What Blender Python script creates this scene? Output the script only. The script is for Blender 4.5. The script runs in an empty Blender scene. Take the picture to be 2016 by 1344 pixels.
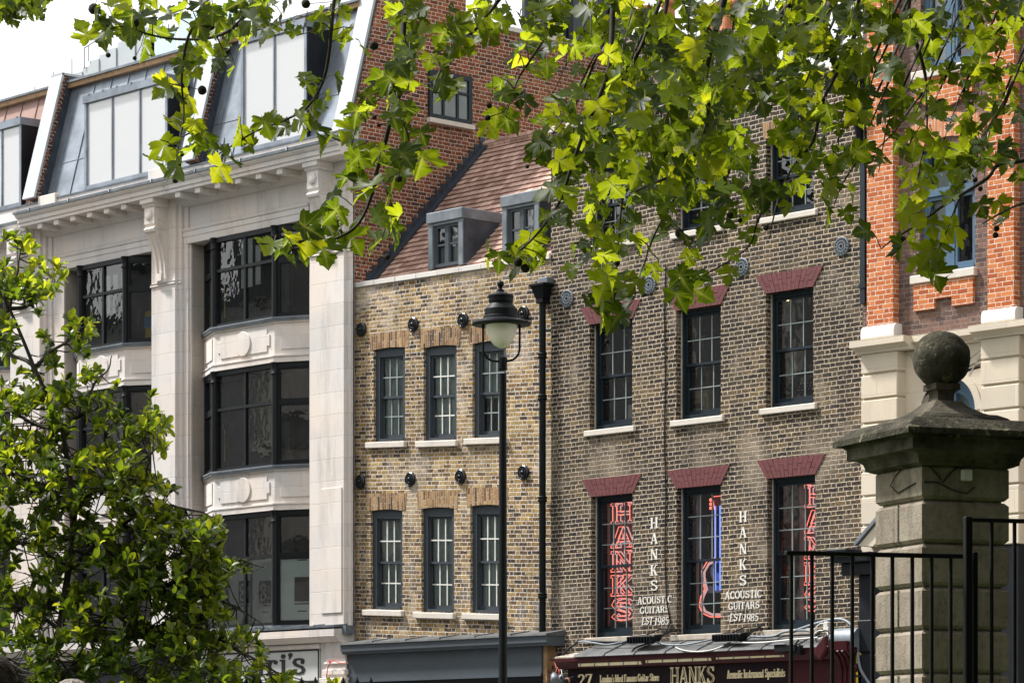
import bpy, bmesh, math, random
from mathutils import Vector, Matrix, noise
R = math.radians
random.seed(7)
S = bpy.context.scene
COL = S.collection
# ------------------------------------------------------------------ camera, sky, sun, exposure
F, HOR, TH = 6200.0, 1530.0, R(47.36)
CAM = Vector((46.0, -38.3, 1.5))
RT = Vector((math.cos(TH), math.sin(TH), 0)); FW = Vector((-math.sin(TH), math.cos(TH), 0)); UP = Vector((0, 0, 1))
cd = bpy.data.cameras.new('camera'); cam = bpy.data.objects.new('camera', cd); COL.objects.link(cam)
cam.location = CAM; cam.rotation_euler = (R(90), 0, TH)
cd.sensor_width = 36; cd.lens = 36 * F / 2016; cd.shift_y = (HOR - 672) / 2016; cd.clip_start = 0.5; cd.clip_end = 4000
S.camera = cam
SUN_EL, SUN_AZ = R(54), R(241)       # azimuth clockwise from +Y: the sun stands up the street, a little in front of the facades
W = bpy.data.worlds.new('World'); S.world = W; W.use_nodes = True
nt = W.node_tree; nt.nodes.clear()
wo = nt.nodes.new('ShaderNodeOutputWorld'); bg = nt.nodes.new('ShaderNodeBackground'); sky = nt.nodes.new('ShaderNodeTexSky')
sky.sky_type = 'NISHITA'; sky.sun_disc = False; sky.sun_elevation = SUN_EL; sky.sun_rotation = SUN_AZ
sky.air_density = 1.0; sky.dust_density = 3.0; sky.ozone_density = 1.0
hs = nt.nodes.new('ShaderNodeHueSaturation'); hs.inputs['Saturation'].default_value = 0.12; hs.inputs['Value'].default_value = 1.0
cl = nt.nodes.new('ShaderNodeTexNoise'); cl.inputs['Scale'].default_value = 2.2; cl.inputs['Detail'].default_value = 5
cr = nt.nodes.new('ShaderNodeMapRange'); cr.inputs['From Min'].default_value = 0.3; cr.inputs['From Max'].default_value = 0.7
cr.inputs['To Min'].default_value = 7.0; cr.inputs['To Max'].default_value = 11.0
mx = nt.nodes.new('ShaderNodeMix'); mx.data_type = 'RGBA'; mx.inputs['Factor'].default_value = 0.75
tcw = nt.nodes.new('ShaderNodeTexCoord'); nt.links.new(tcw.outputs['Generated'], cl.inputs['Vector'])
nt.links.new(sky.outputs[0], hs.inputs['Color']); nt.links.new(hs.outputs[0], mx.inputs[6])
nt.links.new(cl.outputs['Fac'], cr.inputs['Value']); nt.links.new(cr.outputs[0], mx.inputs[7])
nt.links.new(mx.outputs[2], bg.inputs[0]); bg.inputs[1].default_value = 0.09; nt.links.new(bg.outputs[0], wo.inputs[0])
sd = bpy.data.lights.new('sun', 'SUN'); sd.energy = 3.8; sd.angle = R(6); sd.color = (1, 0.97, 0.93)
so = bpy.data.objects.new('sun', sd); COL.objects.link(so)
sdir = Vector((math.sin(SUN_AZ) * math.cos(SUN_EL), math.cos(SUN_AZ) * math.cos(SUN_EL), math.sin(SUN_EL)))
so.rotation_euler = sdir.to_track_quat('Z', 'Y').to_euler(); so.location = (0, -20, 60)
S.view_settings.view_transform = 'Standard'; S.view_settings.look = 'None'; S.view_settings.exposure = 1.0; S.view_settings.gamma = 1
S.cycles.max_bounces = 8; S.cycles.transparent_max_bounces = 16
# ------------------------------------------------------------------ helpers
def ray(px, py): return FW + RT * ((px - 1008) / F) + UP * ((HOR - py) / F)
def fac(px, py, w=0.0):                      # a photo point seen on the facade plane that stands w metres proud of the street line -> (x, z)
    d = ray(px, py); t = (-w - CAM.y) / d.y; p = CAM + d * t; return p.x, p.z
def X(px, w=0.0): return fac(px, 900, w)[0]
def Z(px, py, w=0.0): return fac(px, py, w)[1]
def onX(px, py, x):                          # the same on a wall that runs back from the street at x -> (y, z)
    d = ray(px, py); t = (x - CAM.x) / d.x; p = CAM + d * t; return p.y, p.z
def at(px, py, dep): return CAM + ray(px, py) * dep

class MB:
    def __init__(s, warp=None): s.pv = []; s.v = []; s.f = []; s.at = []; s.uv = []; s.warp = warp; s.sm = []
    def add(s, vs, fs, a=0.0, smooth=False):
        n = len(s.v); s.v += [Vector(p) for p in vs]
        for f in fs: s.f.append([n + i for i in f]); s.at.append(a); s.sm.append(smooth)
    def quad(s, a, b, c, d): s.add([a, b, c, d], [(0, 1, 2, 3)])
    def box(s, x0, x1, y0, y1, z0, z1, a=0.0):
        x0, x1 = sorted((x0, x1)); y0, y1 = sorted((y0, y1)); z0, z1 = sorted((z0, z1))
        s.add([(x0,y0,z0),(x1,y0,z0),(x1,y1,z0),(x0,y1,z0),(x0,y0,z1),(x1,y0,z1),(x1,y1,z1),(x0,y1,z1)],
              [(0,3,2,1),(4,5,6,7),(0,1,5,4),(1,2,6,5),(2,3,7,6),(3,0,4,7)], a)
    def wb(s, x0, x1, w0, w1, z0, z1, a=0.0): s.box(x0, x1, -w1, -w0, z0, z1, a)   # box by how far it stands proud of the street line
    def prof(s, x0, x1, pts, smooth=False):                # moulding: profile (w, z) run along x, pts clockwise or not
        n = len(pts); vs = [(x0, -w, z) for w, z in pts] + [(x1, -w, z) for w, z in pts]
        fs = [(i, (i + 1) % n, n + (i + 1) % n, n + i) for i in range(n)]
        s.add(vs, fs, 0, smooth); s.add(vs, [tuple(range(n))[::-1], tuple(range(n, 2 * n))])
    def poly_x(s, x0, x1, pts):                            # polygon (y, z) given thickness in x
        n = len(pts); vs = [(x0, y, z) for y, z in pts] + [(x1, y, z) for y, z in pts]
        s.add(vs, [(i, (i + 1) % n, n + (i + 1) % n, n + i) for i in range(n)] + [tuple(range(n))[::-1], tuple(range(n, 2 * n))])
    def poly_y(s, pts, w0, w1, a=0.0):                     # polygon (x, z) given thickness from w0 to w1
        n = len(pts); vs = [(x, -w1, z) for x, z in pts] + [(x, -w0, z) for x, z in pts]
        s.add(vs, [(i, n + i, n + (i + 1) % n, (i + 1) % n) for i in range(n)] + [tuple(range(n)), tuple(range(n, 2 * n))[::-1]], a)
    def plan(s, pts, z0, z1):                              # plan polygon (x, y) between two heights
        n = len(pts); vs = [(x, y, z0) for x, y in pts] + [(x, y, z1) for x, y in pts]
        s.add(vs, [(i, (i + 1) % n, n + (i + 1) % n, n + i) for i in range(n)] + [tuple(range(n))[::-1], tuple(range(n, 2 * n))])
    def seg(s, p0, p1, t0, t1, d0, d1, z0, z1):            # box along the plan line p0->p1: t along it in metres, d outwards
        p0 = Vector((p0[0], p0[1], 0)); p1 = Vector((p1[0], p1[1], 0)); e = (p1 - p0).normalized(); n = Vector((e.y, -e.x, 0))
        q = lambda t, d, z: p0 + e * t + n * d + Vector((0, 0, z))
        s.add([q(t0,d1,z0),q(t1,d1,z0),q(t1,d0,z0),q(t0,d0,z0),q(t0,d1,z1),q(t1,d1,z1),q(t1,d0,z1),q(t0,d0,z1)],
              [(0,3,2,1),(4,5,6,7),(0,1,5,4),(1,2,6,5),(2,3,7,6),(3,0,4,7)])
    def tube(s, pts, r, n=6, r1=None, cap=True):
        pts = [Vector(p) for p in pts]; m = len(pts); base = len(s.v); rings = []
        for i, p in enumerate(pts):
            t = (pts[min(i + 1, m - 1)] - pts[max(i - 1, 0)]).normalized()
            u = t.cross(Vector((0.31, 0.17, 0.94)));
            if u.length < 0.05: u = t.cross(Vector((1, 0, 0)))
            u.normalize(); v = t.cross(u); rr = r if r1 is None else r + (r1 - r) * i / (m - 1)
            rings.append([p + (u * math.cos(2 * math.pi * k / n) + v * math.sin(2 * math.pi * k / n)) * rr for k in range(n)])
        vs = [q for ring in rings for q in ring]
        fs = [(i * n + k, i * n + (k + 1) % n, (i + 1) * n + (k + 1) % n, (i + 1) * n + k) for i in range(m - 1) for k in range(n)]
        s.add(vs, fs, 0, True)
        if cap: s.add(rings[0] + rings[-1], [tuple(range(n))[::-1], tuple(range(n, 2 * n))])
    def lathe(s, c, prof, n=32, ax=None, smooth=True):      # profile (radius, height) about a vertical (or given) axis through c
        c = Vector(c); M = Matrix.Identity(3) if ax is None else Vector(ax).to_track_quat('Z', 'Y').to_matrix()
        vs = [c + M @ Vector((r * math.cos(2 * math.pi * k / n), r * math.sin(2 * math.pi * k / n), h)) for r, h in prof for k in range(n)]
        m = len(prof)
        s.add(vs, [(i * n + k, i * n + (k + 1) % n, (i + 1) * n + (k + 1) % n, (i + 1) * n + k) for i in range(m - 1) for k in range(n)], 0, smooth)
        s.add(vs[:n] + vs[-n:], [tuple(range(n))[::-1], tuple(range(n, 2 * n))])
    def ball(s, c, r, n=12, bump=0.0, sq=(1, 1, 1)):
        c = Vector(c); vs = []; m = n // 2 + 2
        for i in range(1, m):
            for k in range(n):
                a, b = math.pi * i / m, 2 * math.pi * k / n
                d = Vector((math.sin(a) * math.cos(b) * sq[0], math.sin(a) * math.sin(b) * sq[1], math.cos(a) * sq[2]))
                vs.append(c + d * r * (1 + bump * noise.noise(d * 3 + c)))
        top, bot = len(vs), len(vs) + 1; vs += [c + Vector((0, 0, r * sq[2])), c - Vector((0, 0, r * sq[2]))]
        fs = [(i * n + k, (i + 1) * n + k, (i + 1) * n + (k + 1) % n, i * n + (k + 1) % n) for i in range(m - 2) for k in range(n)]
        fs += [(top, k, (k + 1) % n) for k in range(n)] + [(bot, (m - 2) * n + (k + 1) % n, (m - 2) * n + k) for k in range(n)]
        s.add(vs, fs, 0, True)
    def build(s, name, mat, parent=None, local=False, bevel=0.0, fix=True):
        me = bpy.data.meshes.new(name)
        off = Vector((0, 0, 0)) if (local or parent is None) else ORG.get(parent.name, Vector((0, 0, 0)))
        vs = s.v
        if s.warp: vs = [Vector((p.x, p.y, s.warp(p.x, p.z))) for p in vs]
        me.from_pydata([p - off for p in vs], [], s.f)
        if fix:
            b = bmesh.new(); b.from_mesh(me)
            b.faces.ensure_lookup_table()
            bmesh.ops.recalc_face_normals(b, faces=b.faces); b.to_mesh(me); b.free()
        if any(s.at):
            a = me.attributes.new('rnd', 'FLOAT', 'FACE'); a.data.foreach_set('value', s.at)
        if s.pv: a = me.attributes.new('vein', 'FLOAT', 'POINT'); a.data.foreach_set('value', s.pv)
        me.polygons.foreach_set('use_smooth', s.sm)
        me.materials.append(mat); me.update()
        o = bpy.data.objects.new(name, me); COL.objects.link(o)
        if parent is not None: o.parent = parent; ORG[o.name] = off
        if bevel:
            m = o.modifiers.new('bevel', 'BEVEL'); m.width = bevel; m.segments = 1; m.limit_method = 'ANGLE'; m.angle_limit = R(40)
        return o
ORG = {}
def thing(name, label, cat, loc=(0, 0, 0), rz=0.0, group=None, kind=None):
    o = bpy.data.objects.new(name, None); COL.objects.link(o); o.location = loc; o.rotation_euler = (0, 0, rz); o.empty_display_size = 0.3
    ORG[o.name] = Vector(loc); return tag(o, label, cat, group, kind)
def tag(o, label, cat=None, group=None, kind=None):
    o['label'] = label
    if cat: o['category'] = cat
    if group: o['group'] = group
    if kind: o['kind'] = kind
    return o
def wall(mb, x0, x1, z0, z1, ops, w=0.0, dep=0.2):          # front sheet with openings (x0,x1,z0,z1) and their reveals
    xs = sorted({x0, x1, *[o[i] for o in ops for i in (0, 1)]}); zs = sorted({z0, z1, *[o[i] for o in ops for i in (2, 3)]})
    xs = [x for x in xs if x0 - 1e-6 <= x <= x1 + 1e-6]; zs = [z for z in zs if z0 - 1e-6 <= z <= z1 + 1e-6]
    y = -w
    for i in range(len(xs) - 1):
        for j in range(len(zs) - 1):
            cx, cz = (xs[i] + xs[i + 1]) / 2, (zs[j] + zs[j + 1]) / 2
            if any(o[0] < cx < o[1] and o[2] < cz < o[3] for o in ops): continue
            mb.quad((xs[i], y, zs[j]), (xs[i + 1], y, zs[j]), (xs[i + 1], y, zs[j + 1]), (xs[i], y, zs[j + 1]))
    for a, b, c, d in ops:
        mb.quad((a, y, c), (a, y, d), (a, y + dep, d), (a, y + dep, c)); mb.quad((b, y, c), (b, y + dep, c), (b, y + dep, d), (b, y, d))
        mb.quad((a, y, d), (b, y, d), (b, y + dep, d), (a, y + dep, d)); mb.quad((a, y, c), (a, y + dep, c), (b, y + dep, c), (b, y, c))
# ------------------------------------------------------------------ materials
class NT:
    def __init__(s, name):
        s.m = bpy.data.materials.new(name); s.m.use_nodes = True; s.t = s.m.node_tree; s.t.nodes.clear()
        s.out = s.t.nodes.new('ShaderNodeOutputMaterial')
    def n(s, kind, **kw):
        x = s.t.nodes.new('ShaderNode' + kind)
        for k, v in kw.items(): setattr(x, k, v)
        return x
    def L(s, a, b): s.t.links.new(a, b)
    def put(s, v, sock):
        if hasattr(v, 'is_output'): s.L(v, sock)
        else: sock.default_value = v
    def M(s, op, a, b=0.0, c=0.0, clamp=False):
        x = s.n('Math', operation=op, use_clamp=clamp); s.put(a, x.inputs[0]); s.put(b, x.inputs[1]); s.put(c, x.inputs[2]); return x.outputs[0]
    def noise(s, vec, scale, detail=3, rough=0.55, dims='3D'):
        x = s.n('TexNoise', noise_dimensions=dims); x.inputs['Scale'].default_value = scale; x.inputs['Detail'].default_value = detail; x.inputs['Roughness'].default_value = rough
        if vec is not None: s.L(vec, x.inputs['Vector'])
        return x.outputs['Fac']
    def mr(s, v, a, b, c=0.0, d=1.0, smooth=False):
        x = s.n('MapRange'); x.interpolation_type = 'SMOOTHSTEP' if smooth else 'LINEAR'; s.L(v, x.inputs['Value'])
        for k, q in zip(('From Min', 'From Max', 'To Min', 'To Max'), (a, b, c, d)): x.inputs[k].default_value = q
        return x.outputs[0]
    def mix(s, fac, a, b, mode='MIX'):
        x = s.n('Mix', data_type='RGBA', blend_type=mode); s.put(fac, x.inputs[0])
        for v, k in ((a, 6), (b, 7)): s.put(v if hasattr(v, 'is_output') else (*v, 1) if len(v) == 3 else v, x.inputs[k])
        return x.outputs[2]
    def ramp(s, v, stops, const=False):
        x = s.n('ValToRGB'); e = x.color_ramp.elements
        if const: x.color_ramp.interpolation = 'CONSTANT'
        while len(e) < len(stops): e.new(0.5)
        for el, (p, c) in zip(e, stops): el.position = p; el.color = (*c, 1)
        s.L(v, x.inputs[0]); return x.outputs[0]
    def bsdf(s, col, rough=0.8, metal=0.0, bump=None, bd=0.01, spec=0.5, bs=1.0):
        x = s.n('BsdfPrincipled'); s.put(col if hasattr(col, 'is_output') else (*col, 1), x.inputs['Base Color']); s.put(rough, x.inputs['Roughness'])
        x.inputs['Metallic'].default_value = metal; x.inputs['Specular IOR Level'].default_value = spec
        if bump is not None:
            b = s.n('Bump'); b.inputs['Distance'].default_value = bd; b.inputs['Strength'].default_value = bs; s.L(bump, b.inputs['Height']); s.L(b.outputs[0], x.inputs['Normal'])
        return x
    def done(s, sh): s.L(sh.outputs[0] if not hasattr(sh, 'is_output') else sh, s.out.inputs[0]); return s.m
def plain(name, col, rough=0.6, metal=0.0, var=0.15, scale=6.0, spec=0.5, bd=0.0):
    t = NT(name); g = t.n('TexCoord').outputs['Object']; f = t.noise(g, scale, 5, 0.65)
    c = t.mix(t.mr(f, 0.3, 0.7), [v * (1 - var) for v in col], [min(1, v * (1 + var)) for v in col])
    return t.done(t.bsdf(c, rough, metal, f if bd else None, bd or 0.01, spec))
def brick(name, stops, mortar, L=0.215, H=0.105, h=0.075, m=0.012, tilt=0.0, x0=0.0, zt=(0, 1), soldier=False, dirt=0.5, dirtcol=(0.03, 0.026, 0.022), dscale=0.45, edge=0.006, mvar=0.45, grain=0.5, running=False, bump=0.012, mdirt=0.5, pale=0.0, wob3=0.012, shift=0.5, smear=0.0, wobk=0.022, zoff=0.0, bw=1.0, streak=0.0):
    t = NT(name); geo = t.n('NewGeometry'); sp = t.n('SeparateXYZ'); t.L(geo.outputs['Position'], sp.inputs[0])
    sn = t.n('SeparateXYZ'); t.L(geo.outputs['Normal'], sn.inputs[0])
    x, y, z = sp.outputs
    side = t.M('GREATER_THAN', t.M('ABSOLUTE', sn.outputs[0]), 0.7); flat = t.M('GREATER_THAN', t.M('ABSOLUTE', sn.outputs[2]), 0.85)
    u = t.M('ADD', t.M('MULTIPLY', x, t.M('SUBTRACT', 1.0, side)), t.M('MULTIPLY', y, side)); v = t.M('ADD', z, t.M('MULTIPLY', flat, y))
    if tilt: v = t.M('ADD', v, t.M('MULTIPLY', t.M('SUBTRACT', x, x0), t.mr(z, zt[0], zt[1], tilt, tilt * 0.2)))
    if soldier: u, v = v, u
    wob = t.noise(geo.outputs['Position'], 2.3, 2); wob2 = t.noise(geo.outputs['Position'], 26.0, 2, 0.6)
    v = t.M('ADD', v, t.M('ADD', t.M('MULTIPLY', t.M('SUBTRACT', wob, 0.5), wobk), t.M('MULTIPLY', t.M('SUBTRACT', t.noise(geo.outputs['Position'], 9.0, 2), 0.5), wob3)))
    if zoff: v = t.M('SUBTRACT', v, zoff)
    row = t.M('FLOOR', t.M('DIVIDE', v, h)); par = t.M('FLOORED_MODULO', row, 2.0)
    P = (L + H) if not running else L
    wr = t.n('TexWhiteNoise', noise_dimensions='1D'); t.L(row, wr.inputs['W'])
    uu = t.M('ADD', t.M('ADD', u, t.M('MULTIPLY', par, P / 2)), t.M('MULTIPLY', wr.outputs['Value'], 0.05))
    k = t.M('FLOOR', t.M('DIVIDE', uu, P)); f = t.M('SUBTRACT', uu, t.M('MULTIPLY', k, P))
    if running:
        isH = t.M('MULTIPLY', f, 0.0); dv = t.M('MINIMUM', f, t.M('SUBTRACT', L, f))
    else:
        isH = t.M('GREATER_THAN', f, L); dv = t.M('MINIMUM', t.M('MINIMUM', f, t.M('SUBTRACT', P, f)), t.M('ABSOLUTE', t.M('SUBTRACT', f, L)))
    g = t.M('SUBTRACT', v, t.M('MULTIPLY', row, h)); dh = t.M('MINIMUM', g, t.M('SUBTRACT', h, g))
    d = t.M('ADD', t.M('MINIMUM', dv, dh), t.M('MULTIPLY', t.M('SUBTRACT', wob2, 0.5), edge * 2.4))
    mask = t.mr(d, m / 2 - edge * 0.5, m / 2 + edge * 0.5, 0, 1, True)
    cv = t.n('CombineXYZ'); t.L(row, cv.inputs[0]); t.L(t.M('ADD', t.M('MULTIPLY', k, 2.0), isH), cv.inputs[1])
    wn = t.n('TexWhiteNoise', noise_dimensions='2D'); t.L(cv.outputs[0], wn.inputs['Vector'])
    big = t.noise(geo.outputs['Position'], dscale, 4, 0.6); fine = t.noise(geo.outputs['Position'], 45.0, 3, 0.7); mid = t.noise(geo.outputs['Position'], 11.0, 3, 0.7)
    val = t.M('ADD', t.M('ADD', t.M('ADD', t.M('MULTIPLY', wn.outputs['Value'], bw), (1 - bw) / 2), t.M('MULTIPLY', t.M('SUBTRACT', t.noise(geo.outputs['Position'], 0.35, 3), 0.5), shift * 2)), t.M('MULTIPLY', t.M('SUBTRACT', mid, 0.5), grain), clamp=True)
    bc = t.ramp(val, stops)
    bc = t.mix(t.mr(fine, 0.35, 0.75, 0.0, 0.6), bc, (0.0, 0.0, 0.0), 'MIX') if grain > 0.3 else bc
    bc = t.mix(t.M('MULTIPLY', t.mr(t.noise(geo.outputs['Position'], 31.0, 3, 0.7), 0.54, 0.68), smear), bc, mortar) if smear else bc
    df = t.M('MULTIPLY', t.mr(big, 0.42, 0.66), dirt)
    bc = t.mix(df, bc, dirtcol)
    if streak:
        mps = t.n('Mapping'); t.L(geo.outputs['Position'], mps.inputs[0]); mps.inputs['Scale'].default_value = (2.2, 2.2, 0.3); sk = t.M('MULTIPLY', t.mr(t.noise(mps.outputs[0], 1.0, 5, 0.65), 0.48, 0.66), streak); bc = t.mix(sk, bc, dirtcol)
    if pale: bc = t.mix(t.M('MULTIPLY', t.mr(t.noise(geo.outputs['Position'], 0.8, 4, 0.65), 0.52, 0.7), pale), bc, mortar)
    mc = t.mix(t.mr(mid, 0.3, 0.7), [c * (1 - mvar) for c in mortar], [min(1, c * (1 + mvar * 0.5)) for c in mortar])
    mc = t.mix(t.M('MULTIPLY', df, mdirt), mc, dirtcol)
    if streak: mc = t.mix(t.M('MULTIPLY', sk, 0.6), mc, dirtcol)
    col = t.mix(mask, mc, bc)
    hgt = t.M('ADD', t.M('MULTIPLY', mask, 0.8), t.M('MULTIPLY', fine, 0.25))
    return t.done(t.bsdf(col, 0.9, 0, hgt, bump, 0.25))
def stone(name, col, L=1.1, h=0.42, joint=0.006, stain=0.5, staincol=(0.15, 0.135, 0.125), jd=0.45, warm=(1.05, 0.97, 0.89), scale=0.9):
    t = NT(name); geo = t.n('NewGeometry'); sp = t.n('SeparateXYZ'); t.L(geo.outputs['Position'], sp.inputs[0]); sn = t.n('SeparateXYZ'); t.L(geo.outputs['Normal'], sn.inputs[0])
    pos = geo.outputs['Position']; side = t.M('GREATER_THAN', t.M('ABSOLUTE', sn.outputs[0]), 0.8)
    u = t.M('ADD', sp.outputs[0], t.M('MULTIPLY', side, t.M('SUBTRACT', sp.outputs[1], sp.outputs[0])))
    row = t.M('FLOOR', t.M('DIVIDE', sp.outputs[2], h)); par = t.M('FLOORED_MODULO', row, 2.0)
    uu = t.M('ADD', u, t.M('MULTIPLY', par, L * 0.5)); k = t.M('FLOOR', t.M('DIVIDE', uu, L)); f = t.M('SUBTRACT', uu, t.M('MULTIPLY', k, L))
    g = t.M('SUBTRACT', sp.outputs[2], t.M('MULTIPLY', row, h))
    d = t.M('MINIMUM', t.M('MINIMUM', f, t.M('SUBTRACT', L, f)), t.M('MINIMUM', g, t.M('SUBTRACT', h, g)))
    j = t.mr(d, 0.0, joint, 1, 0)
    cv = t.n('CombineXYZ'); t.L(row, cv.inputs[0]); t.L(k, cv.inputs[1]); wn = t.n('TexWhiteNoise', noise_dimensions='2D'); t.L(cv.outputs[0], wn.inputs['Vector'])
    c = t.mix(wn.outputs['Value'], [v * 0.86 for v in col], [min(1, v * 1.05) for v in col])
    c = t.mix(t.mr(t.noise(pos, 0.7, 4), 0.4, 0.65), c, [min(1, a * b) for a, b in zip(col, warm)])
    mp = t.n('Mapping'); t.L(pos, mp.inputs[0]); mp.inputs['Scale'].default_value = (3.2, 3.2, 0.45)
    st = t.M('MULTIPLY', t.M('MULTIPLY', t.mr(t.noise(mp.outputs[0], scale, 6, 0.7), 0.5, 0.72), t.mr(t.noise(pos, 0.5, 3), 0.38, 0.62)), stain)
    c = t.mix(st, c, staincol)
    sp2 = t.mr(t.noise(pos, 14.0, 4, 0.7), 0.58, 0.75, 0, stain * 0.4); c = t.mix(sp2, c, staincol)
    if jd: c = t.mix(t.M('MULTIPLY', j, jd), c, (0.2, 0.17, 0.14))
    return t.done(t.bsdf(c, 0.85, 0, t.M('ADD', t.M('MULTIPLY', j, -1.0), t.M('MULTIPLY', t.noise(pos, 30, 4), 0.5)), 0.004, 0.25))
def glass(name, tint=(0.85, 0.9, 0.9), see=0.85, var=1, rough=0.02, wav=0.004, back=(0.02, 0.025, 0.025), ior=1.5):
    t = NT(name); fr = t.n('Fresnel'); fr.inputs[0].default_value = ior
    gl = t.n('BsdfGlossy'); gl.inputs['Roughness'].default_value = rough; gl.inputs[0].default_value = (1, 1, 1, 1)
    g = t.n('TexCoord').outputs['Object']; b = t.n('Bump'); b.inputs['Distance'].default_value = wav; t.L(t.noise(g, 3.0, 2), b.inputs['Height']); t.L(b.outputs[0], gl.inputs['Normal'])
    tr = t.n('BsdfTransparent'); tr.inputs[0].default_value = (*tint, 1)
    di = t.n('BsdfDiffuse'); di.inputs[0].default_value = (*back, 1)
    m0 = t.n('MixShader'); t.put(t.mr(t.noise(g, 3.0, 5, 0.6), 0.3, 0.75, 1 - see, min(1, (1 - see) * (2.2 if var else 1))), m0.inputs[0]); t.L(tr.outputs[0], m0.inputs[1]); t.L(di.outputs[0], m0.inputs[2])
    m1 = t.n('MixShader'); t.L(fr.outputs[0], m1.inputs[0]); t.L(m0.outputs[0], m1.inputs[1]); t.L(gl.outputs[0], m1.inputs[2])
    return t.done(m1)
def emit(name, col, e):
    t = NT(name); x = t.n('Emission'); x.inputs[0].default_value = (*col, 1); x.inputs[1].default_value = e; return t.done(x)
def leafmat(name, stops, trans, rough=0.45, tf=0.45, spec=0.5):
    t = NT(name); at_ = t.n('Attribute'); at_.attribute_name = 'rnd'; g = t.n('NewGeometry')
    n = t.noise(g.outputs['Position'], 9.0, 3)
    v = t.M('ADD', at_.outputs['Fac'], t.M('MULTIPLY', t.M('SUBTRACT', n, 0.5), 0.25), clamp=True)
    c = t.ramp(v, stops); p = t.bsdf(c, rough, 0, None, 0.01, spec)
    tr = t.n('BsdfTranslucent'); vn = t.n('Attribute'); vn.attribute_name = 'vein'; vm = t.M('MULTIPLY', t.M('POWER', vn.outputs['Fac'], 5.0), 0.55); t.L(t.mix(vm, t.ramp(v, trans), (0.75, 0.78, 0.15)), tr.inputs[0])
    m = t.n('MixShader'); m.inputs[0].default_value = tf; t.L(p.outputs[0], m.inputs[1]); t.L(tr.outputs[0], m.inputs[2]); return t.done(m)
M = {}
M['stone'] = stone('portland_stone', (0.65, 0.625, 0.61))
M['stone_plain'] = stone('dressed_stone', (0.655, 0.63, 0.615), jd=0.0)
M['stone_reveal'] = stone('shaded_weathered_stone', (0.40, 0.37, 0.34), stain=0.8, L=0.9, h=0.5)  # darker base carries the shade of the reveals; streaks are weathering
M['coping'] = stone('coping_stone', (0.62, 0.60, 0.57), L=0.62, h=5.0, jd=0.5, stain=0.2)
M['stucco'] = stone('cream_stucco', (0.58, 0.51, 0.42), jd=0, stain=0.22, staincol=(0.3, 0.25, 0.2), warm=(1.02, 1.0, 0.96))
M['white_paint'] = plain('white_painted_render', (0.74, 0.71, 0.66), 0.6, var=0.06, bd=0.003, scale=9)
M['lead'] = plain('weathered_lead', (0.15, 0.172, 0.195), 0.55, 0.3, 0.35, 3.0, bd=0.006)
M['lead_old'] = plain('grimy_old_lead', (0.075, 0.078, 0.08), 0.7, 0.1, 0.5, 3.0, bd=0.006)
M['lead_dark'] = plain('dark_lead', (0.035, 0.045, 0.06), 0.55, 0.2, 0.4, 4.0, bd=0.004)
M['zinc'] = plain('zinc_sheet', (0.21, 0.24, 0.28), 0.42, 0.5, 0.4, 1.4)
M['white_metal'] = plain('white_coated_metal', (0.40, 0.43, 0.45), 0.45, 0.0, 0.05, 2.0)
M['brown_metal'] = plain('brown_coated_metal', (0.28, 0.17, 0.14), 0.5, 0.1, 0.12, 2.0)
M['timber'] = plain('raw_timber', (0.30, 0.18, 0.09), 0.7, 0, 0.3, 8.0)
M['black'] = plain('black_paint', (0.007, 0.008, 0.010), 0.5, 0, 0.3, 9.0, 0.25)
M['iron'] = plain('cast_iron_paint', (0.004, 0.005, 0.0065), 0.5, 0, 0.3, 12.0, 0.14, bd=0.002)
M['tie_iron'] = plain('polished_cast_iron', (0.012, 0.014, 0.017), 0.3, 0.2, 0.3, 12.0, 0.6)
M['rail'] = plain('railing_paint', (0.004, 0.004, 0.0045), 0.6, 0, 0.4, 20.0, 0.2, bd=0.002)
M['frame_grey'] = plain('blue_grey_paint', (0.045, 0.055, 0.066), 0.5, 0, 0.12, 4.0, 0.3)
M['frame_dark'] = plain('charcoal_paint', (0.008, 0.010, 0.012), 0.5, 0, 0.2, 5.0, 0.25)
M['frame_navy'] = plain('navy_paint', (0.010, 0.019, 0.027), 0.5, 0, 0.2, 5.0, 0.3)
M['bar_pale'] = plain('pale_glazing_bar', (0.24, 0.28, 0.28), 0.5, 0, 0.15, 6.0)
M['bar_white'] = plain('white_glazing_bar', (0.66, 0.66, 0.62), 0.5, 0, 0.1, 6.0)
M['frame_blue'] = plain('blue_paint', (0.065, 0.125, 0.20), 0.45, 0, 0.1, 5.0)
M['shop_blue'] = plain('slate_blue_paint', (0.055, 0.070, 0.085), 0.55, 0, 0.1, 2.0)
M['navy'] = plain('dark_navy_paint', (0.006, 0.008, 0.012), 0.5, 0, 0.3, 3.0, 0.25)
M['maroon'] = plain('maroon_paint', (0.042, 0.005, 0.008), 0.5, 0, 0.3, 2.5, 0.25)
M['maroon_dark'] = plain('dark_maroon_board', (0.009, 0.003, 0.005), 0.5, 0, 0.25, 2.0, 0.2)
M['red_brickpaint'] = plain('oxblood_painted_brick', (0.115, 0.026, 0.029), 0.7, 0, 0.25, 7.0, bd=0.006)
M['sill'] = plain('painted_stone_sill', (0.58, 0.53, 0.47), 0.65, 0, 0.1, 5.0, bd=0.003)
M['sill_old'] = plain('worn_stone_sill', (0.42, 0.37, 0.31), 0.8, 0, 0.3, 6.0, bd=0.006)
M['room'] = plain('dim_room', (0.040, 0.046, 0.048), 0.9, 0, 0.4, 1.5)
M['blind'] = plain('grey_roller_blind', (0.46, 0.54, 0.535), 0.9, 0, 0.35, 1.3)
M['paper'] = plain('white_paper', (0.75, 0.76, 0.76), 0.8, 0, 0.04, 3.0)
M['curtain'] = plain('pink_curtain', (0.42, 0.30, 0.31), 0.9, 0, 0.2, 5.0)
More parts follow.
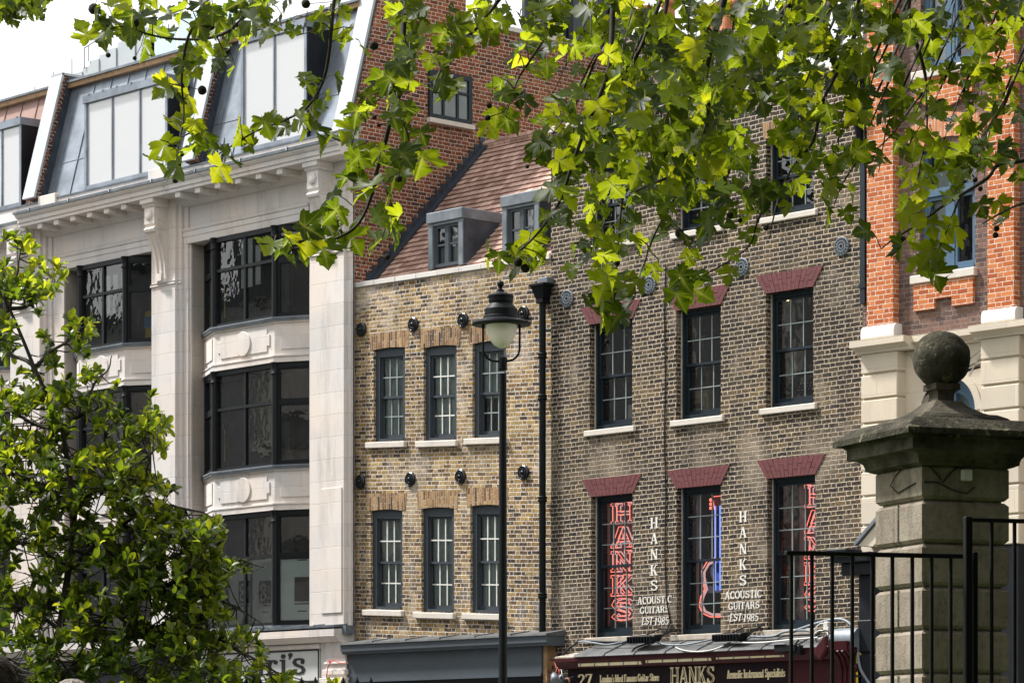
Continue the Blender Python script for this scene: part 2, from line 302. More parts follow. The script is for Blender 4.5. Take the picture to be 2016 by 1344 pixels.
M['film'] = plain('frosted_film', (0.84, 0.88, 0.87), 0.7, 0, 0.04, 1.0)
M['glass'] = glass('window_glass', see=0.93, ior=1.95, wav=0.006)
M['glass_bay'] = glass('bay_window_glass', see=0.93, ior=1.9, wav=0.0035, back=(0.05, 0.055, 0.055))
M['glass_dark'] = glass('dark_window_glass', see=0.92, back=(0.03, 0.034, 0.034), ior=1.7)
M['glass_bright'] = glass('sky_tinted_dormer_glass', see=0.5, back=(0.88, 0.90, 0.91), ior=2.5, var=0)  # white sky reflection put into the diffuse colour
M['letter_white'] = plain('white_sign_paint', (0.70, 0.68, 0.63), 0.7, 0, 0.3, 22.0)
M['letter_gold'] = plain('cream_gold_lettering', (0.74, 0.64, 0.40), 0.5, 0, 0.12, 9.0)
M['letter_black'] = plain('black_lettering', (0.010, 0.010, 0.011), 0.5)
M['board_white'] = plain('pale_sign_board', (0.56, 0.57, 0.56), 0.5, 0, 0.06, 3.0)
M['bark'] = plain('twig_bark', (0.035, 0.028, 0.020), 0.85, 0, 0.5, 30.0)
M['seed'] = plain('seed_ball_bristle', (0.022, 0.016, 0.010), 0.95, 0, 0.5, 60.0, bd=0.01)
M['plastic_white'] = plain('white_plastic', (0.6, 0.58, 0.54), 0.5)
M['yellow'] = plain('yellow_plastic', (0.60, 0.42, 0.03), 0.5, 0, 0.25, 12.0)
M['red_wire'] = plain('red_cable', (0.50, 0.05, 0.03), 0.5)
M['brass'] = plain('brass', (0.55, 0.38, 0.12), 0.35, 0.8, 0.2, 20.0)
M['terracotta'] = plain('terracotta', (0.42, 0.16, 0.08), 0.8, 0, 0.2, 6.0)
M['guitar_white'] = plain('white_lacquer', (0.70, 0.68, 0.60), 0.25)
M['guitar_wood'] = plain('spruce_guitar_top', (0.32, 0.17, 0.08), 0.3, 0, 0.2, 3.0)
M['asphalt'] = plain('asphalt', (0.05, 0.05, 0.052), 0.9, 0, 0.3, 30.0, bd=0.004)
M['paving'] = stone('paving_flags', (0.28, 0.27, 0.25), L=0.6, h=0.6)
M['grass'] = plain('grass', (0.05, 0.08, 0.02), 0.9, 0, 0.4, 8.0)
M['globe'] = plain('opal_lamp_glass', (0.80, 0.70, 0.67), 0.3, 0, 0.12, 4.0)
M['brickA'] = brick('red_stock_brick', [(0, (0.09, 0.026, 0.017)), (0.2, (0.21, 0.050, 0.022)), (0.6, (0.33, 0.078, 0.029)), (1, (0.44, 0.135, 0.05))], (0.58, 0.49, 0.40), smear=0.3, shift=0.35, dirt=0.55, dscale=0.28, m=0.016)
M['brickB'] = brick('yellow_stock_brick', [(0, (0.020, 0.017, 0.016)), (0.2, (0.11, 0.065, 0.032)), (0.45, (0.27, 0.155, 0.050)), (0.75, (0.50, 0.32, 0.105)), (1, (0.56, 0.42, 0.22))], (0.66, 0.59, 0.51), dirt=0.5, m=0.016, smear=0.5, edge=0.009, bw=0.8, streak=0.35, tilt=0.055, x0=2.2, zt=(8.8, 11.2), pale=0.55, dscale=0.7)
M['brickC'] = brick('sooty_stock_brick', [(0, (0.006, 0.006, 0.007)), (0.35, (0.018, 0.017, 0.017)), (0.6, (0.055, 0.042, 0.027)), (0.85, (0.125, 0.09, 0.046)), (1, (0.20, 0.14, 0.065))], (0.54, 0.44, 0.335), dirt=0.5, m=0.016, smear=0.45, edge=0.009, shift=0.85, bw=0.72, streak=0.5, pale=0.4, dscale=0.4, mdirt=0.6, tilt=-0.012, x0=9.0, zt=(3, 30))
M['brickD'] = brick('purple_grey_brick', shift=0.2, wob3=0.004, stops= [(0, (0.085, 0.055, 0.052)), (0.5, (0.145, 0.088, 0.075)), (1, (0.20, 0.115, 0.085))], mortar=(0.33, 0.28, 0.245), dirt=0.2, m=0.009, grain=0.25, edge=0.004)
M['brickO'] = brick('orange_rubbed_brick', shift=0.15, wob3=0.002, stops= [(0, (0.33, 0.078, 0.026)), (0.5, (0.46, 0.130, 0.038)), (1, (0.55, 0.20, 0.075))], mortar=(0.74, 0.62, 0.52), dirt=0.12, dirtcol=(0.3, 0.06, 0.02), m=0.011, grain=0.2, edge=0.003, bump=0.006)
M['arch'] = brick('gauged_arch_brick', [(0, (0.06, 0.045, 0.035)), (0.25, (0.24, 0.12, 0.05)), (0.6, (0.42, 0.24, 0.10)), (1, (0.55, 0.36, 0.17))], (0.42, 0.36, 0.30), soldier=True, L=0.29, h=0.062, m=0.012, running=True, dirt=0.3)
M['archD'] = brick('orange_arch_brick', [(0, (0.42, 0.14, 0.06)), (1, (0.66, 0.30, 0.14))], (0.70, 0.62, 0.55), soldier=True, L=0.4, h=0.065, m=0.01, running=True, dirt=0.1, grain=0.2)
M['leaf_plane'] = leafmat('plane_leaf', [(0, (0.010, 0.022, 0.003)), (0.5, (0.024, 0.048, 0.005)), (1, (0.060, 0.085, 0.009))], [(0, (0.05, 0.085, 0.003)), (0.4, (0.20, 0.28, 0.006)), (0.75, (0.47, 0.54, 0.010)), (1, (0.78, 0.76, 0.015))], 0.45, 0.55, 0.25)
M['leaf_shade'] = leafmat('shading_leaf', [(0, (0.010, 0.016, 0.005)), (1, (0.025, 0.038, 0.010))], [(0, (0.01, 0.012, 0.006)), (1, (0.02, 0.024, 0.010))], 0.7, 0.12, 0.1)  # dark, barely translucent leaf so the added foliage blocks light
M['leaf_mag'] = leafmat('magnolia_leaf', [(0, (0.010, 0.024, 0.004)), (0.5, (0.040, 0.075, 0.009)), (1, (0.14, 0.18, 0.022))], [(0, (0.04, 0.075, 0.004)), (0.5, (0.24, 0.34, 0.012)), (1, (0.74, 0.76, 0.03))], 0.36, 0.46, 0.45)
M['neon_red'] = emit('red_neon', (1.0, 0.18, 0.12), 1.3); M['neon_pink'] = emit('pink_neon', (1.0, 0.52, 0.52), 0.48); M['neon_blue'] = emit('blue_neon', (0.16, 0.28, 1.0), 1.2)
M['neon_tint'] = plain('red_lit_acrylic', (0.10, 0.035, 0.04), 0.5)
M['bulb'] = emit('warm_bulb', (1.0, 0.55, 0.2), 6.0)
def skin(name, c): return plain(name, c, 0.6, 0, 0.06, 20)
M['skin'] = skin('skin', (0.42, 0.25, 0.18)); M['hair_brown'] = plain('brown_hair', (0.055, 0.035, 0.022), 0.6, 0, 0.5, 70, bd=0.01); M['hair_grey'] = plain('grey_hair', (0.25, 0.21, 0.18), 0.6, 0, 0.4, 70, bd=0.01); M['coat'] = plain('dark_coat', (0.03, 0.035, 0.05), 0.8)
# ------------------------------------------------------------------ ground
def sheet(name, x0, x1, y0, y1, z, mat, kind='structure'):
    m = MB(); m.quad((x0, y0, z), (x1, y0, z), (x1, y1, z), (x0, y1, z)); o = m.build(name, mat); o['kind'] = kind; return o
sheet('ground', -900, 900, -900, 900, 0, M['grass'])
sheet('road', -300, 300, -9.0, -2.2, 0.004, M['asphalt'])
m = MB(); m.box(-300, 300, -2.2, 0.6, 0.004, 0.13); m.box(-300, 300, -11.4, -9.0, 0.004, 0.13); o = m.build('pavement', M['paving']); o['kind'] = 'structure'

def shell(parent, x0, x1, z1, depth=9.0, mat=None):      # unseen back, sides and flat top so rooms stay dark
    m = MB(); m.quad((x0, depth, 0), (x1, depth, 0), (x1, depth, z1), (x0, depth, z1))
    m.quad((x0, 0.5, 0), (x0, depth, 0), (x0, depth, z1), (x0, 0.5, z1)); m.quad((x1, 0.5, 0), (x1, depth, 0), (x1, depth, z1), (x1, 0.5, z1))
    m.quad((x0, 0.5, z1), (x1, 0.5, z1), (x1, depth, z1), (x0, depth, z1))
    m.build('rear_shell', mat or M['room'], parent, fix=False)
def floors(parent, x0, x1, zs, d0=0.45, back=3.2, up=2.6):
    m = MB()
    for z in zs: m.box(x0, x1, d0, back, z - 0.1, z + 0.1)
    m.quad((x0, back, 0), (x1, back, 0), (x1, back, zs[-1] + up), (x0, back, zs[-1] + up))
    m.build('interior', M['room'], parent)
def glass_quad(m, x0, x1, w, z0, z1): m.quad((x0, -w, z0), (x1, -w, z0), (x1, -w, z1), (x0, -w, z1))

def sash(parent, name, x0, x1, z0, z1, w, fmat, gmat, cols=3, ru=3, rl=3, fw=0.06, hd=0.07, sl=0.09, bar=0.022, warp=None, barmat=None, split=0.5, blind=None, blow=None, lower_open=0.0):
    f = MB(warp); f.wb(x0, x0 + fw, w - 0.14, w, z0, z1); f.wb(x1 - fw, x1, w - 0.14, w, z0, z1)
    f.wb(x0 + fw, x1 - fw, w - 0.14, w - 0.002, z1 - hd, z1); f.wb(x0 + fw, x1 - fw, w - 0.14, w + 0.012, z0, z0 + sl * 0.55)
    a, b, c, d = x0 + fw, x1 - fw, z0 + sl * 0.55, z1 - hd; zm = c + (d - c) * split
    s1, s2 = w - 0.045, w - 0.085; st = 0.04
    def one(m, wv, za, zb, bot, top, rows, bm):
        m.wb(a, a + st, wv - 0.035, wv, za, zb); m.wb(b - st, b, wv - 0.035, wv, za, zb)
        m.wb(a + st, b - st, wv - 0.035, wv, za, za + bot); m.wb(a + st, b - st, wv - 0.035, wv, zb - top, zb)
        X0, X1, Z0, Z1 = a + st, b - st, za + bot, zb - top
        for i in range(1, cols): q = X0 + (X1 - X0) * i / cols; bm.wb(q - bar / 2, q + bar / 2, wv - 0.03, wv - 0.004, Z0, Z1)
        for i in range(1, rows): q = Z0 + (Z1 - Z0) * i / rows; bm.wb(X0, X1, wv - 0.032, wv - 0.002, q - bar / 2, q + bar / 2)
    bm = MB(warp)
    one(f, s1, zm - 0.02, d, 0.045, 0.045, ru, bm if barmat else f); one(f, s2, c, zm + 0.02, 0.075, 0.04, rl, bm if barmat else f)
    fo = f.build(name, fmat, parent)
    if barmat: bm.build('glazing_bars', barmat, fo)
    g = MB(warp); glass_quad(g, a + st, b - st, s1 - 0.018, zm, d - 0.02); g.build('upper_pane', gmat, fo, fix=False)
    g = MB(warp); glass_quad(g, a + st, b - st, s2 - 0.018, c + 0.05, zm); g.build('lower_pane', gmat, fo, fix=False)
    if blind:
        g = MB(warp); k = blow if blow is not None else 0.0
        g.quad((a, -w + 0.135, c + (d - c) * k), (b, -w + 0.135, c + (d - c) * k), (b, -w + 0.135, d), (a, -w + 0.135, d)); g.build('blind', blind, fo, fix=False)
    return fo
# ================================================================== B: yellow brick house with slate-blue shopfront
K0 = 0.055
def kB(z): return K0 * (1 - 0.8 * min(1, max(0, (z - 8.8) / 2.4)))
def warpB(x, z): return z - kB(z) * (x - 2.2)
def unB(x, z):
    q = z
    for _ in range(4): q = z + kB(q) * (x - 2.2)
    return q
def fB(px, py, w=0.0): x, z = fac(px, py, w); return x, unB(x, z)
xB0, xB1 = 0.0, X(1085)
B = thing('yellow_brick_house', 'yellow brick house with six small grey sash windows and two roof dormers', 'building', (xB0, 0, 0))
winB = [((735.5, 797.5), (683.5, 868)), ((834, 899), (679.5, 866)), ((930, 996), (671, 860.5)),
        ((729.5, 792.3), (1002, 1199)), ((829.5, 894), (997.7, 1204)), ((926, 992), (992.7, 1206))]
ops = []
for (a, b), (t, q) in winB:
    c = (a + b) / 2; x0, z0 = fB(a, q); x1, _ = fB(b, q); _, zt = fB(c, t); _, zb = fB(c, q); ops.append((x0, x1, zb, zt))
zparB = fB(880, 540)[1]
mw = MB(warpB); zsB = Z(880, 1250)
wall(mw, xB0, xB1, 0.2, zparB, ops, 0, 0.12)
mw.build('wall', M['brickB'], B, fix=False)
for i, (x0, x1, z0, z1) in enumerate(ops):
    up = i < 3
    arch = 0.035
    fo = sash(B, 'window', x0, x1, z0, z1 - 0.0, -0.055, M['frame_grey'], M['glass_dark'], 3, 2, 2, 0.115, 0.17, 0.10, 0.024, warpB,
              M['bar_white'] if (i > 2 or i == 1) else M['bar_pale'], 0.50, M['blind'], 0.02 if i != 2 else 0.45)
    m = MB(warpB); n = 8; zt = z1                          # segmental brick arch, a shade proud of the wall
    pts = [(x0 - 0.12, zt + 0.30), (x1 + 0.12, zt + 0.30), (x1 + 0.09, zt - 0.035)] + [(x1 + 0.02 - (x1 - x0 + 0.04) * k / n, zt - 0.03 + 0.03 * math.sin(math.pi * k / n)) for k in range(n + 1)] + [(x0 - 0.09, zt - 0.035)]
    m.poly_y(pts, -0.1, 0.006); m.build('brick_arch', M['arch'], fo)
    m = MB(warpB); m.wb(x0 - 0.17, x1 + 0.05, -0.1, 0.075, z0 - 0.125, z0 - 0.015); m.build('sill', M['sill'], fo, bevel=0.01)
m = MB(warpB)
for k in range(9):
    a = xB0 + 0.02 + (xB1 - xB0 - 0.02) * k / 9; b = xB0 + 0.02 + (xB1 - xB0 - 0.02) * (k + 1) / 9 - 0.008
    m.wb(a, b, -0.36, 0.045, zparB, zparB + 0.095)
m.build('parapet_coping', M['coping'], B, bevel=0.006)
# tie plates: iron discs with rings
def tie_plate(parent, px, py, f, r=0.135, mat='tie_iron', label=None):
    x, z = fac(px, py); m = MB()
    m.lathe((x, 0.012, z), [(r, 0), (r, 0.05), (r * 0.86, 0.065), (r * 0.80, 0.05), (r * 0.66, 0.05), (r * 0.60, 0.068), (r * 0.46, 0.068), (r * 0.40, 0.05), (r * 0.30, 0.05), (r * 0.26, 0.075), (r * 0.14, 0.085), (r * 0.13, 0.11), (0.004, 0.115)], 24, (0, -1, 0), False)
    return m.build('tie_plate', M[mat], parent)
for p in [(713, 649), (815, 639), (913, 630), (1032, 617), (711, 948), (809, 943), (908, 938), (1032, 930)]: tie_plate(B, *p, fB)
# roof with courses of clay tiles, up from behind the parapet
zr0 = Z(880, 533, -0.3) - 0.05; yr0 = 0.30; yr1, zr1 = onX(957, 287, 0.02); ncs = 27
M['tile'] = brick('clay_roof_tile', [(0, (0.27, 0.16, 0.125)), (0.5, (0.44, 0.285, 0.23)), (1, (0.56, 0.385, 0.315))], (0.06, 0.035, 0.028), L=0.17, h=(zr1 - zr0) / 27, m=0.007, running=True, dirt=0.25, edge=0.003, grain=0.2, bump=0.003, wob3=0.0, wobk=0.0, zoff=zr0 + 0.002, shift=0.3)
m = MB()
for i in range(ncs):
    a, b = i / ncs, (i + 1) / ncs
    ya, za, yb, zb = yr0 + (yr1 - yr0) * a, zr0 + (zr1 - zr0) * a, yr0 + (yr1 - yr0) * b, zr0 + (zr1 - zr0) * b
    lift = 0.026; ln = math.hypot(yr1 - yr0, zr1 - zr0); ny, nz = -(zr1 - zr0) / ln, (yr1 - yr0) / ln
    m.add([(0.02, ya + ny * lift, za + nz * lift), (xB1, ya + ny * lift, za + nz * lift), (xB1, yb, zb), (0.02, yb, zb), (0.02, ya, za), (xB1, ya, za)], [(0, 1, 2, 3), (4, 5, 1, 0)])
m.quad((0.02, yr1, zr1), (xB1, yr1, zr1), (xB1, yr1 + 3.4, zr1 - 2.6), (0.02, yr1 + 3.4, zr1 - 2.6))
ro = m.build('roof', M['tile'], B, fix=False)
m = MB()
for k in range(17):
    a = 0.02 + (xB1 - 0.02) * k / 17; b = 0.02 + (xB1 - 0.02) * (k + 1) / 17
    m.tube([(a, yr1, zr1 - 0.01), (b - 0.012, yr1, zr1 - 0.01)], 0.11, 10)
m.build('ridge_tiles', M['tile'], ro)
m = MB(); m.quad((0.02, 0.02, zparB - 0.35), (xB1, 0.02, zparB - 0.35), (xB1, yr0 + 0.3, zr0 - 0.05), (0.02, yr0 + 0.3, zr0 - 0.05)); m.build('gutter_lead', M['lead'], ro, fix=False)
ln = math.hypot(yr1 - yr0, zr1 - zr0); dy, dz = (yr1 - yr0) / ln, (zr1 - zr0) / ln
m = MB(); n = 21                                            # stepped lead flashing against the taller flank
for k in range(n):
    s0, s1 = ln * k / n, ln * (k + 1) / n
    y0, z0, y1, z1 = yr0 + dy * s0, zr0 + dz * s0, yr0 + dy * s1, zr0 + dz * s1
    m.poly_x(0.008, 0.030, [(y0, z0 - 0.02), (y1, z1 - 0.02), (y1 - 0.03, z1 + 0.15), (y0 - 0.03, z1 + 0.15)])
m.poly_x(0.03, 0.17, [(yr0, zr0 + 0.05), (yr1, zr1 + 0.05), (yr1, zr1 + 0.09), (yr0, zr0 + 0.09)])
m.build('lead_flashing', M['lead_dark'], ro)
def dormer(x0, x1, z0, z1, w):
    y = -w; rb = lambda z: yr0 + (z - zr0) * dy / dz + 0.15
    m = MB(); fh = 0.20
    m.wb(x0, x0 + 0.13, w - 0.2, w, z0, z1 - fh); m.wb(x1 - 0.13, x1, w - 0.2, w, z0, z1 - fh)
    m.wb(x0 + 0.13, x1 - 0.13, w - 0.2, w - 0.01, z1 - fh - 0.05, z1 - fh)
    d = m.build('dormer', M['lead'], B, bevel=0.01)
    m = MB(); m.poly_x(x0 + 0.02, x0 + 0.08, [(y + 0.21, z0), (rb(z1) - 0.05, z1 - 0.02), (y + 0.21, z1 - 0.02)]); m.build('cheek', M['lead_dark'], d); m = MB(); m.poly_x(x1 - 0.035, x1 + 0.005, [(y + 0.02, z0 + 0.01), (rb(z1), z1 - fh - 0.005), (y + 0.02, z1 - fh - 0.005)]); m.build('cheek', M['lead_dark'], d)
    m = MB(); m.box(x0 - 0.015, x1 + 0.015, y - 0.03, rb(z1) + 0.05, z1 - fh, z1); m.build('dormer_roof', M['lead'], d, bevel=0.012)
    a, b, c, e = x0 + 0.13, x1 - 0.13, z0 + 0.03, z1 - fh - 0.05; f = MB(); ww = w - 0.05; mid = (a + b) / 2
    f.wb(a, a + 0.05, ww - 0.08, ww, c, e); f.wb(b - 0.05, b, ww - 0.08, ww, c, e); f.wb(a, b, ww - 0.08, ww + 0.01, c, c + 0.06); f.wb(a + 0.05, b - 0.05, ww - 0.08, ww - 0.003, e - 0.05, e); f.wb(mid - 0.045, mid + 0.045, ww - 0.08, ww + 0.004, c + 0.06, e - 0.05)
    for q0, q1 in ((a + 0.05, mid - 0.045), (mid + 0.045, b - 0.05)):
        zq = (c + e) / 2 + 0.02; f.wb(q0, q1, ww - 0.05, ww - 0.012, zq - 0.018, zq + 0.018)
        f.wb(q0, q0 + 0.03, ww - 0.06, ww - 0.008, c + 0.06, e - 0.05); f.wb(q1 - 0.03, q1, ww - 0.06, ww - 0.009, c + 0.06, e - 0.05)
    f.build('casement', M['frame_grey'], d)
    g = MB(); glass_quad(g, a + 0.03, b - 0.03, ww - 0.04, c + 0.03, e - 0.03); g.build('pane', M['glass'], d, fix=False)
    g = MB(); glass_quad(g, mid + 0.02, b, ww - 0.1, c, e); g.build('blind', M['paper'], d, fix=False); g = MB(); glass_quad(g, a, mid - 0.02, ww - 0.1, c, (c + e) / 2); g.build('net_curtain', M['blind'], d, fix=False)
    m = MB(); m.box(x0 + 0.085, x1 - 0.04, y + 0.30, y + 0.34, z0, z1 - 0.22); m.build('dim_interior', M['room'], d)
wD = -0.30
for (a, b, t, q) in [(842, 911, 414, 526), (987.5, 1061, 380, 498)]:
    x0, x1 = X(a, wD), X(b, wD); c = (a + b) / 2; dormer(x0, x1, Z(c, q, wD), Z(c, t, wD), wD)
# shopfront of B
zl = Z(880, 1258, 0.42)
SB = thing('slate_blue_shopfront', 'slate blue painted shopfront with a blank fascia board under a lead covered cornice', 'shopfront', (2.4, -0.2, 0))
xa, xb = X(668, 0.45), X(1079, 0.42)
m = MB(); m.prof(xa, xb, [(0.0, zl + 0.10), (0.13, zl + 0.075), (0.46, zl + 0.025), (0.47, zl - 0.01), (0.45, zl - 0.012), (0.0, zl - 0.012)])
for k in range(1, 6):
    q = xa + (xb - xa) * k / 6 + 0.03; m.tube([(q, -0.02, zl + 0.10), (q, -0.14, zl + 0.078), (q, -0.47, zl + 0.03)], 0.016, 6)
m.build('lead_capping', M['lead_old'], SB)
m = MB(); m.prof(xa + 0.02, xb - 0.02, [(0.0, zl - 0.012), (0.44, zl - 0.012), (0.44, zl - 0.13), (0.40, zl - 0.15), (0.40, zl - 0.185), (0.0, zl - 0.185)]); m.build('cornice', M['shop_blue'], SB)
zf0 = Z(880, 1334, 0.28); x2, x3 = X(680, 0.28), X(1066, 0.28)
m = MB(); m.wb(x2, x3, 0, 0.28, zf0, zl - 0.187); m.wb(x2, x3, 0.282, 0.30, zf0 - 0.02, zf0 + 0.035); m.build('fascia_board', M['shop_blue'], SB)
m = MB(); m.wb(x3 + 0.005, x3 + 0.10, 0.02, 0.24, 0.13, zl - 0.187); m.build('timber_batten', M['timber'], SB)
m = MB(); m.wb(x2 + 0.1, x3 - 0.02, -0.1, 0.22, 0.5, zf0 - 0.1); m.wb(x2, x3, 0.0, 0.24, 0.13, 0.5); m.wb(x2 + 0.02, x3, 0.0, 0.25, zf0 - 0.1, zf0 - 0.02); m.build('shop_window', M['navy'], SB)
# rainwater pipe between the two brick houses
DP = thing('rainwater_pipe', 'black cast iron rainwater pipe with box hopper between the yellow and the sooty brick houses', 'drainpipe', (X(1068, 0.1), -0.1, 3.0))
xp = X(1068, 0.12); zt, zb = Z(1068, 596, 0.12), Z(1068, 1243, 0.12)
m = MB(); m.tube([(xp, -0.12, zb), (xp, -0.12, zt)], 0.062, 12)
for q in (700, 782, 982, 1172): zz = Z(1068, q, 0.12); m.lathe((xp, -0.12, zz), [(0.07, -0.05), (0.085, -0.04), (0.085, -0.02), (0.072, 0), (0.085, 0.02), (0.085, 0.04), (0.07, 0.05)], 14)
m.build('pipe', M['iron'], DP)
m = MB(); zh0, zh1 = Z(1062, 590, 0.1), Z(1062, 566, 0.1)
for a, w_, c, d in ((0.09, 0.09, zh0 - 0.08, zh0), ):
    m.wb(xp - a, xp + a, 0.02, 0.2, c, d)
q0, q1 = 0.10, 0.165
m.add([(xp - q0, -0.03, zh0), (xp + q0, -0.03, zh0), (xp + q0, -0.20, zh0), (xp - q0, -0.20, zh0), (xp - q1, -0.03, zh1), (xp + q1, -0.03, zh1), (xp + q1, -0.26, zh1), (xp - q1, -0.26, zh1)], [(0, 1, 2, 3), (4, 7, 6, 5), (0, 4, 5, 1), (1, 5, 6, 2), (2, 6, 7, 3), (3, 7, 4, 0)])
m.wb(xp - q1 - 0.03, xp + q1 + 0.03, 0.02, 0.28, zh1, zh1 + 0.05); m.build('hopper', M['iron'], DP, bevel=0.008)
m = MB(); m.wb(xp - 0.08, xp + 0.16, -0.02, 0.16, zh1 + 0.05, zh1 + 0.16); m.build('outlet', M['lead'], DP, bevel=0.01)
floors(B, 0.1, xB1 - 0.05, [4.1, 7.2, 10.2], up=0.3); shell(B, 0.06, xB1 - 0.05, zparB - 0.4, 7)
# ================================================================== C: sooty brick house with the guitar shop
xC0, xC1 = xB1, X(1703)
C = thing('sooty_brick_house', 'sooty brick house with navy sash windows under oxblood flared lintels above the guitar shop', 'building', (xC0, 0, 0))
win3 = [((1163.3, 1245.4), (974, 1253)), ((1332, 1419), (957, 1247.5)), ((1510.5, 1605), (937.5, 1238)),
        ((1161, 1244.7), (633, 843)), ((1331, 1419), (605.5, 823)), ((1508, 1601), (571, 799)),
        ((1163, 1246), (320, 478)), ((1331, 1417), (298, 452)), ((1508, 1602), (264, 421))]
opC = []
for (a, b), (t, q) in win3:
    c = (a + b) / 2; opC.append((X(a), X(b), Z(c, q), Z(c, t)))
zparC = Z(1160, 246)
m = MB(); wall(m, xC0, xC1, 3.2, zparC, opC, 0, 0.17); m.build('wall', M['brickC'], C, fix=False)
m = MB(); m.wb(xC0, xC0 + 0.55, -0.3, 0.001, 0.1, 3.2); m.wb(xC1 - 0.6, xC1, -0.3, 0.0, 0.1, 3.2); m.build('brick_pier', M['brickC'], C)
m = MB()
for k in range(10): a = xC0 - 0.03 + (xC1 - xC0 + 0.03) * k / 10; m.wb(a, a + (xC1 - xC0) / 10 - 0.008, -0.34, 0.05, zparC, zparC + 0.10)
m.build('parapet_coping', M['coping'], C, bevel=0.006)
for i, (x0, x1, z0, z1) in enumerate(opC):
    low = i < 3; top = i > 5
    fo = sash(C, 'window', x0 + 0.005, x1 - 0.005, z0 + 0.01, z1, -0.135, M['frame_navy'], M['glass'], 3, 3 if low else 2, 3 if low else 2, 0.055, 0.075, 0.15, 0.017, None, M['bar_pale'], 0.5)
    m = MB(); m.wb(x0 + 0.002, x0 + 0.02, -0.135, -0.115, z0, z1); m.build('jamb_mortar', M['sill_old'], fo)
    m = MB(); m.wb(x0 - 0.10, x1 + 0.09, -0.13, 0.06, z0 - 0.10, z0); m.build('sill', M['sill_old'] if low else M['sill'], fo, bevel=0.01)
    if top:
        m = MB(); m.poly_y([(x0 - 0.1, z1 + 0.27), (x1 + 0.1, z1 + 0.27), (x1 + 0.04, z1), (x0 - 0.04, z1)], -0.1, 0.006); m.build('brick_arch', M['arch'], fo)
    else:                                                   # gauged flat arch: separate wedge bricks
        n = 13; m = MB(); xm = (x0 + x1) / 2; hw = (x1 - x0) / 2 + 0.01; ht = hw + 0.215; h = 0.315
        for k in range(n):
            f0, f1 = -1 + 2 * k / n, -1 + 2 * (k + 1) / n; g = 0.0035
            parts = [(0, 1)] if k in (0, n - 1) else ([(0, 0.36), (0.36, 1)] if k % 2 else [(0, 0.64), (0.64, 1)])
            for p, q in parts:
                xx = lambda f, s: xm + f * (hw + (ht - hw) * s)
                m.poly_y([(xx(f0, p) + g, z1 + h * p + (g if p else 0)), (xx(f1, p) - g, z1 + h * p + (g if p else 0)), (xx(f1, q) - g, z1 + h * q - (g if q < 1 else 0)), (xx(f0, q) + g, z1 + h * q - (g if q < 1 else 0))], -0.10, 0.014 + random.uniform(-0.003, 0.003))
        lo = m.build('lintel', M['red_brickpaint'], fo)
        m = MB(); m.poly_y([(xm - hw + .01, z1 + .003), (xm + hw - .01, z1 + .003), (xm + ht - .01, z1 + h - .006), (xm - ht + .01, z1 + h - .006)], -0.09, 0.006); m.build('lintel_joint', M['maroon'], fo)
# cast vent plates with a radial grille
def vent(px, py):
    x, z = fac(px, py); r = 0.155; m = MB()
    m.lathe((x, 0.008, z), [(r, 0), (r, 0.03), (r * 0.9, 0.036), (r * 0.86, 0.02), (0.006, 0.016)], 24, (0, -1, 0), False)
    for k in range(16):
        a = 2 * math.pi * k / 16; c, s_ = math.cos(a), math.sin(a)
        m.tube([(x + c * r * 0.2, -0.02, z + s_ * r * 0.2), (x + c * r * 0.88, -0.02, z + s_ * r * 0.88)], 0.007, 5)
    for q in (0.25, 0.55): m.lathe((x, 0.0, z), [(r * q - 0.01, 0.012), (r * q - 0.008, 0.03), (r * q + 0.008, 0.03), (r * q + 0.01, 0.012)], 20, (0, -1, 0), False)
    m.build('vent_plate', M['lead'], C)
for p in [(1117, 588), (1279, 561), (1461, 526), (1658, 485)]: vent(*p)
m = MB(); pts = []
for k, (px, py) in enumerate([(1311, 520), (1308, 620), (1310, 740), (1308, 860), (1311, 980), (1309, 1090), (1312, 1180), (1320, 1225), (1308, 1250)]):
    x, z = fac(px, py, 0.015); pts.append((x, -0.015, z))
m.tube(pts, 0.011, 6); m.build('wall_cable', M['black'], C)
floors(C, xC0 + 0.1, xC1 - 0.1, [3.6, 7.15, 10.5], 0.5, 2.6); shell(C, xC0 + 0.05, xC1 - 0.05, zparC - 0.3, 8)
# chimney stacks behind the parapet of C
def chimney(label, x0, x1, y0, y1, z0, z1, pots, mat):
    t = thing('chimney_stack', label, 'chimney', ((x0 + x1) / 2, (y0 + y1) / 2, z0), group='chimney stacks behind the sooty brick house')
    m = MB(); m.box(x0, x1, y0, y1, z0, z1); m.box(x0 - 0.06, x1 + 0.06, y0 - 0.06, y1 + 0.06, z1, z1 + 0.12); m.build('stack', M[mat], t)
    for k in range(pots):
        m = MB(); c = (x0 + 0.28 + (x1 - x0 - 0.56) * k / max(1, pots - 1), (y0 + y1) / 2, z1 + 0.12)
        m.lathe(c, [(0.17, 0), (0.15, 0.05), (0.13, 0.5), (0.12, 0.55), (0.16, 0.58), (0.16, 0.66), (0.11, 0.68), (0.10, 0.5)], 16); m.build('chimney_pot', M['terracotta'], t)
def backx(px, w): return X(px, w)
w_ = -4.0
chimney('pale brick chimney stack with two terracotta pots beside the grey roof screen', X(1240, w_), X(1325, w_), 3.7, 4.6, 9, Z(1280, 88, w_), 2, 'brickC')
chimney('sooty chimney stack with three terracotta pots between the leaves', X(1372, w_), X(1470, w_), 3.7, 4.6, 9, Z(1420, 85, w_), 3, 'brickC')
m = MB(); z0 = zparC - 0.6; m.add([(xC0 + .3, 0.5, z0), (xC1, 0.5, z0), (xC1, 4.0, z0 + 0.5), (xC0 + .3, 4.0, z0 + 0.5), (xC0 + .3, 7.5, z0), (xC1, 7.5, z0)], [(0, 1, 2, 3), (3, 2, 5, 4), (0, 3, 4), (1, 5, 2)]); m.build('roof', M['lead'], C)
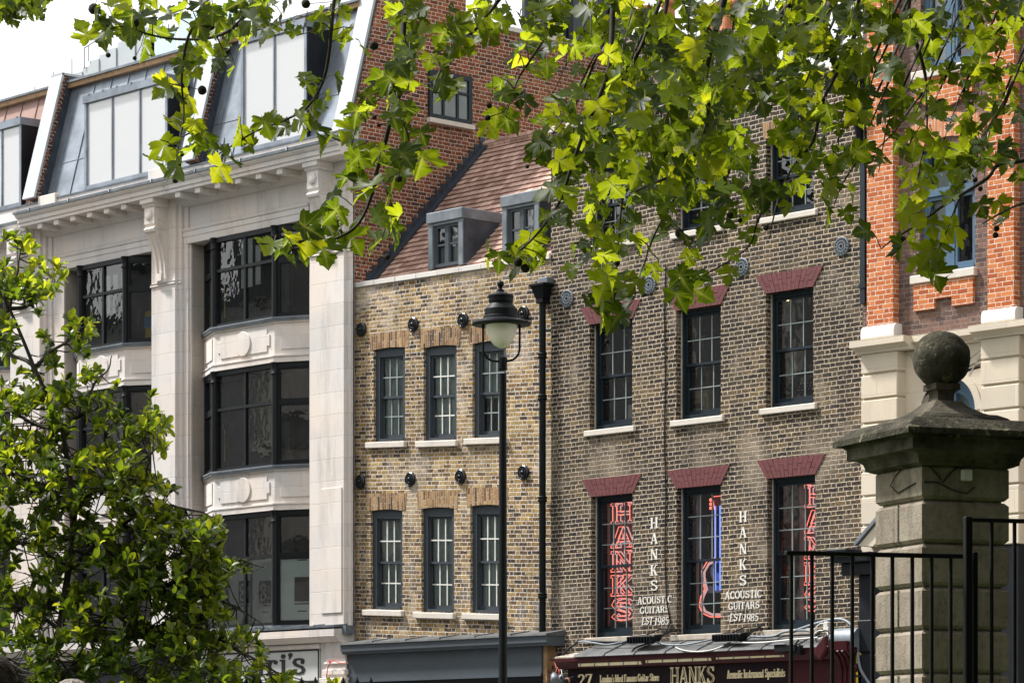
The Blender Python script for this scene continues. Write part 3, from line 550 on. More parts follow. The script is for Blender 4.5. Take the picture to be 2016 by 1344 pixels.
# ================================================================== A: pale stone building with bay windows and a metal mansard
A = thing('stone_bay_fronted_building', 'pale stone building with dark framed bay windows and a metal mansard with glazed dormers', 'building', (-6, 0, 0))
wP, wS, wJ, wB, wc = 0.25, 0.18, 0.08, -0.25, 0.20
xL = -16.0; xE = 0.0
xP1, xP1b = X(610, wP), X(677, wP); xP2, xP2b = X(298, wP), X(345, wP); xP3, xP3b = X(20, wP), X(78, wP)
zShop = Z(650, 1234, 0.5); zSof = Z(640, 309, 0.72); zWall1 = zSof + 0.35
yS = zShop - 0.12
bays = [(X(376, wJ), xP1 - 0.22), (X(126, wJ), xP2 - 0.22), (X(-150, wJ), xP3 - 0.22)]
# heights of the three rows of bay windows (frame top, transom, frame bottom)
rows = [(Z(440, 465, wc), Z(452, 529, wc), Z(440, 642, wc)), (Z(440, 729, wc), Z(452, 804, wc), Z(440, 927, wc)), (Z(440, 1014, wc), Z(452, 1101, wc), Z(440, 1236, wc))]
zArc = rows[0][0] + 0.02
# frieze wall above the bays, walls between, recess backs
m = MB()
segs = [(xL, bays[2][0]), (bays[2][1], bays[1][0]), (bays[1][1], bays[0][0]), (bays[0][1], xE - 0.004)]
for a, b in segs: m.wb(a, b, -0.35, wJ, yS, zArc)
m.wb(xL, xE - 0.004, -0.35, wJ, zArc, zWall1); m.wb(xL, xE - 0.02, -0.33, wJ - 0.05, 0.1, yS)
m.build('wall', M['stone'], A)
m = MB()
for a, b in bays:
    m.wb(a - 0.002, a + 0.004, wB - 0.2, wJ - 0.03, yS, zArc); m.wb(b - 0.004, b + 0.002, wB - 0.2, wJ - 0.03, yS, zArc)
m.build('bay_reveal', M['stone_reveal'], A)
# pilasters: stepped strips, raised lower panel
for a, b in ((xP1, xP1b), (xP2, xP2b), (xP3, xP3b)):
    m = MB(); m.wb(a, b, wJ, wP, yS, zSof); m.wb(a - 0.12 + 0.12, b + 0.11, wJ, wS, yS, zSof)
    if b > -1: m.wb(b + 0.11, xE - 0.006, wJ + 0.001, 0.12, yS, zSof)
    else: m.wb(b + 0.11, b + 0.25, wJ + 0.001, 0.12, yS, zSof)
    p = m.build('pilaster', M['stone'], A, bevel=0.006)
    m = MB(); zq0, zq1 = Z(655, 1206, wP), Z(655, 960, wP); m.wb(a + 0.36, b - 0.05, wP, wP + 0.022, zq0, zq1); m.build('panel', M['stone_plain'], p, bevel=0.006)
    m = MB(); m.wb(a - 0.02, b + 0.13, wJ + 0.02, wP + 0.06, yS, yS + 0.16); m.build('lead_skirt', M['lead'], p)
    zn = Z(325, 560, wP) if b < -3 else Z(325, 560, wP)
    m = MB(); m.prof(a - 0.01, b + 0.005, [(wP, zn - 0.03), (wP + 0.03, zn - 0.01), (wP + 0.02, zn + 0.02), (wP + 0.035, zn + 0.04), (wP, zn + 0.05)]); m.prof(b + 0.006, b + 0.12, [(wS, zn - 0.03), (wS + 0.03, zn - 0.01), (wS + 0.02, zn + 0.02), (wS + 0.035, zn + 0.04), (wS, zn + 0.05)]); m.build('band', M['stone_plain'], p)
    # scroll bracket under the cornice
    wF = 0.68; xc0 = (a + b) / 2 - 0.17; xc1 = (a + b) / 2 + 0.17; zz = lambda py: Z(300, py, 0.5)
    z1, z2, z3, z4 = zSof, zSof - 0.17, zSof - 0.66, zSof - 1.68
    m = MB(); pts = [(wP, z2), (0.60, z2), (0.60, z3 + 0.16), (0.57, z3 + 0.10), (0.62, z3 + 0.06), (0.60, z3), (0.55, z3 - 0.02)]
    for k in range(9):
        t = k / 8; pts.append((0.53 - 0.21 * math.sin(t * math.pi / 2), z3 - 0.06 - 0.95 * t + 0.10 * math.sin(t * math.pi)))
    pts += [(0.32, z4 + 0.03), (wP, z4 - 0.02)]
    m.prof(xc0, xc1, pts); m.wb(xc0 - 0.05, xc1 + 0.05, wP, wF, zSof - 0.10, zSof); m.prof(xc0 - 0.03, xc1 + 0.03, [(wP, z2), (0.61, z2), (0.655, zSof - 0.10), (wP, zSof - 0.10)])
    br = m.build('scroll_bracket', M['stone_plain'], p, bevel=0.008)
    m = MB(); m.lathe(((xc0 + xc1) / 2, -0.60, (z2 + z3) / 2 + 0.1), [(0.11, 0), (0.11, 0.02), (0.10, 0.03), (0.004, 0.035)], 20, (0, -1, 0))
    m.wb(xc0 + 0.08, xc1 - 0.08, 0.36, 0.372, z4 + 0.05, z4 + 0.2); m.wb(xc1, xc1 + 0.015, 0.34, 0.56, z3 + 0.05, z3 + 0.09); m.wb(xc1, xc1 + 0.015, 0.52, 0.56, z3 + 0.09, z3 + 0.28); m.wb(xc1, xc1 + 0.015, 0.38, 0.52, z3 + 0.24, z3 + 0.28); m.wb(xc1, xc1 + 0.015, 0.38, 0.42, z3 + 0.14, z3 + 0.24)
    for q in (0.07, 0.22): m.tube([(xc0 + q + 0.02, -(0.535 - 0.21 * math.sin(t / 8 * math.pi / 2)), z3 - 0.06 - 0.95 * t / 8 + 0.10 * math.sin(t / 8 * math.pi)) for t in range(9)], 0.018, 5)
    m.build('ornament', M['stone_plain'], br)
# architrave over each bay
m = MB()
for a, b in bays:
    z = zArc; m.prof(a - 0.18, b + 0.05, [(wJ, z), (wJ + 0.05, z), (wJ + 0.05, z + 0.13), (wJ + 0.065, z + 0.14), (wJ + 0.065, z + 0.24), (wJ + 0.085, z + 0.25), (wJ + 0.10, z + 0.30), (wJ, z + 0.31)])
m.build('architrave', M['stone_plain'], A)
# cornice with lead top and blocks beneath
xc = X(25, 0.85); wC = 0.84
def cornice(x0, x1, z, dw=0.0):
    return [(0.0, z), (0.70 + dw, z), (0.70 + dw, z + 0.07), (0.73 + dw, z + 0.075), (0.73 + dw, z + 0.16), (0.76 + dw, z + 0.17), (0.80 + dw, z + 0.21), (0.81 + dw, z + 0.245), (0.0, z + 0.245)]
m = MB(); m.prof(xc, xE + 0.42, cornice(0, 0, zSof)); m.prof(xL, xc - 0.05, cornice(0, 0, zSof - 0.12, -0.22))
m.prof(xL, xE, [(wJ, zSof - 0.20), (wJ + 0.06, zSof - 0.18), (wJ + 0.13, zSof - 0.08), (wJ + 0.15, zSof), (wJ, zSof)])
co = m.build('cornice', M['stone_plain'], A)
m = MB(); z = zSof + 0.245
m.prof(xc - 0.02, xE + 0.44, [(0.1, z), (0.84, z), (0.845, z + 0.055), (0.1, z + 0.11)]); m.prof(xL, xc - 0.07, [(0.1, z - 0.12), (0.62, z - 0.12), (0.625, z - 0.065), (0.1, z - 0.01)])
q = xc + 0.6
while q < xE: m.tube([(q, -0.3, z + 0.10), (q, -0.855, z + 0.055), (q, -0.86, z)], 0.018, 5); q += 1.45
m.build('lead_capping', M['lead'], co)
for a, b in ((xP2b + 0.30, xP1 - 0.10), (xP3b + 0.30, xP2 - 0.10)):
    n = 6
    for k in range(n): q = a + (b - a) * (k + 0.5) / n; m = MB(); m.wb(q - 0.085, q + 0.085, 0.2, 0.66, zSof - 0.11, zSof - 0.001); m.build('modillion', M['stone_plain'], co, bevel=0.006)
# blocking course above the cornice
zBl = zSof + 0.30; zTop = Z(560, 288, 0.2)
m = MB(); m.wb(xL, xE - 0.004, -0.2, 0.28, zSof + 0.2, zTop); m.build('blocking_course', M['stone_plain'], A)
for px in (310, 92):
    a = X(px, 0.33); m = MB(); m.wb(a - 0.32, a + 0.32, 0.2, 0.34, zSof + 0.2, zTop + 0.12); m.build('pedestal', M['stone_plain'], A, bevel=0.01)
m = MB(); m.prof(xL, xE, [(0.30, zTop), (0.305, zTop + 0.035), (-0.2, zTop + 0.07), (-0.2, zTop)]); m.build('lead_flashing', M['lead'], A)
# bay windows
def bay(a, b, first, idx):
    cw = 0.245; x1, x2 = a + (b - a) * cw, b - (b - a) * cw
    P = [(a, -wB), (x1, -wc), (x2, -wc), (b, -wB)]
    def off(e):
        return [(a - 0.0, -wB - e), (x1 - e * 0.2, -wc - e), (x2 + e * 0.2, -wc - e), (b + 0.0, -wB - e), (b, 0.55), (a, 0.55)]
    prev = None
    for r, (zt, zm, zb) in enumerate(rows):
        m = MB(); fd = 0.10
        L1 = (Vector(P[1]) - Vector(P[0])).length; L2 = x2 - x1
        for p0, p1, Ln, cols in ((P[0], P[1], L1, 1), (P[1], P[2], L2, 2), (P[2], P[3], L1, 1)):
            e0 = 0.04 if cols == 1 else 0.035; st = 0.05
            m.seg(p0, p1, 0.0, Ln, -fd, 0.004, zt - 0.10, zt); m.seg(p0, p1, 0, Ln, -fd, 0.006, zb, zb + 0.06)
            for t in ([e0, Ln - e0] if cols == 1 else [e0, Ln / 2, Ln - e0]):
                m.seg(p0, p1, t - st / 2 - 0.005, t + st / 2 + 0.005, -fd, 0.0 if t != Ln / 2 else -0.012, zb + 0.06, zt - 0.10)
            m.seg(p0, p1, 0.06, Ln - 0.06, -fd, -0.004, zm - 0.03, zm + 0.03)
            if cols == 1:
                for za, zb2 in ((zb + 0.06, zm - 0.03), (zm + 0.03, zt - 0.10)):
                    m.seg(p0, p1, 0.065, 0.10, -0.05, -0.008, za, zb2); m.seg(p0, p1, Ln - 0.10, Ln - 0.065, -0.05, -0.008, za, zb2); m.seg(p0, p1, 0.10, Ln - 0.10, -0.05, -0.009, za, za + 0.035); m.seg(p0, p1, 0.10, Ln - 0.10, -0.05, -0.009, zb2 - 0.035, zb2)
        for q in (P[1], P[2]):
            m.lathe((q[0], q[1] + 0.005, zb), [(0.062, 0), (0.062, zt - zb - 0.02)], 10)
        fo = m.build('bay_window', M['frame_dark'], A)
        g = MB()
        for p0, p1 in zip(P[:3], P[1:]):
            n = Vector((p1[1] - p0[1], -(p1[0] - p0[0]), 0)).normalized() * -0.05
            g.quad((p0[0] + n.x, p0[1] + n.y, zb), (p1[0] + n.x, p1[1] + n.y, zb), (p1[0] + n.x, p1[1] + n.y, zt), (p0[0] + n.x, p0[1] + n.y, zt))
        g.build('glass', M['glass_bay'], fo, fix=False)
        for q in (P[1], P[2]):
            m = MB(); m.lathe((q[0], q[1], zt - 0.25), [(0.05, 0), (0.085, 0.02), (0.085, 0.04), (0.06, 0.06), (0.075, 0.12), (0.06, 0.2), (0.085, 0.22), (0.085, 0.25)], 10)
            m.build('capital', M['frame_dark'], fo)
        m = MB(); m.plan(off(0.085), zb - 0.035, zb); m.plan(off(0.07), zb - 0.075, zb - 0.035); m.build('lead_sill', M['lead'], fo)
        nxt = rows[r + 1][0] if r < 2 else None
        if nxt is not None:                               # stone spandrel with raised plaque and disc
            m = MB(); m.plan(off(0.0), nxt, zb - 0.075); m.plan(off(0.03), zb - 0.115, zb - 0.075); m.plan(off(0.045), nxt, nxt + 0.06); m.plan(off(0.028), nxt + 0.06, nxt + 0.11); m.plan(off(0.05), nxt + 0.11, nxt + 0.135)
            sp_ = m.build('spandrel', M['stone_plain'], A)
            m = MB(); za, zb2 = nxt + 0.23, zb - 0.20; xm = (x1 + x2) / 2
            m.wb(x1 + 0.22, x2 - 0.22, wc, wc + 0.022, za, zb2); m.wb(x1 + 0.14, x2 - 0.14, wc, wc + 0.021, za + 0.11, zb2 - 0.11)
            m.lathe((xm, -wc - 0.01, (za + zb2) / 2), [(0.245, 0), (0.245, 0.03), (0.235, 0.038), (0.004, 0.04)], 32, (0, -1, 0), False)
            for p0, p1 in ((P[0], P[1]), (P[2], P[3])): m.seg(p0, p1, 0.14, L1 - 0.14, 0, 0.022, za + 0.02, zb2)
            m.build('plaque', M['stone_plain'], sp_, bevel=0.005)
        m = MB(); yb = 1.5 if r != 1 else 1.6
        m.box(a - 0.2, b + 0.2, -wB - 0.35 + 0.62, -wB + 0.30, zt + 0.02, zt + 0.26); m.box(a - 0.6, b + 0.6, 2.6, 2.7, zb - 0.5, zt + 0.3)
        m.box(x1 + 0.5, x1 + 0.62, 1.2, 1.32, zb, zt); m.box(x2 + 0.3, x2 + 0.5, 1.9, 2.1, zb, zt)
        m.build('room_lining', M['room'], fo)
        m = MB(); m.wb(x1 - 0.15, x1 - 0.13, -0.18, -0.16, zb + 0.25, zb + 0.9); m.build('stay', M['brass'], fo); m = MB(); m.wb(x2 + 0.16, x2 + 0.18, wc - 0.22, wc - 0.20, zb + 0.25, zb + 0.85); m.build('stay', M['brass'], fo); m = MB() 
    return P, x1, x2
BP = [bay(a, b, i == 0, i) for i, (a, b) in enumerate(bays)]
floors(A, xL, xE - 0.06, [rows[2][2] - 0.25, rows[1][2] - 0.3, rows[0][2] - 0.3, zSof], 0.55, 3.5)
# papers taped inside the top row, building-site posters in the bottom row
def sheet_of_paper(x0, x1, z0, z1, w, label, grp, mat='paper', name='paper_sheet'):
    m = MB(); m.wb(x0, x1, w - 0.004, w, z0, z1); return tag(m.build(name, M[mat]), label, 'paper', grp)
wp = wc - 0.07
for (a, b, t, q), lb in zip([(203, 217, 543, 580), (222.6, 232, 540, 577), (239, 253, 534.5, 572.6), (203, 217, 584, 618), (222.6, 232, 581, 615.5), (239, 253, 576, 610.7)],
        ['upper white paper sheet nearest the left post of the narrow bay', 'upper white paper strip between two wider sheets in the narrow bay', 'upper white paper sheet beside the right post of the narrow bay', 'lower white paper sheet nearest the left post of the narrow bay', 'lower white paper strip between two wider sheets in the narrow bay', 'lower white paper sheet beside the right post of the narrow bay']):
    c = (a + b) / 2; sheet_of_paper(X(a, wp), X(b, wp), Z(c, q, wp), Z(c, t, wp), wp, lb, 'paper sheets taped in the top bay windows')
for (a, b, t, q), lb in zip([(475, 497, 470, 566), (503, 513, 482, 560)], ['long white paper hanging in the left pane of the wide top bay', 'short white paper strip in the right pane of the wide top bay']):
    c = (a + b) / 2; sheet_of_paper(X(a, wp), X(b, wp), Z(c, q, wp), Z(c, t, wp), wp, lb, 'paper sheets taped in the top bay windows')
# ---- lettering: a small slab-serif stroke alphabet
def ribbon(pts, w0, w1=None):
    out = []; n = len(pts)
    for i in range(n - 1):
        (xa, ya), (xb, yb) = pts[i], pts[i + 1]
        def nrm(j):
            p, q = pts[max(j - 1, 0)], pts[min(j + 1, n - 1)]; dx, dy = q[0] - p[0], q[1] - p[1]; l = math.hypot(dx, dy) or 1; return -dy / l, dx / l
        na, nb = nrm(i), nrm(i + 1)
        wa = w0 * (0.45 + 0.55 * abs(na[0])) / 2; wb_ = w0 * (0.45 + 0.55 * abs(nb[0])) / 2
        if w1: wa = wb_ = w0 / 2
        out.append([(xa + na[0] * wa, ya + na[1] * wa), (xa - na[0] * wa, ya - na[1] * wa), (xb - nb[0] * wb_, yb - nb[1] * wb_), (xb + nb[0] * wb_, yb + nb[1] * wb_)])
    return out
def arc(cx, cy, rx, ry, a0, a1, w, n=14): return ribbon([(cx + rx * math.cos(R(a0 + (a1 - a0) * k / n)), cy + ry * math.sin(R(a0 + (a1 - a0) * k / n))) for k in range(n + 1)], w)
def rc(x0, y0, x1, y1): return [[(x0, y0), (x1, y0), (x1, y1), (x0, y1)]]
def ln_(x0, y0, x1, y1, t): return [[(x0 - t / 2, y0), (x0 + t / 2, y0), (x1 + t / 2, y1), (x1 - t / 2, y1)]]
def stem(x, y0, y1, t=0.17, sb=True, st=True, s=0.07, sl=0.075):
    o = rc(x - t / 2, y0, x + t / 2, y1)
    if sb: o += rc(x - t / 2 - s, y0, x + t / 2 + s, y0 + sl)
    if st: o += rc(x - t / 2 - s, y1 - sl, x + t / 2 + s, y1)
    return o
SC = [(0.60, 0.78), (0.52, 0.90), (0.34, 0.945), (0.17, 0.88), (0.12, 0.74), (0.20, 0.60), (0.36, 0.52), (0.53, 0.43), (0.61, 0.28), (0.55, 0.13), (0.37, 0.055), (0.19, 0.10), (0.10, 0.23)]
Xh = 0.64
def glyph(c):
    T = 0.17
    if c == 'H': return stem(.16, 0, 1) + stem(.64, 0, 1) + rc(.2, .46, .6, .55), .8
    if c == 'A': return ln_(.13, 0, .38, 1, .09) + ln_(.65, 0, .42, 1, .19) + rc(.2, .28, .6, .36) + rc(.02, 0, .26, .07) + rc(.48, 0, .8, .07), .82
    if c == 'N': return stem(.14, 0, 1, .09) + stem(.66, 0, 1, .09) + ln_(.62, 0, .16, 1, .19), .8
    if c == 'K': return stem(.16, 0, 1) + ln_(.26, .42, .62, 1, .09) + ln_(.64, 0, .36, .56, .19) + rc(.48, 0, .8, .07) + rc(.5, .93, .76, 1), .8
    if c == 'S': return ribbon(SC, .16) + rc(.56, .70, .63, .98) + rc(.08, .02, .15, .3), .72
    if c == 'C': return arc(.40, .5, .30, .46, 50, 310, .17) + rc(.6, .68, .67, .96), .72
    if c == 'G': return arc(.40, .5, .30, .46, 50, 320, .17) + rc(.6, .68, .67, .96) + rc(.54, .06, .70, .42) + rc(.46, .38, .76, .45), .8
    if c == 'O': return arc(.40, .5, .31, .46, 0, 360, .17, 20), .8
    if c == 'U': return stem(.16, .3, 1, T, False) + stem(.62, .3, 1, .09, False) + arc(.39, .3, .23, .26, 180, 360, .15), .78
    if c == 'T': return stem(.36, 0, 1, T, True, False) + rc(.04, .92, .68, 1) + rc(.04, .72, .10, 1) + rc(.62, .72, .68, 1), .72
    if c == 'I': return stem(.18, 0, 1), .36
    if c == 'R': return stem(.16, 0, 1) + arc(.34, .73, .22, .235, 95, -95, .15) + rc(.2, .45, .4, .52) + rc(.2, .93, .4, 1) + ln_(.66, 0, .44, .5, .18) + rc(.56, 0, .8, .07), .8
    if c == 'E': return stem(.16, 0, 1) + rc(.2, 0, .6, .08) + rc(.2, .92, .6, 1) + rc(.2, .46, .45, .54) + rc(.54, 0, .6, .27) + rc(.54, .75, .6, 1), .66
    if c == 'L': return stem(.16, 0, 1) + rc(.2, 0, .6, .08) + rc(.53, 0, .6, .3), .64
    if c == 'M': return stem(.12, 0, 1, .1) + stem(.82, 0, 1) + ln_(.48, 0, .18, 1, .18) + ln_(.48, 0, .76, 1, .09), .98
    if c == 'F': return stem(.16, 0, 1) + rc(.2, .92, .6, 1) + rc(.2, .46, .45, .54) + rc(.54, .72, .6, 1), .62
    if c == '1': return stem(.22, 0, 1, .15, True, False) + ln_(.1, .82, .2, 1, .09), .44
    if c == '9': return arc(.30, .68, .21, .29, 0, 360, .14, 18) + arc(.30, .52, .21, .48, 20, -110, .12), .6
    if c == '8': return arc(.30, .74, .18, .22, 0, 360, .13, 16) + arc(.30, .27, .22, .25, 0, 360, .14, 16), .6
    if c == '5': return arc(.28, .32, .22, .29, 130, -140, .14) + rc(.1, .5, .17, 1) + rc(.1, .9, .5, 1), .58
    if c == '2': return arc(.28, .72, .20, .25, 170, -20, .14) + ln_(.10, .06, .46, .66, .12) + rc(.06, 0, .54, .1) + rc(.48, 0, .54, .22), .6
    if c == '7': return rc(.05, .9, .55, 1) + ln_(.2, 0, .48, .92, .15) + rc(.05, .76, .11, 1), .58
    if c == "'": return rc(.06, .74, .17, 1), .22
    if c == 'o': return arc(.29, .32, .21, .29, 0, 360, .15, 18), .58
    if c == 'n': return stem(.14, 0, Xh) + arc(.32, .42, .17, .2, 150, 0, .13) + stem(.49, 0, .44, .15, True, False), .63
    if c == 'm': return stem(.14, 0, Xh) + arc(.30, .42, .15, .2, 150, 0, .13) + stem(.46, 0, .44, .15, True, False) + arc(.61, .42, .15, .2, 150, 0, .13) + stem(.77, 0, .44, .15, True, False), .9
    if c == 'd': return arc(.26, .32, .19, .29, 0, 360, .14, 18) + stem(.46, 0, 1, .15), .6
    if c == 'a': return arc(.25, .19, .17, .17, 0, 360, .12, 14) + stem(.44, 0, .46, .15, True, False) + arc(.28, .46, .19, .16, 0, 160, .12), .58
    if c == 's': return ribbon([(x * .7 + .02, y * Xh) for x, y in SC], .13), .48
    if c == 't': return stem(.18, .04, .9, .15, False, False) + rc(.04, .55, .38, Xh) + arc(.27, .1, .10, .09, 180, 330, .1), .42
    if c == 'u': return stem(.14, .16, Xh, .15, False) + arc(.3, .2, .17, .18, 180, 360, .13) + stem(.48, 0, Xh, .15), .63
    if c == 'i': return stem(.16, 0, Xh) + arc(.16, .84, .055, .06, 0, 360, .13, 10), .34
    if c == 'r': return stem(.14, 0, Xh) + arc(.34, .40, .17, .2, 160, 55, .13) + arc(.40, .54, .05, .05, 0, 360, .1, 8), .48
    if c == 'g': return arc(.26, .40, .17, .21, 0, 360, .13, 14) + arc(.27, .0, .2, .14, 0, 360, .1, 14) + rc(.38, .56, .54, Xh), .56
    if c == 'e': return arc(.28, .32, .20, .29, 20, 330, .14) + rc(.12, .30, .48, .37), .54
    if c == 'c': return arc(.28, .32, .20, .29, 50, 320, .14) + arc(.42, .48, .04, .05, 0, 360, .1, 8), .52
    if c == 'p': return stem(.14, -.28, Xh) + arc(.32, .32, .19, .29, 0, 360, .14, 18), .6
    if c == 'l': return stem(.15, 0, 1), .32
    if c == 'b': return stem(.14, 0, 1) + arc(.32, .32, .19, .29, 0, 360, .14, 18), .6
    return [], .3
def lettering(m, txt, xa, xb, z, h, w, slant=0.0, d=0.012, bold=0.0):
    tot = sum(glyph(c)[1] for c in txt); k = (xb - xa) / tot; x = xa
    for c in txt:
        ps, wd = glyph(c)
        for p in ps:
            for o_ in ((0,) if not bold else (-bold, bold)): m.poly_y([(x + (px + o_) * k + slant * py * h, z + py * h) for px, py in p], w, w + d + random.uniform(0, 0.0012))
        x += wd * k
def painted(parent_txt, items, mat, w, name, label, cat, grp=None):
    t = thing(name, label, cat, (X(items[0][1], w), -w, Z(items[0][1], items[-1][4], w)), group=grp)
    for txt, pa, pb, ztop, zbot, sl in items:
        m = MB(); c = (pa + pb) / 2; xa, xb = X(pa, w), X(pb, w); zb, zt = Z(c, zbot, w), Z(c, ztop, w); lettering(m, txt, xa, xb, zb, zt - zb, w, sl, 0.004)
        m.build('letter' if len(txt) == 1 else 'word', M[mat], t)
def column(cx, ys, half):
    it = []
    for ch, y in zip('HANKS', ys): it.append((ch, cx - half, cx + half, y - 11, y + 10, 0))
    return it
painted(None, column(1288, (1029, 1060, 1091, 1122, 1152), 7.6) + [('ACOUSTIC', 1255, 1323, 1173, 1187, 0), ('GUITARS', 1260, 1318, 1192.5, 1206, 0), ('EST', 1263, 1285, 1214, 1229, .18), ('1985', 1288, 1316, 1214, 1229, .18)], 'letter_white', 0.006, 'painted_lettering', 'white painted lettering crossed by the black wall cable on the sooty brick', 'lettering', 'white lettering painted on the brick')
painted(None, column(1463, (1017, 1048, 1080, 1111, 1142), 7.6) + [('ACOUSTIC', 1427, 1500, 1162, 1177, 0), ('GUITARS', 1434, 1496, 1184, 1198, 0), ('EST', 1436, 1460, 1207, 1222, .18), ('1985', 1463, 1493, 1207, 1222, .18)], 'letter_white', 0.006, 'painted_lettering', 'white painted lettering without a cable between middle and right neon windows', 'lettering', 'white lettering painted on the brick')
# posters with the figure eight
def poster(x0, x1, z0, z1, p0, nrm, xq, label, show=True):
    pass
(P_, x1b, x2b) = BP[0]; zt, zm, zb = rows[2]
wf = wc - 0.06
for (a, b, lb, sq) in ((451, 492, 'pale film poster with a black figure eight square, behind the magnolia tip', (470, 492)), (497, 546, 'pale film poster with the fully visible figure eight square', (510, 533.5))):
    po = thing('window_poster', lb, 'poster', (X((a + b) / 2, wf), -wf, zb), group='builder posters filling the lowest bay window')
    m = MB(); m.wb(X(a, wf), X(b, wf), wf - 0.005, wf, zb + 0.06, zm - 0.03); m.build('film', M['film'], po)
    s0, s1 = X(sq[0], wf), X(sq[1], wf); c = sum(sq) / 2; q0, q1 = Z(c, 1187, wf), Z(c, 1142.5, wf)
    m = MB(); m.wb(s0, s1, wf, wf + 0.003, q0, q1); m.build('logo_square', M['letter_black'], po)
    m = MB(); h = q1 - q0; xw = s1 - s0
    for cy in (0.30, 0.68):
        n = 20
        for k in range(n):
            a0, a1 = 2 * math.pi * k / n, 2 * math.pi * (k + 1) / n
            f = lambda a, r: (s0 + xw * (0.36 + r * math.cos(a)), q0 + h * (cy + 0.195 / 0.24 * r * 0.98 * math.sin(a)))
            m.poly_y([f(a0, 0.26), f(a1, 0.26), f(a1, 0.13), f(a0, 0.13)], wf, wf + 0.007)
    yy = q0 + h * 0.18                                      # the word set upright along the square
    for ch in 'build':
        ps, wd = glyph(ch)
        for p in ps: m.poly_y([(s0 + xw * 0.93 - v_ * xw * 0.26, yy + u_ * h * 0.235) for u_, v_ in p], wf, wf + 0.007)
        yy += wd * h * 0.235
    m.build('logo', M['letter_white'], po)
    m = MB(); lettering(m, 'www8buildcouk', s0, s1, Z(c, 1192.5, wf), 0.035, wf, 0, 0.004); lettering(m, 'otnmnadosrt', s0 + xw * .25, s1 - xw * .25, Z(c, 1107, wf), 0.03, wf, 0, 0.004) if False else None; m.wb(s0 + xw * .25, s1 - xw * .25, wf, wf + .003, Z(c, 1205, wf), Z(c, 1203, wf)); m.build('small_print', M['letter_black'], po)
p0, p1 = Vector(P_[2]), Vector(P_[3]); e = (p1 - p0).normalized()
po = thing('window_poster', 'pale film poster with a blank dark square on the right side of the lowest bay', 'poster', (P_[2][0], P_[2][1], zb), group='builder posters filling the lowest bay window')
m = MB(); m.seg(P_[2], P_[3], 0.08, 1.02, -0.065, -0.06, zb + 0.06, zm - 0.03); m.build('film', M['film'], po)
m = MB(); m.seg(P_[2], P_[3], 0.40, 0.80, -0.06, -0.057, zb + 0.46, zb + 0.93); m.seg(P_[2], P_[3], 0.40, 0.8, -0.06, -0.057, zb + 0.40, zb + 0.425); m.seg(P_[2], P_[3], 0.46, 0.66, -0.06, -0.057, zb + 0.26, zb + 0.28); m.seg(P_[2], P_[3], 0.46, 0.66, -0.06, -0.057, zm - 0.10, zm - 0.08); m.build('logo_square', M['letter_black'], po)
po = thing('window_poster', 'narrow pale film in the canted left side of the lowest bay', 'poster', (P_[0][0], P_[0][1], zb), group='builder posters filling the lowest bay window')
m = MB(); m.seg(P_[0], P_[1], 0.08, 0.95, -0.065, -0.06, zb + 0.06, zm - 0.03); m.build('film', M['film'], po)
m = MB(); m.seg(P_[0], P_[1], 0.30, 0.62, -0.06, -0.057, zb + 0.46, zb + 0.93); m.build('logo_square', M['frame_grey'], po)
# yellow and blue sack seen in the right pane of the narrow bay
t = thing('printed_sack', 'yellow and blue printed sack standing inside the narrow top bay', 'sack', (X(292, wc - 0.4), 0.2, rows[0][2]))
m = MB(); xq0, xq1 = X(284, wc - 0.35), X(304, wc - 0.35); zq = rows[0][2] + 0.05; m.wb(xq0, xq1, wc - 0.5, wc - 0.35, zq, zq + 0.62); m.build('sack_body', M['yellow'], t, bevel=0.03)
m = MB(); m.wb(xq0 - 0.004, xq1 + 0.004, wc - 0.505, wc - 0.345, zq + 0.27, zq + 0.50); m.build('blue_print', plain('blue_print', (0.05, 0.20, 0.42), 0.6), t)
t = thing('drink_cup', 'small orange paper cup on the sill inside the middle bay', 'cup', (X(481, 0), 0, rows[1][2])); m = MB(); m.lathe((X(482, wc - .1), -(wc - 0.1), rows[1][2] + 0.06), [(0.028, 0), (0.04, 0.1), (0.036, 0.1), (0.025, 0.01)], 12); m.build('cup_body', plain('orange_cup', (0.55, 0.25, 0.08)), t)
# mansard: sloping metal roof, upstands, glazed dormers
KM = 0.27; zM0 = zTop + 0.05; zM1 = zM0 + 2.5; yM = lambda z: -0.10 + (z - zM0) * KM
def slope_box(m, x0, x1, z0, z1, lift0, lift1):            # slab lying on the mansard slope
    g = lambda z, l: (yM(z) - l, z + l * KM)
    a, b, c, d = g(z0, lift0), g(z0, lift1), g(z1, lift1), g(z1, lift0); m.poly_x(x0, x1, [a, b, c, d])
xs_end = xE - 0.42
xU2 = X(372, 0.2); xU1 = X(62, 0.2)
for (a, b, mt, cuts) in ((xL, xU1, 'brown_metal', (0.4, 0.8)), (xU1 + 0.4, xU2, 'zinc', (0.12, 0.55)), (xU2 + 0.4, xs_end, 'zinc', (0.12, 0.6))):
    m = MB(); slope_box(m, a, b, zM0, zM1, -0.1, 0.0); q = a + 0.25
    while q < b: slope_box(m, q, q + 0.018, zM0, zM1, 0.0, 0.022); q += 0.62
    if mt == 'zinc': slope_box(m, a, b, zM0 + 0.80, zM0 + 0.815, 0.0, 0.012)
    ms = m.build('mansard_slope', M[mt], A)
    m = MB(); m.box(a, b, yM(zM1) - 0.12, yM(zM1) + 0.9, zM1, zM1 + 0.10); m.build('eaves_board', M['timber'] if b < xU2 + 0.1 else M['timber'], ms)
    m = MB(); m.box(a, b, yM(zM1) - 0.16, yM(zM1) + 0.9, zM1 + 0.102, zM1 + 0.15); m.build('roof_edge', M['lead'], ms)
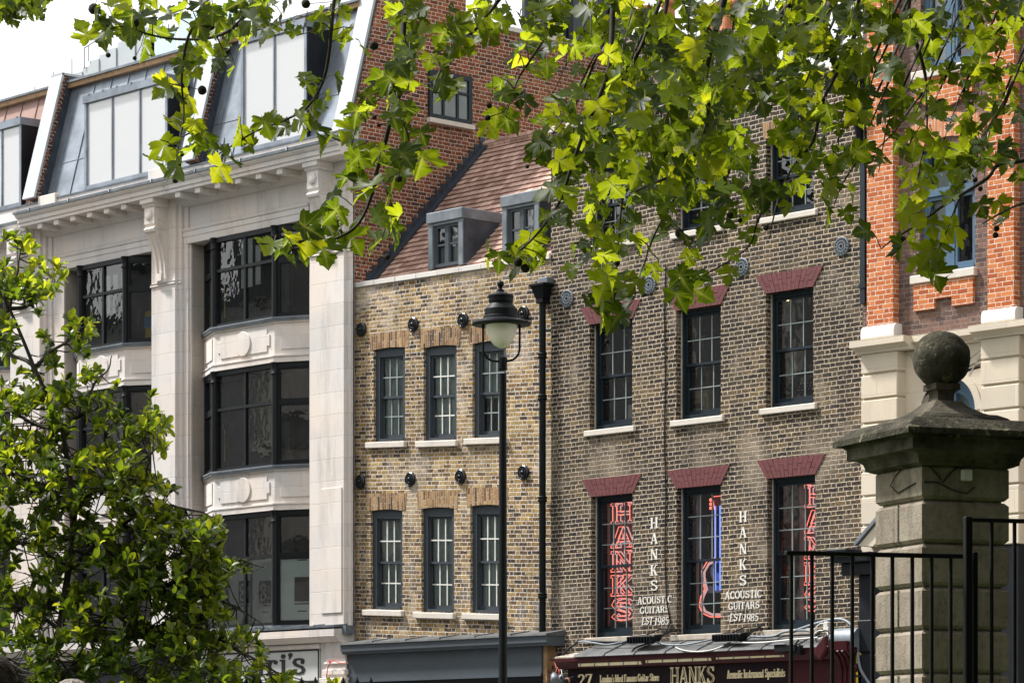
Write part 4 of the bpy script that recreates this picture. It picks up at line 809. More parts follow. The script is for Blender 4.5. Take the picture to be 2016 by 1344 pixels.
for x0, top in ((xU1, zM1 + 0.22), (xU2, zM1 + 0.22), (xs_end, zM1 + 0.9)):
    l1 = 0.27 if x0 < xs_end - 1 else 0.06
    m = MB(); slope_box(m, x0 + 0.02, x0 + 0.38, zM0, top, 0, l1)
    up_ = m.build('party_upstand', M['brickA'] if x0 < xs_end - 1 else M['lead'], A)
    m = MB(); slope_box(m, x0 - 0.02, x0 + 0.415, zM0 - 0.02, top, l1 + .002, l1 + .05); m.box(x0 - 0.02, x0 + 0.415, yM(top) - l1 - 0.06, yM(top) + 0.8, top + 0.05, top + 0.10); m.build('white_coping', M['white_metal'], up_)
    if x0 < xs_end - 1:
        m = MB(); n = 26                                     # saw-tooth stepped flashing along the upstand
        for k in range(n):
            z0, z1 = zM0 + (top - zM0) * k / n, zM0 + (top - zM0) * (k + 1) / n; g = lambda z, l: (yM(z) - l, z + l * KM)
            m.poly_x(x0 + 0.385, x0 + 0.40, [g(z0, 0.0), g(z0, 0.11), g(z1, 0.215), g(z1, 0.0)])
        m.build('stepped_flashing', M['lead_dark'], up_)
def big_dormer(px0, px1, w, panes, tpx, label=None):
    x0, x1 = X(px0, w), X(px1, w); z0 = zM0 + 0.0; c = px0; z1 = Z(px0, tpx, w)
    m = MB(); m.wb(x0, x0 + 0.07, w - 0.1, w, z0, z1 - 0.16); m.wb(x1 - 0.07, x1, w - 0.1, w, z0, z1 - 0.16); m.wb(x0 + 0.07, x1 - 0.07, w - 0.1, w - 0.003, z0, z0 + 0.10)
    for k in range(1, panes): q = x0 + (x1 - x0) * k / panes; m.wb(q - 0.018, q + 0.018, w - 0.1, w - 0.01, z0 + 0.1, z1 - 0.16)
    m.box(x0, x0 + 0.03, -w + 0.1, yM(z1) + 0.1, z0, z1 - 0.16)
    d = m.build('box_dormer', M['zinc'], A)
    m = MB(); m.box(x1 - 0.03, x1 + 0.004, -w + 0.02, yM(z1) + 0.1, z0 + 0.02, z1 - 0.16); m.build('dark_cheek', M['navy'], d)
    m = MB(); m.box(x0 - 0.03, x1 + 0.02, -w - 0.03, yM(z1) + 0.3, z1 - 0.16, z1); q = x0 + 0.2
    while q < x1: m.tube([(q, -w - 0.04, z1 + 0.005), (q, yM(z1) + 0.3, z1 + 0.03)], 0.022, 5); q += 0.5
    m.build('dormer_roof', M['zinc'], d)
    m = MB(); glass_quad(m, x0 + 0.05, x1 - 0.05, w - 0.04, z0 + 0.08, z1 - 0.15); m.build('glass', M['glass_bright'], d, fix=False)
    m = MB(); m.box(x0 + 0.06, x1 - 0.06, -w + 1.1, -w + 1.2, z0, z1); m.box(x0 + 0.06, x1 - 0.06, -w + 0.12, -w + 1.1, z0 - 0.05, z0 + 0.02); m.build('pale_interior', M['white_metal'], d)
    m = MB(); zq = z0 + (z1 - z0) * .36; m.wb(x0 + .05, x1 - .05, w - .14, w - .13, zq, z1 - .15); m.build('sky_tone_sheet', M['paper'], d); m = MB(); m.wb(x0 + .05, x1 - .05, w - .20, w - .19, z0 + .05, zq + .1); m.build('glow_tone_sheet', M['blind'], d)  # added sheets: sky reflection above, interior glow below, put in as tone
    m = MB(); a = x1 - (x1 - x0) * 0.30; m.wb(a, x1 - 0.1, w - 0.12, w - 0.11, z0 + 0.1, z0 + 0.85); m.build('white_board', M['paper'], d)
big_dormer(166, 329, 0.19, 3, 190); big_dormer(474, 603, 0.19, 2, 72); big_dormer(-75, 41, 0.19, 3, 262)
# flank wall of red brick above the yellow house
pF = lambda px, py: onX(px, py, xE)
zF0 = zparB - 0.2; ytop = yM(zM1 + 0.9)
c0, c1 = pF(917, 44), pF(1205, 112); r0 = pF(812, 44)
poly = [(0.0, zF0), (0.0, zM0 - 0.02), (yM(zM0), zM0 - 0.02), (yM(zM1 + 0.9), zM1 + 0.9), (yM(zM1 + 0.9) + 0.1, zM1 + 2.2), (c0[0], zM1 + 2.2), (c0[0], c0[1]), (c1[0], c0[1]), (c1[0], zF0 - 3), (0.4, zF0 - 3), (0.4, zF0)]
m = MB(); m.poly_x(xE - 0.4, xE + 0.003, poly)
fl = m.build('red_brick_flank', M['brickA'], A)
m = MB(); m.box(xE - 0.45, xE + 0.06, c0[0] + 0.002, c1[0], c0[1] + 0.002, c0[1] + 0.09); m.build('flank_coping', M['coping'], fl)
y0, zA = pF(842, 233); y1, zBq = pF(926, 152); zt_ = pF(884, 145)[1]; zb_ = pF(884, 240)[1]
m = MB(); fx = xE + 0.06
m.box(fx - 0.05, fx, y0, y0 + 0.09, zb_, zt_); m.box(fx - 0.05, fx, y1 - 0.09, y1, zb_, zt_); m.box(fx - 0.05, fx - .001, y0 + .09, y1 - .09, zb_, zb_ + 0.09); m.box(fx - 0.05, fx - .001, y0 + .09, y1 - .09, zt_ - 0.09, zt_)
for k in (1, 2): q = y0 + (y1 - y0) * k / 3; m.box(fx - 0.03, fx - 0.006, q - 0.025, q + 0.025, zb_ + .09, zt_ - .09)
q = zb_ + (zt_ - zb_) * 0.62; m.box(fx - 0.03, fx - 0.008, y0 + .09, y1 - .09, q - 0.025, q + 0.025)
fw_ = m.build('flank_window', M['frame_navy'], A)
m = MB(); m.quad((fx - 0.034, y0 + .05, zb_ + .05), (fx - 0.034, y1 - .05, zb_ + .05), (fx - 0.034, y1 - .05, zt_ - .05), (fx - 0.034, y0 + .05, zt_ - .05)); m.build('pane', M['glass_dark'], fw_, fix=False)
m = MB(); m.quad((fx - 0.045, y0 + .05, zb_ + .05), (fx - 0.045, y1 - .05, zb_ + .05), (fx - 0.045, y1 - .05, zt_ - .05), (fx - 0.045, y0 + .05, zt_ - .05)); m.build('dark_backing', M['blind'], fw_, fix=False)
m = MB(); m.box(xE - 0.03, xE + 0.11, y0 - 0.03, y1 + 0.03, zb_ - 0.09, zb_ - 0.003); m.build('sill', M['sill'], fw_)
# grey plant screen standing on the flank wall
t = thing('roof_plant_screen', 'dark grey panelled plant screen standing above the red brick flank wall', 'roof screen', (xE - 0.3, c1[0] - 2, c0[1]))
y_a = pF(1050, 20)[0]; y_b = pF(1255, 100)[0]; zsc = c0[1] + 0.09
m = MB(); m.box(xE - 0.34, xE - 0.26, y_a, y_b, zsc, zsc + 2.3); m.build('screen_panel', M['frame_grey'], t)
m = MB()
for q in (0.02, 0.36, 0.76):
    yy = y_a + (y_b - y_a) * q + 0.1; m.box(xE - 0.26, xE - 0.19, yy, yy + 0.13, zsc, zsc + 2.35)
m.build('screen_post', M['black'], t)
# stepped white plant enclosure and glass balustrade on the roof terrace
wT = -4.2
t = thing('roof_stair_enclosure', 'stepped white panelled stair enclosure on the roof terrace', 'roof stair', (X(260, wT), -wT, zM1))
m = MB(); tops = [(70, 200), (88, 188), (107, 172), (125, 158), (143, 146), (160, 134), (176, 121), (193, 109), (210, 99), (229, 84), (247, 72), (266, 62), (286, 55)]
for k, (px, py) in enumerate(tops):
    a = X(px, wT - 0.0); b = X(px + 19, wT); zt_2 = Z(px, py, wT); m.wb(a, b - 0.02, wT - 0.6, wT - 0.03 * (k % 2), zM1 - 0.5, zt_2)
m.build('panel', M['white_metal'], t)
for px, py in tops[::2]: m = MB(); a = X(px, wT); zt_2 = Z(px, py, wT); m.tube([(a, -wT - 0.02, zt_2), (a, -wT - 0.02, zt_2 + 0.35)], 0.012, 5); m.build('rod', M['lead'], t)
m = MB()
m.tube([(X(166, wT), -wT, Z(166, 135, wT)), (X(166, wT), -wT, Z(166, 95, wT)), (X(300, wT), -wT, Z(300, 10, wT))], 0.014, 5); m.build('handrail', M['lead'], t)
t = thing('glass_balustrade', 'pale blue glass balustrade panels beside the white roof stair', 'balustrade', (X(325, wT), -wT, zM1))
m = MB(); m.wb(X(296, wT), X(346, wT), wT - 0.02, wT, zM1, Z(320, 62, wT)); m.wb(X(350, wT), X(480, wT), wT - 0.02, wT, zM1, Z(400, 20, wT)); m.build('glass_panel', plain('pale_blue_glass', (0.50, 0.62, 0.66), 0.1), t)
shell(A, xL, xE - 0.42, zM0, 9); m = MB(); m.box(xL, xE - 0.42, yM(zM1) + 0.3, 8.5, zM0, zM1 + 0.08); m.build('terrace_roof', M['lead'], A)
# shop level of A
SA = thing('stone_shopfront', 'stone shopfront with cornice and navy fascia under the bay windows', 'shopfront', (-5, -0.2, 0))
z = zShop; m = MB(); xr = xE - 0.01
m.prof(xL, xr, [(0.0, z), (0.50, z - 0.03), (0.50, z - 0.16), (0.46, z - 0.17), (0.40, z - 0.24), (0.32, z - 0.27), (0.0, z - 0.27)]); m.build('cornice', M['stone_plain'], SA)
m = MB(); m.prof(xL, xr + 0.01, [(0.0, z + 0.03), (0.51, z + 0.001), (0.515, z + 0.045), (0.0, z + 0.09)]); q = xL
while q < xr: m.tube([(q, -0.1, z + 0.09), (q, -0.52, z + 0.045)], 0.018, 5); q += 0.7
m.build('lead_capping', M['lead'], SA)
xs0, xs1 = X(641, 0.32), X(680, 0.32); m = MB(); zc_ = z - 0.27
m.wb(xs0, xs1, 0.0, 0.32, 0.13, zc_); m.wb(xs0 - 0.05, xs1 + 0.04, 0.0, 0.37, zc_ - 0.62, zc_ - 0.52); m.wb(xs0 - 0.03, xs1 + 0.03, 0.0, 0.35, zc_ - 0.42, zc_ - 0.38); m.wb(xs0 - 0.09, xs1 + 0.06, 0.0, 0.42, zc_ - 0.80, zc_ - 0.68); m.build('pilaster', M['stone_plain'], SA, bevel=0.01)
m = MB(); m.lathe((xL, -0.28, zc_ - 0.06), [(0.05, 0), (0.05, X(629, .3) - xL)], 12, (1, 0, 0)); m.wb(X(629, .3), xs0 - 0.02, 0, 0.26, 0.13, zc_); m.build('roll_moulding', M['stone_plain'], SA)
m = MB(); m.wb(xL, X(392, .26), 0, 0.27, zc_ - 0.80, zc_ - 0.12); m.wb(xL, X(640, .1), -0.2, 0.12, 0.2, zc_ - 0.80); m.build('navy_fascia', M['navy'], SA)
SG = thing('white_shop_sign', 'pale shop sign board with large black serif letters in a thin black frame', 'shop sign', (X(560, .28), -0.28, zc_ - 0.5))
sx0, sx1 = X(395, 0.28), X(628, 0.28); sz0, sz1 = Z(560, 1343, 0.28), Z(560, 1280, 0.28)
m = MB(); m.wb(sx0, sx1, 0.0, 0.28, sz0, sz1); m.build('board', M['board_white'], SG)
m = MB(); e_ = 0.025; m.wb(sx0, sx1, 0.28, 0.292, sz1 - e_, sz1); m.wb(sx1 - e_, sx1, 0.28, 0.291, sz0, sz1 - e_); m.wb(sx0, sx1 - e_, 0.28, 0.291, sz0, sz0 + e_); m.build('frame', M['letter_black'], SG)
m = MB(); zb0 = Z(560, 1328, 0.28); hh = 0.60
def disc(x, y, r): return [[(x + r * math.cos(R(a)), y + r * math.sin(R(a))) for a in range(0, 360, 30)]]
PS = rc(528, 0, 534.5, 31) + rc(524, 0, 540, 3) + rc(524, 28, 534, 32) + arc(539, 22, 6.5, 8, 170, 60, 5) + disc(543, 26.5, 4.2) + rc(555, 0, 561.5, 31) + rc(551, 0, 566, 3) + rc(551, 28, 561, 31.5) + disc(558, 38, 4.6) + disc(572, 40, 4.3) + [[(572, 43), (576.2, 40), (571, 31), (568.5, 31.5)]] + arc(506, 9, 7, 8, 0, 360, 6) + rc(511, 0, 517.5, 22) + rc(511, 0, 521, 3) + arc(508, 22, 7, 9, 0, 160, 5) + disc(501, 24, 3.6) + ribbon([(575 + x * 38, y * 33.5) for x, y in SC], 7.5) + disc(596, 24.5, 3.8) + disc(580.5, 8, 3.8)
for p in PS: m.poly_y([(X(a, .28), zb0 + b / 104.5) for a, b in p], .28, .290 + random.uniform(0, .002))
m.build('letters', M['letter_black'], SG)
m = MB(); xw = X(648, .38)
def P3(px, py, w): x, z = fac(px, py, w); return (x, -w, z)
m.tube([P3(645, 1303, .38), P3(650, 1300, .4), P3(658, 1299, .4), P3(668, 1304, .42), P3(682, 1305, .4)], 0.010, 5); m.tube([P3(650, 1301, .4), P3(645, 1315, .42), P3(643, 1330, .40), P3(643, 1344, .40)], 0.010, 5); m.tube([P3(647, 1299, .4), P3(651, 1304, .42), P3(655, 1299, .4), P3(652, 1302, .4)], 0.012, 5)
tag(m.build('red_cable', M['red_wire']), 'thin red cable looped over the stone shop pilaster', 'cable')
# ================================================================== guitar shop front under the sooty brick house
G = thing('maroon_shopfront', 'maroon guitar shop front with fascia board, strip lights and carved end bracket', 'shopfront', ((xC0 + xC1) / 2, -0.3, 0))
wl = 0.55; zl = Z(1240, 1288, wl); gx0, gx1 = X(1088, wl), X(1632, wl); zk = Z(1400, 1258)
m = MB(); m.prof(gx0 + 0.55, gx1, [(0, zk - 0.06), (0.02, zk), (0.56, zl + 0.03), (0.58, zl), (0.56, zl - 0.01), (0, zl - 0.01)])
for k in range(1, 8): q = gx0 + 0.55 + (gx1 - gx0 - 0.55) * k / 8; m.tube([(q, -0.03, zk), (q + 0.02, -0.56, zl + 0.035), (q + 0.02, -0.585, zl)], 0.02, 6)
m.build('lead_canopy', M['lead_old'], G)
m = MB(); m.prof(gx0, gx0 + 0.57, [(0, zl + 0.02), (0.02, zl + 0.10), (0.50, zl + 0.015), (0.50, zl - 0.01), (0, zl - 0.01)]); m.build('stone_slab', M['sill_old'], G)
m = MB(); m.prof(gx0 + 0.03, gx1 + 0.1, [(0, zl - 0.012), (0.54, zl - 0.012), (0.54, zl - 0.075), (0.50, zl - 0.10), (0.44, zl - 0.19), (0.36, zl - 0.20), (0, zl - 0.20)]); m.build('cornice', M['maroon'], G)
bx0, bx1 = X(1118, 0.34), X(1672, 0.34)
m = MB(); m.wb(bx0, X(1549, .34), 0, 0.34, zl - 0.95, zl - 0.202); m.build('fascia_board', M['maroon_dark'], G)
m = MB(); m.wb(X(1549, .34) + 0.003, bx1, 0, 0.335, zl - 0.95, zl - 0.202); m.wb(bx0, bx1, 0.0, 0.30, 0.3, zl - 0.96); m.build('end_panel', M['maroon'], G)
for (a, ya, b, yb) in ((1138, 1309.5, 1261, 1302), (1270.5, 1301.8, 1399, 1295), (1409, 1293.6, 1543, 1288.5)):
    wq = 0.50; x0, x1 = X(a, wq), X(b, wq); zz = Z((a + b) / 2, (ya + yb) / 2 + 1, wq)
    m = MB(); m.wb(x0, x1, 0.43, 0.50, zz - 0.02, zz + 0.035); lb = m.build('strip_light', M['letter_gold'], G, bevel=0.006)
    for k in range(5): m = MB(); q = x0 + 0.06 + (x1 - x0 - 0.12) * k / 4; m.wb(q - 0.012, q + 0.012, 0.43, 0.507, zz - 0.024, zz + 0.039); m.build('clip', M['lead'], lb)
m = MB(); w = 0.342
def line_(txt, pa, pb, ytop_l, ybot_l): 
    c = (pa + pb) / 2; zb = Z(c, ybot_l, w); zt = Z(c, ytop_l, w); lettering(m, txt, X(pa, w), X(pb, w), zb, zt - zb, w, 0, 0.014, 0.016 if len(txt) > 8 else 0)
line_('27', 1138, 1167, 1326, 1350); line_("London's Most Famous Guitar Store", 1182, 1298, 1326, 1341); line_('HANKS', 1320, 1408, 1311, 1345); line_('Acoustic Instrument Specialists', 1432, 1546, 1316, 1333)
m.build('gold_lettering', M['letter_gold'], G)
m = MB()                                                    # dark inline in the big letters
tot = sum(glyph(c)[1] for c in 'HANKS'); xa, xb = X(1320, w), X(1408, w); kx = (xb - xa) / tot; zb = Z(1364, 1345, w); hh = Z(1364, 1311, w) - zb; x = xa
for c in 'HANKS':
    wd = glyph(c)[1]
    segs_ = {'H': [(.16, .12, .16, .88), (.64, .12, .64, .88)], 'A': [(.62, .14, .43, .9)], 'N': [(.58, .1, .2, .9)], 'K': [(.16, .12, .16, .88), (.6, .12, .4, .5)], 'S': []}[c]
    for s in segs_:
        for p in ln_(*s, .07): m.poly_y([(x + px * kx, zb + py * hh) for px, py in p], w + 0.01, w + 0.018)
    if c == 'S':
        for p in ribbon(SC[2:-2], .055): m.poly_y([(x + px * kx, zb + py * hh) for px, py in p], w + 0.01, w + 0.018)
    x += wd * kx; m.build('letter_inline', M['maroon_dark'], G); m = MB()
# carved end bracket
m = MB(); ex0, ex1 = X(1636, .5), X(1672, .5); zz = Z(1650, 1262, 0.45)
pts = [(0, zz - 1.0), (0.32, zz - 1.0), (0.42, zz - 0.86), (0.36, zz - 0.70), (0.34, zz - 0.45), (0.42, zz - 0.25), (0.56, zz - 0.14), (0.58, zz), (0, zz)]
m.prof(ex0, ex1, pts)
for q in (0.25, 0.5, 0.75): m.tube([(ex0 + (ex1 - ex0) * q, -(w_) - 0.012, z_) for w_, z_ in ((0.36, zz - 0.72), (0.345, zz - 0.45), (0.42, zz - 0.26), (0.55, zz - 0.15))], 0.022, 6)
m.lathe((ex1, -0.42, zz - 0.12), [(0.11, 0), (0.11, 0.03), (0.07, 0.04), (0.07, 0.06), (0.03, 0.07)], 14, (1, 0, 0)); m.lathe((ex1, -0.34, zz - 0.42), [(0.07, 0), (0.07, 0.03), (0.02, 0.05)], 12, (1, 0, 0))
for q in (0.1, 0.5, 0.9): m.ball((ex0 + (ex1 - ex0) * q, -0.42, zz - 0.9), 0.075, 10)
br = m.build('end_bracket', M['maroon'], G)
m = MB(); m.lathe((ex0 - 0.05, -0.3, zz + 0.02), [(0.20, 0), (0.20, ex1 - ex0 + 0.12)], 16, (1, 0, 0)); m.build('lead_hood', M['lead'], br)
m = MB(); m.poly_y([(ex0 - 0.35, zz - 0.16), (ex0 - 0.04, zz + 0.13), (ex0 - 0.01, zz - 0.12), (ex0 - 0.16, zz - 0.32)], 0.50, 0.60); m.build('carved_rosette', M['maroon'], br, bevel=0.03)
# floodlights and camera fixed over the canopy
def flood(px, py, label):
    x, z = fac(px, py, 0.38); t = thing('floodlight', label, 'floodlight', (x, -0.38, z), group='floodlights over the guitar shop')
    m = MB(); m.add([(x - .33, -0.50, z + .04), (x + .33, -0.50, z + .04), (x + .27, -0.52, z - .09), (x - .27, -0.52, z - .09), (x - .33, -0.24, z + .07), (x + .33, -0.24, z + .07), (x + .27, -0.30, z - .06), (x - .27, -0.30, z - .06)], [(0, 3, 2, 1), (4, 5, 6, 7), (0, 1, 5, 4), (1, 2, 6, 5), (2, 3, 7, 6), (3, 0, 4, 7)]); m.build('housing', M['black'], t, bevel=0.012)
    m = MB()
    for k in range(9): q = x - .27 + .54 * k / 8; m.box(q - .006, q + .006, -0.56, -0.51, z - 0.07, z + .03)
    m.build('fin', M['black'], t)
    m = MB(); m.tube([(x + .30, -0.38, z), (x + .38, -0.2, z + .10), (x + .36, -0.0, z + .14)], 0.014, 5); m.tube([(x - .05, -0.3, z + .07), (x - .02, -0.02, z + .17), (x + .34, -0.02, z + .17), (x + .30, -0.28, z + .06)], 0.012, 5); m.build('bracket', M['black'], t)
flood(1271, 1256, 'black finned floodlight below the cable end, nearer the drainpipe'); flood(1440, 1252, 'black finned floodlight under the right hand painted lettering')
t = thing('security_camera', 'black box security camera hanging from the maroon cornice', 'camera', P3(1553, 1275, .6)); x, z = fac(1553, 1276, 0.62)
m = MB(); m.wb(x - .26, x + .20, 0.56, 0.70, z - .05, z + .07); m.wb(x + .05, x + .26, 0.5, 0.66, z - .10, z + .05); m.build('housing', M['black'], t, bevel=0.01); m = MB(); m.wb(x - .28, x + .0, 0.57, 0.72, z + .072, z + .085); m.build('sunshield', M['white_metal'], t); m = MB(); m.tube([(x + .1, -0.6, z + .05), (x + .1, -0.5, z + .14)], .02, 6); m.build('arm', M['black'], t)
# loose cabling on the canopy
def cable(pts, r, mat, label, grp='cables draped over the guitar shop canopy'):
    m = MB(); P = [P3(*p) for p in pts]; out = []
    for i in range(len(P) - 1):
        a, b = Vector(P[i]), Vector(P[i + 1])
        pa = Vector(P[max(0, i - 1)]); pb = Vector(P[min(len(P) - 1, i + 2)])
        for k in range(5):
            t_ = k / 5; h0 = 2 * t_**3 - 3 * t_**2 + 1; h1 = t_**3 - 2 * t_**2 + t_; h2 = -2 * t_**3 + 3 * t_**2; h3 = t_**3 - t_**2
            out.append(a * h0 + (b - pa) * 0.5 * h1 + b * h2 + (pb - a) * 0.5 * h3)
    out.append(Vector(P[-1])); m.tube(out, r, 6); return tag(m.build('cable', M[mat]), label, 'cable', grp)
cable([(1112, 1285, .3), (1128, 1270, .25), (1145, 1262, .2), (1170, 1265, .25), (1200, 1268, .3), (1243, 1258, .35)], .018, 'lead', 'grey cable sagging from the sooty wall corner to the first floodlight')
cable([(1108, 1288, .35), (1130, 1268, .28), (1148, 1261, .15), (1200, 1263, .10), (1250, 1262, .15)], .022, 'black', 'thick black cable along the foot of the first neon window')
cable([(1238, 1290, .56), (1250, 1275, .45), (1275, 1266, .4), (1290, 1262, .35)], .016, 'black', 'short black cable crossing the lead canopy below the first floodlight')
cable([(1290, 1262, .4), (1310, 1268, .4), (1350, 1268, .35), (1400, 1258, .3), (1425, 1252, .35)], .016, 'lead', 'grey cable slung between the two floodlights')
cable([(1330, 1273, .5), (1345, 1279, .58), (1370, 1282, .6), (1400, 1279, .58), (1425, 1270, .5)], .011, 'plastic_white', 'thin white cable drooping over the edge of the lead canopy')
cable([(1478, 1252, .3), (1520, 1252, .25), (1545, 1243, .2), (1580, 1240, .2), (1600, 1243, .25)], .020, 'lead', 'grey cable rising from the second floodlight to the junction box')
cable([(1430, 1260, .4), (1480, 1260, .4), (1530, 1258, .38), (1590, 1254, .35), (1625, 1250, .35)], .014, 'black', 'black cable lying along the canopy towards the carved bracket')
cable([(1440, 1264, .5), (1500, 1264, .48), (1560, 1258, .45), (1610, 1254, .42)], .014, 'plastic_white', 'pale cable lying along the front of the canopy')
cable([(1560, 1243, .2), (1610, 1226, .15), (1650, 1218, .12), (1672, 1226, .15), (1682, 1245, .25), (1688, 1280, .35), (1694, 1315, .35), (1712, 1345, .35)], .026, 'lead', 'thick grey cable arching over the carved bracket and down the side')
cable([(1600, 1246, .3), (1606, 1235, .3), (1618, 1226, .28), (1630, 1234, .3), (1624, 1250, .34), (1608, 1258, .38), (1602, 1250, .36), (1614, 1240, .34), (1630, 1246, .38), (1622, 1258, .4)], .010, 'plastic_white', 'tangled thin white cable under the junction box')
cable([(1602, 1254, .36), (1612, 1246, .36), (1626, 1240, .38), (1634, 1250, .4), (1620, 1262, .42), (1606, 1260, .4), (1610, 1244, .38)], .010, 'black', 'tangled thin black cable beside the carved bracket')
x, z = fac(1625, 1232, 0.3); t = thing('junction_box', 'small white junction box among tangled cables on the brick', 'junction box', (x, -0.3, z)); m = MB(); m.wb(x - .05, x + .05, 0.22, 0.30, z - .075, z + .075); m.build('box_body', M['plastic_white'], t, bevel=0.015); m = MB(); m.wb(x - .04, x + .04, 0.301, 0.308, z - .06, z + .06); m.build('cover', M['plastic_white'], t)
x, z = fac(1689, 1344, 0.34); t = thing('cable_guard', 'yellow plastic cable guard strapped beside the maroon bracket', 'cable guard', (x, -0.34, z - 1)); m = MB(); m.poly_y([(x - .07, z - 1.2), (x + .07, z - 1.2), (x + .09, z + .35), (x + .02, z + .50), (x - .05, z + .62), (x - .08, z + .55)], 0.24, 0.34); m.build('guard_shell', M['yellow'], t, bevel=0.02); m = MB(); m.wb(x - .09, x + .10, 0.23, 0.352, z + .1, z + .13); m.build('strap', M['black'], t)
# lamps and wires at the left end of the guitar shop
t = thing('wall_spotlight', 'dusty grey cone spotlight among loose wires beside the maroon fascia', 'spotlight', P3(1097, 1335, .4)); a = Vector(P3(1090, 1325, .35)); b = Vector(P3(1098, 1350, .5)); m = MB(); m.lathe(a, [(0.03, 0), (0.06, 0.05), (0.11, 0.26), (0.10, 0.26)], 16, b - a); m.build('shade', M['lead'], t); m = MB(); m.tube([a, P3(1088, 1310, .1)], 0.015, 6); m.build('arm', M['black'], t)
t = thing('round_security_camera', 'small round grey security camera among loose wires beside the maroon fascia', 'camera', P3(1106, 1334, .4)); m = MB(); m.ball(P3(1106, 1333, .42), 0.062, 12); m.build('camera_ball', M['lead'], t); m = MB(); a = Vector(P3(1106, 1333, .47)); m.lathe(a, [(0.03, 0), (0.03, 0.02)], 10, (-.6, -1, 0)); m.build('lens', M['black'], t)
t = thing('bullet_lamp', 'copper coloured tube lamp pointing at the house number', 'lamp', P3(1125, 1338, .5)); a = Vector(P3(1133, 1335, .40)); b = Vector(P3(1114, 1340, .62)); m = MB(); m.lathe(a, [(0.05, 0), (0.055, 0.05), (0.055, 0.24), (0.045, 0.25)], 14, b - a); m.build('tube_body', M['black'], t); m = MB(); m.lathe(b, [(0.053, -0.07), (0.058, -0.02), (0.05, 0.0), (0.03, -0.01)], 14, b - a); m.build('rim', M['terracotta'], t)
for k, (mt, lb, pts) in enumerate([('red_wire', 'short red wire looping among the lamps', [(1091, 1301, .3), (1096, 1318, .35), (1090, 1328, .4), (1098, 1332, .4), (1101, 1320, .38), (1098, 1312, .3)]), ('black', 'black wire looping beside the spotlight', [(1080, 1320, .2), (1087, 1332, .3), (1098, 1322, .35), (1112, 1318, .3), (1118, 1308, .3), (1108, 1304, .2)]), ('plastic_white', 'white wire running up from the round camera', [(1094, 1298, .3), (1095, 1312, .3), (1104, 1316, .35), (1107, 1328, .4)]), ('black', 'black wire crossing to the maroon cornice', [(1076, 1298, .1), (1090, 1299, .2), (1106, 1310, .4), (1116, 1322, .4)])]):
    cable(pts, .009, mt, lb, 'loose wires at the left end of the guitar shop')
# ---- what is behind the navy sash windows
OUT = {'H': [[(0,0),(.35,0),(.35,.12),(.27,.12),(.27,.42),(.73,.42),(.73,.12),(.65,.12),(.65,0),(1,0),(1,.12),(.92,.12),(.92,.88),(1,.88),(1,1),(.65,1),(.65,.88),(.73,.88),(.73,.58),(.27,.58),(.27,.88),(.35,.88),(.35,1),(0,1),(0,.88),(.08,.88),(.08,.12),(0,.12)]],
 'A': [[(0,0),(.3,0),(.3,.12),(.24,.12),(.29,.28),(.71,.28),(.76,.12),(.7,.12),(.7,0),(1,0),(1,.12),(.94,.12),(.62,1),(.38,1),(.06,.12),(0,.12)], [(.35,.42),(.65,.42),(.5,.8)]],
 'N': [[(0,0),(.35,0),(.35,.12),(.26,.12),(.26,.62),(.74,0),(.92,0),(.92,.88),(1,.88),(1,1),(.65,1),(.65,.88),(.74,.88),(.74,.36),(.28,1),(0,1),(0,.88),(.08,.88),(.08,.12),(0,.12)]],
 'K': [[(0,0),(.36,0),(.36,.12),(.28,.12),(.28,.36),(.42,.5),(.68,.12),(.62,.12),(.62,0),(1,0),(1,.12),(.92,.12),(.56,.62),(.84,.88),(.92,.88),(.92,1),(.6,1),(.6,.88),(.64,.88),(.28,.54),(.28,.88),(.36,.88),(.36,1),(0,1),(0,.88),(.08,.88),(.08,.12),(0,.12)]]}
sc = [(x * 1.5 - .05, y) for x, y in SC]
def soff(d):
    o = []
    for i, p in enumerate(sc):
        a, b = sc[max(0, i - 1)], sc[min(len(sc) - 1, i + 1)]; dx, dy = b[0] - a[0], b[1] - a[1]; l = math.hypot(dx, dy); o.append((p[0] - dy / l * d, p[1] + dx / l * d))
    return o
OUT['S'] = [soff(0.10) + soff(-0.10)[::-1]]
def neon_word(px0, px1, ytop, ybot, w, label):
    x0, x1 = X(px0, w), X(px1, w); c = (px0 + px1) / 2; z1, z0 = Z(c, ytop, w), Z(c, ybot, w); h = (z1 - z0) / 5
    t = thing('neon_sign', label, 'neon sign', ((x0 + x1) / 2, -w, z0), group='neon signs in the lower windows')
    m = MB(); p = MB(); bk = MB()
    for i, ch in enumerate('HANKS'):
        zz = z1 - (i + 1) * h + h * 0.06; hh = h * 0.86
        for o in OUT[ch]:
            m.tube([(x0 + a * (x1 - x0), -w, zz + b * hh) for a, b in o + [o[0]]], 0.0075, 5, cap=False)
            p.tube([(x0 + (.5 + (a - .5) * .98 + 0.06) * (x1 - x0), -w + 0.07, zz + (.5 + (b - .5) * .96) * hh) for a, b in o + [o[0]]], 0.014, 5, cap=False)
    m.build('red_tube', M['neon_red'], t); p.build('pink_tube', M['neon_pink'], t)
    bk.wb(x0 - .03, x1 + .04, w - 0.12, w - 0.10, z0 - .02, z1 + .02); bk.build('backing_panel', M['neon_tint'], t)
neon_word(1203, 1243, 985, 1222, -0.42, 'red neon word running down the first lower window, fully in view')
neon_word(1583, 1621, 949, 1204, -0.42, 'red neon word half hidden by the right edge of the third lower window')
w = -0.42; gc = X(1415, w); t = thing('neon_sign', 'neon guitar outline in red, pink and blue tubes in the middle lower window', 'neon sign', (gc, -w, Z(1400, 1215, w)), group='neon signs in the lower windows')
gz = lambda py: Z(1405, py, w)
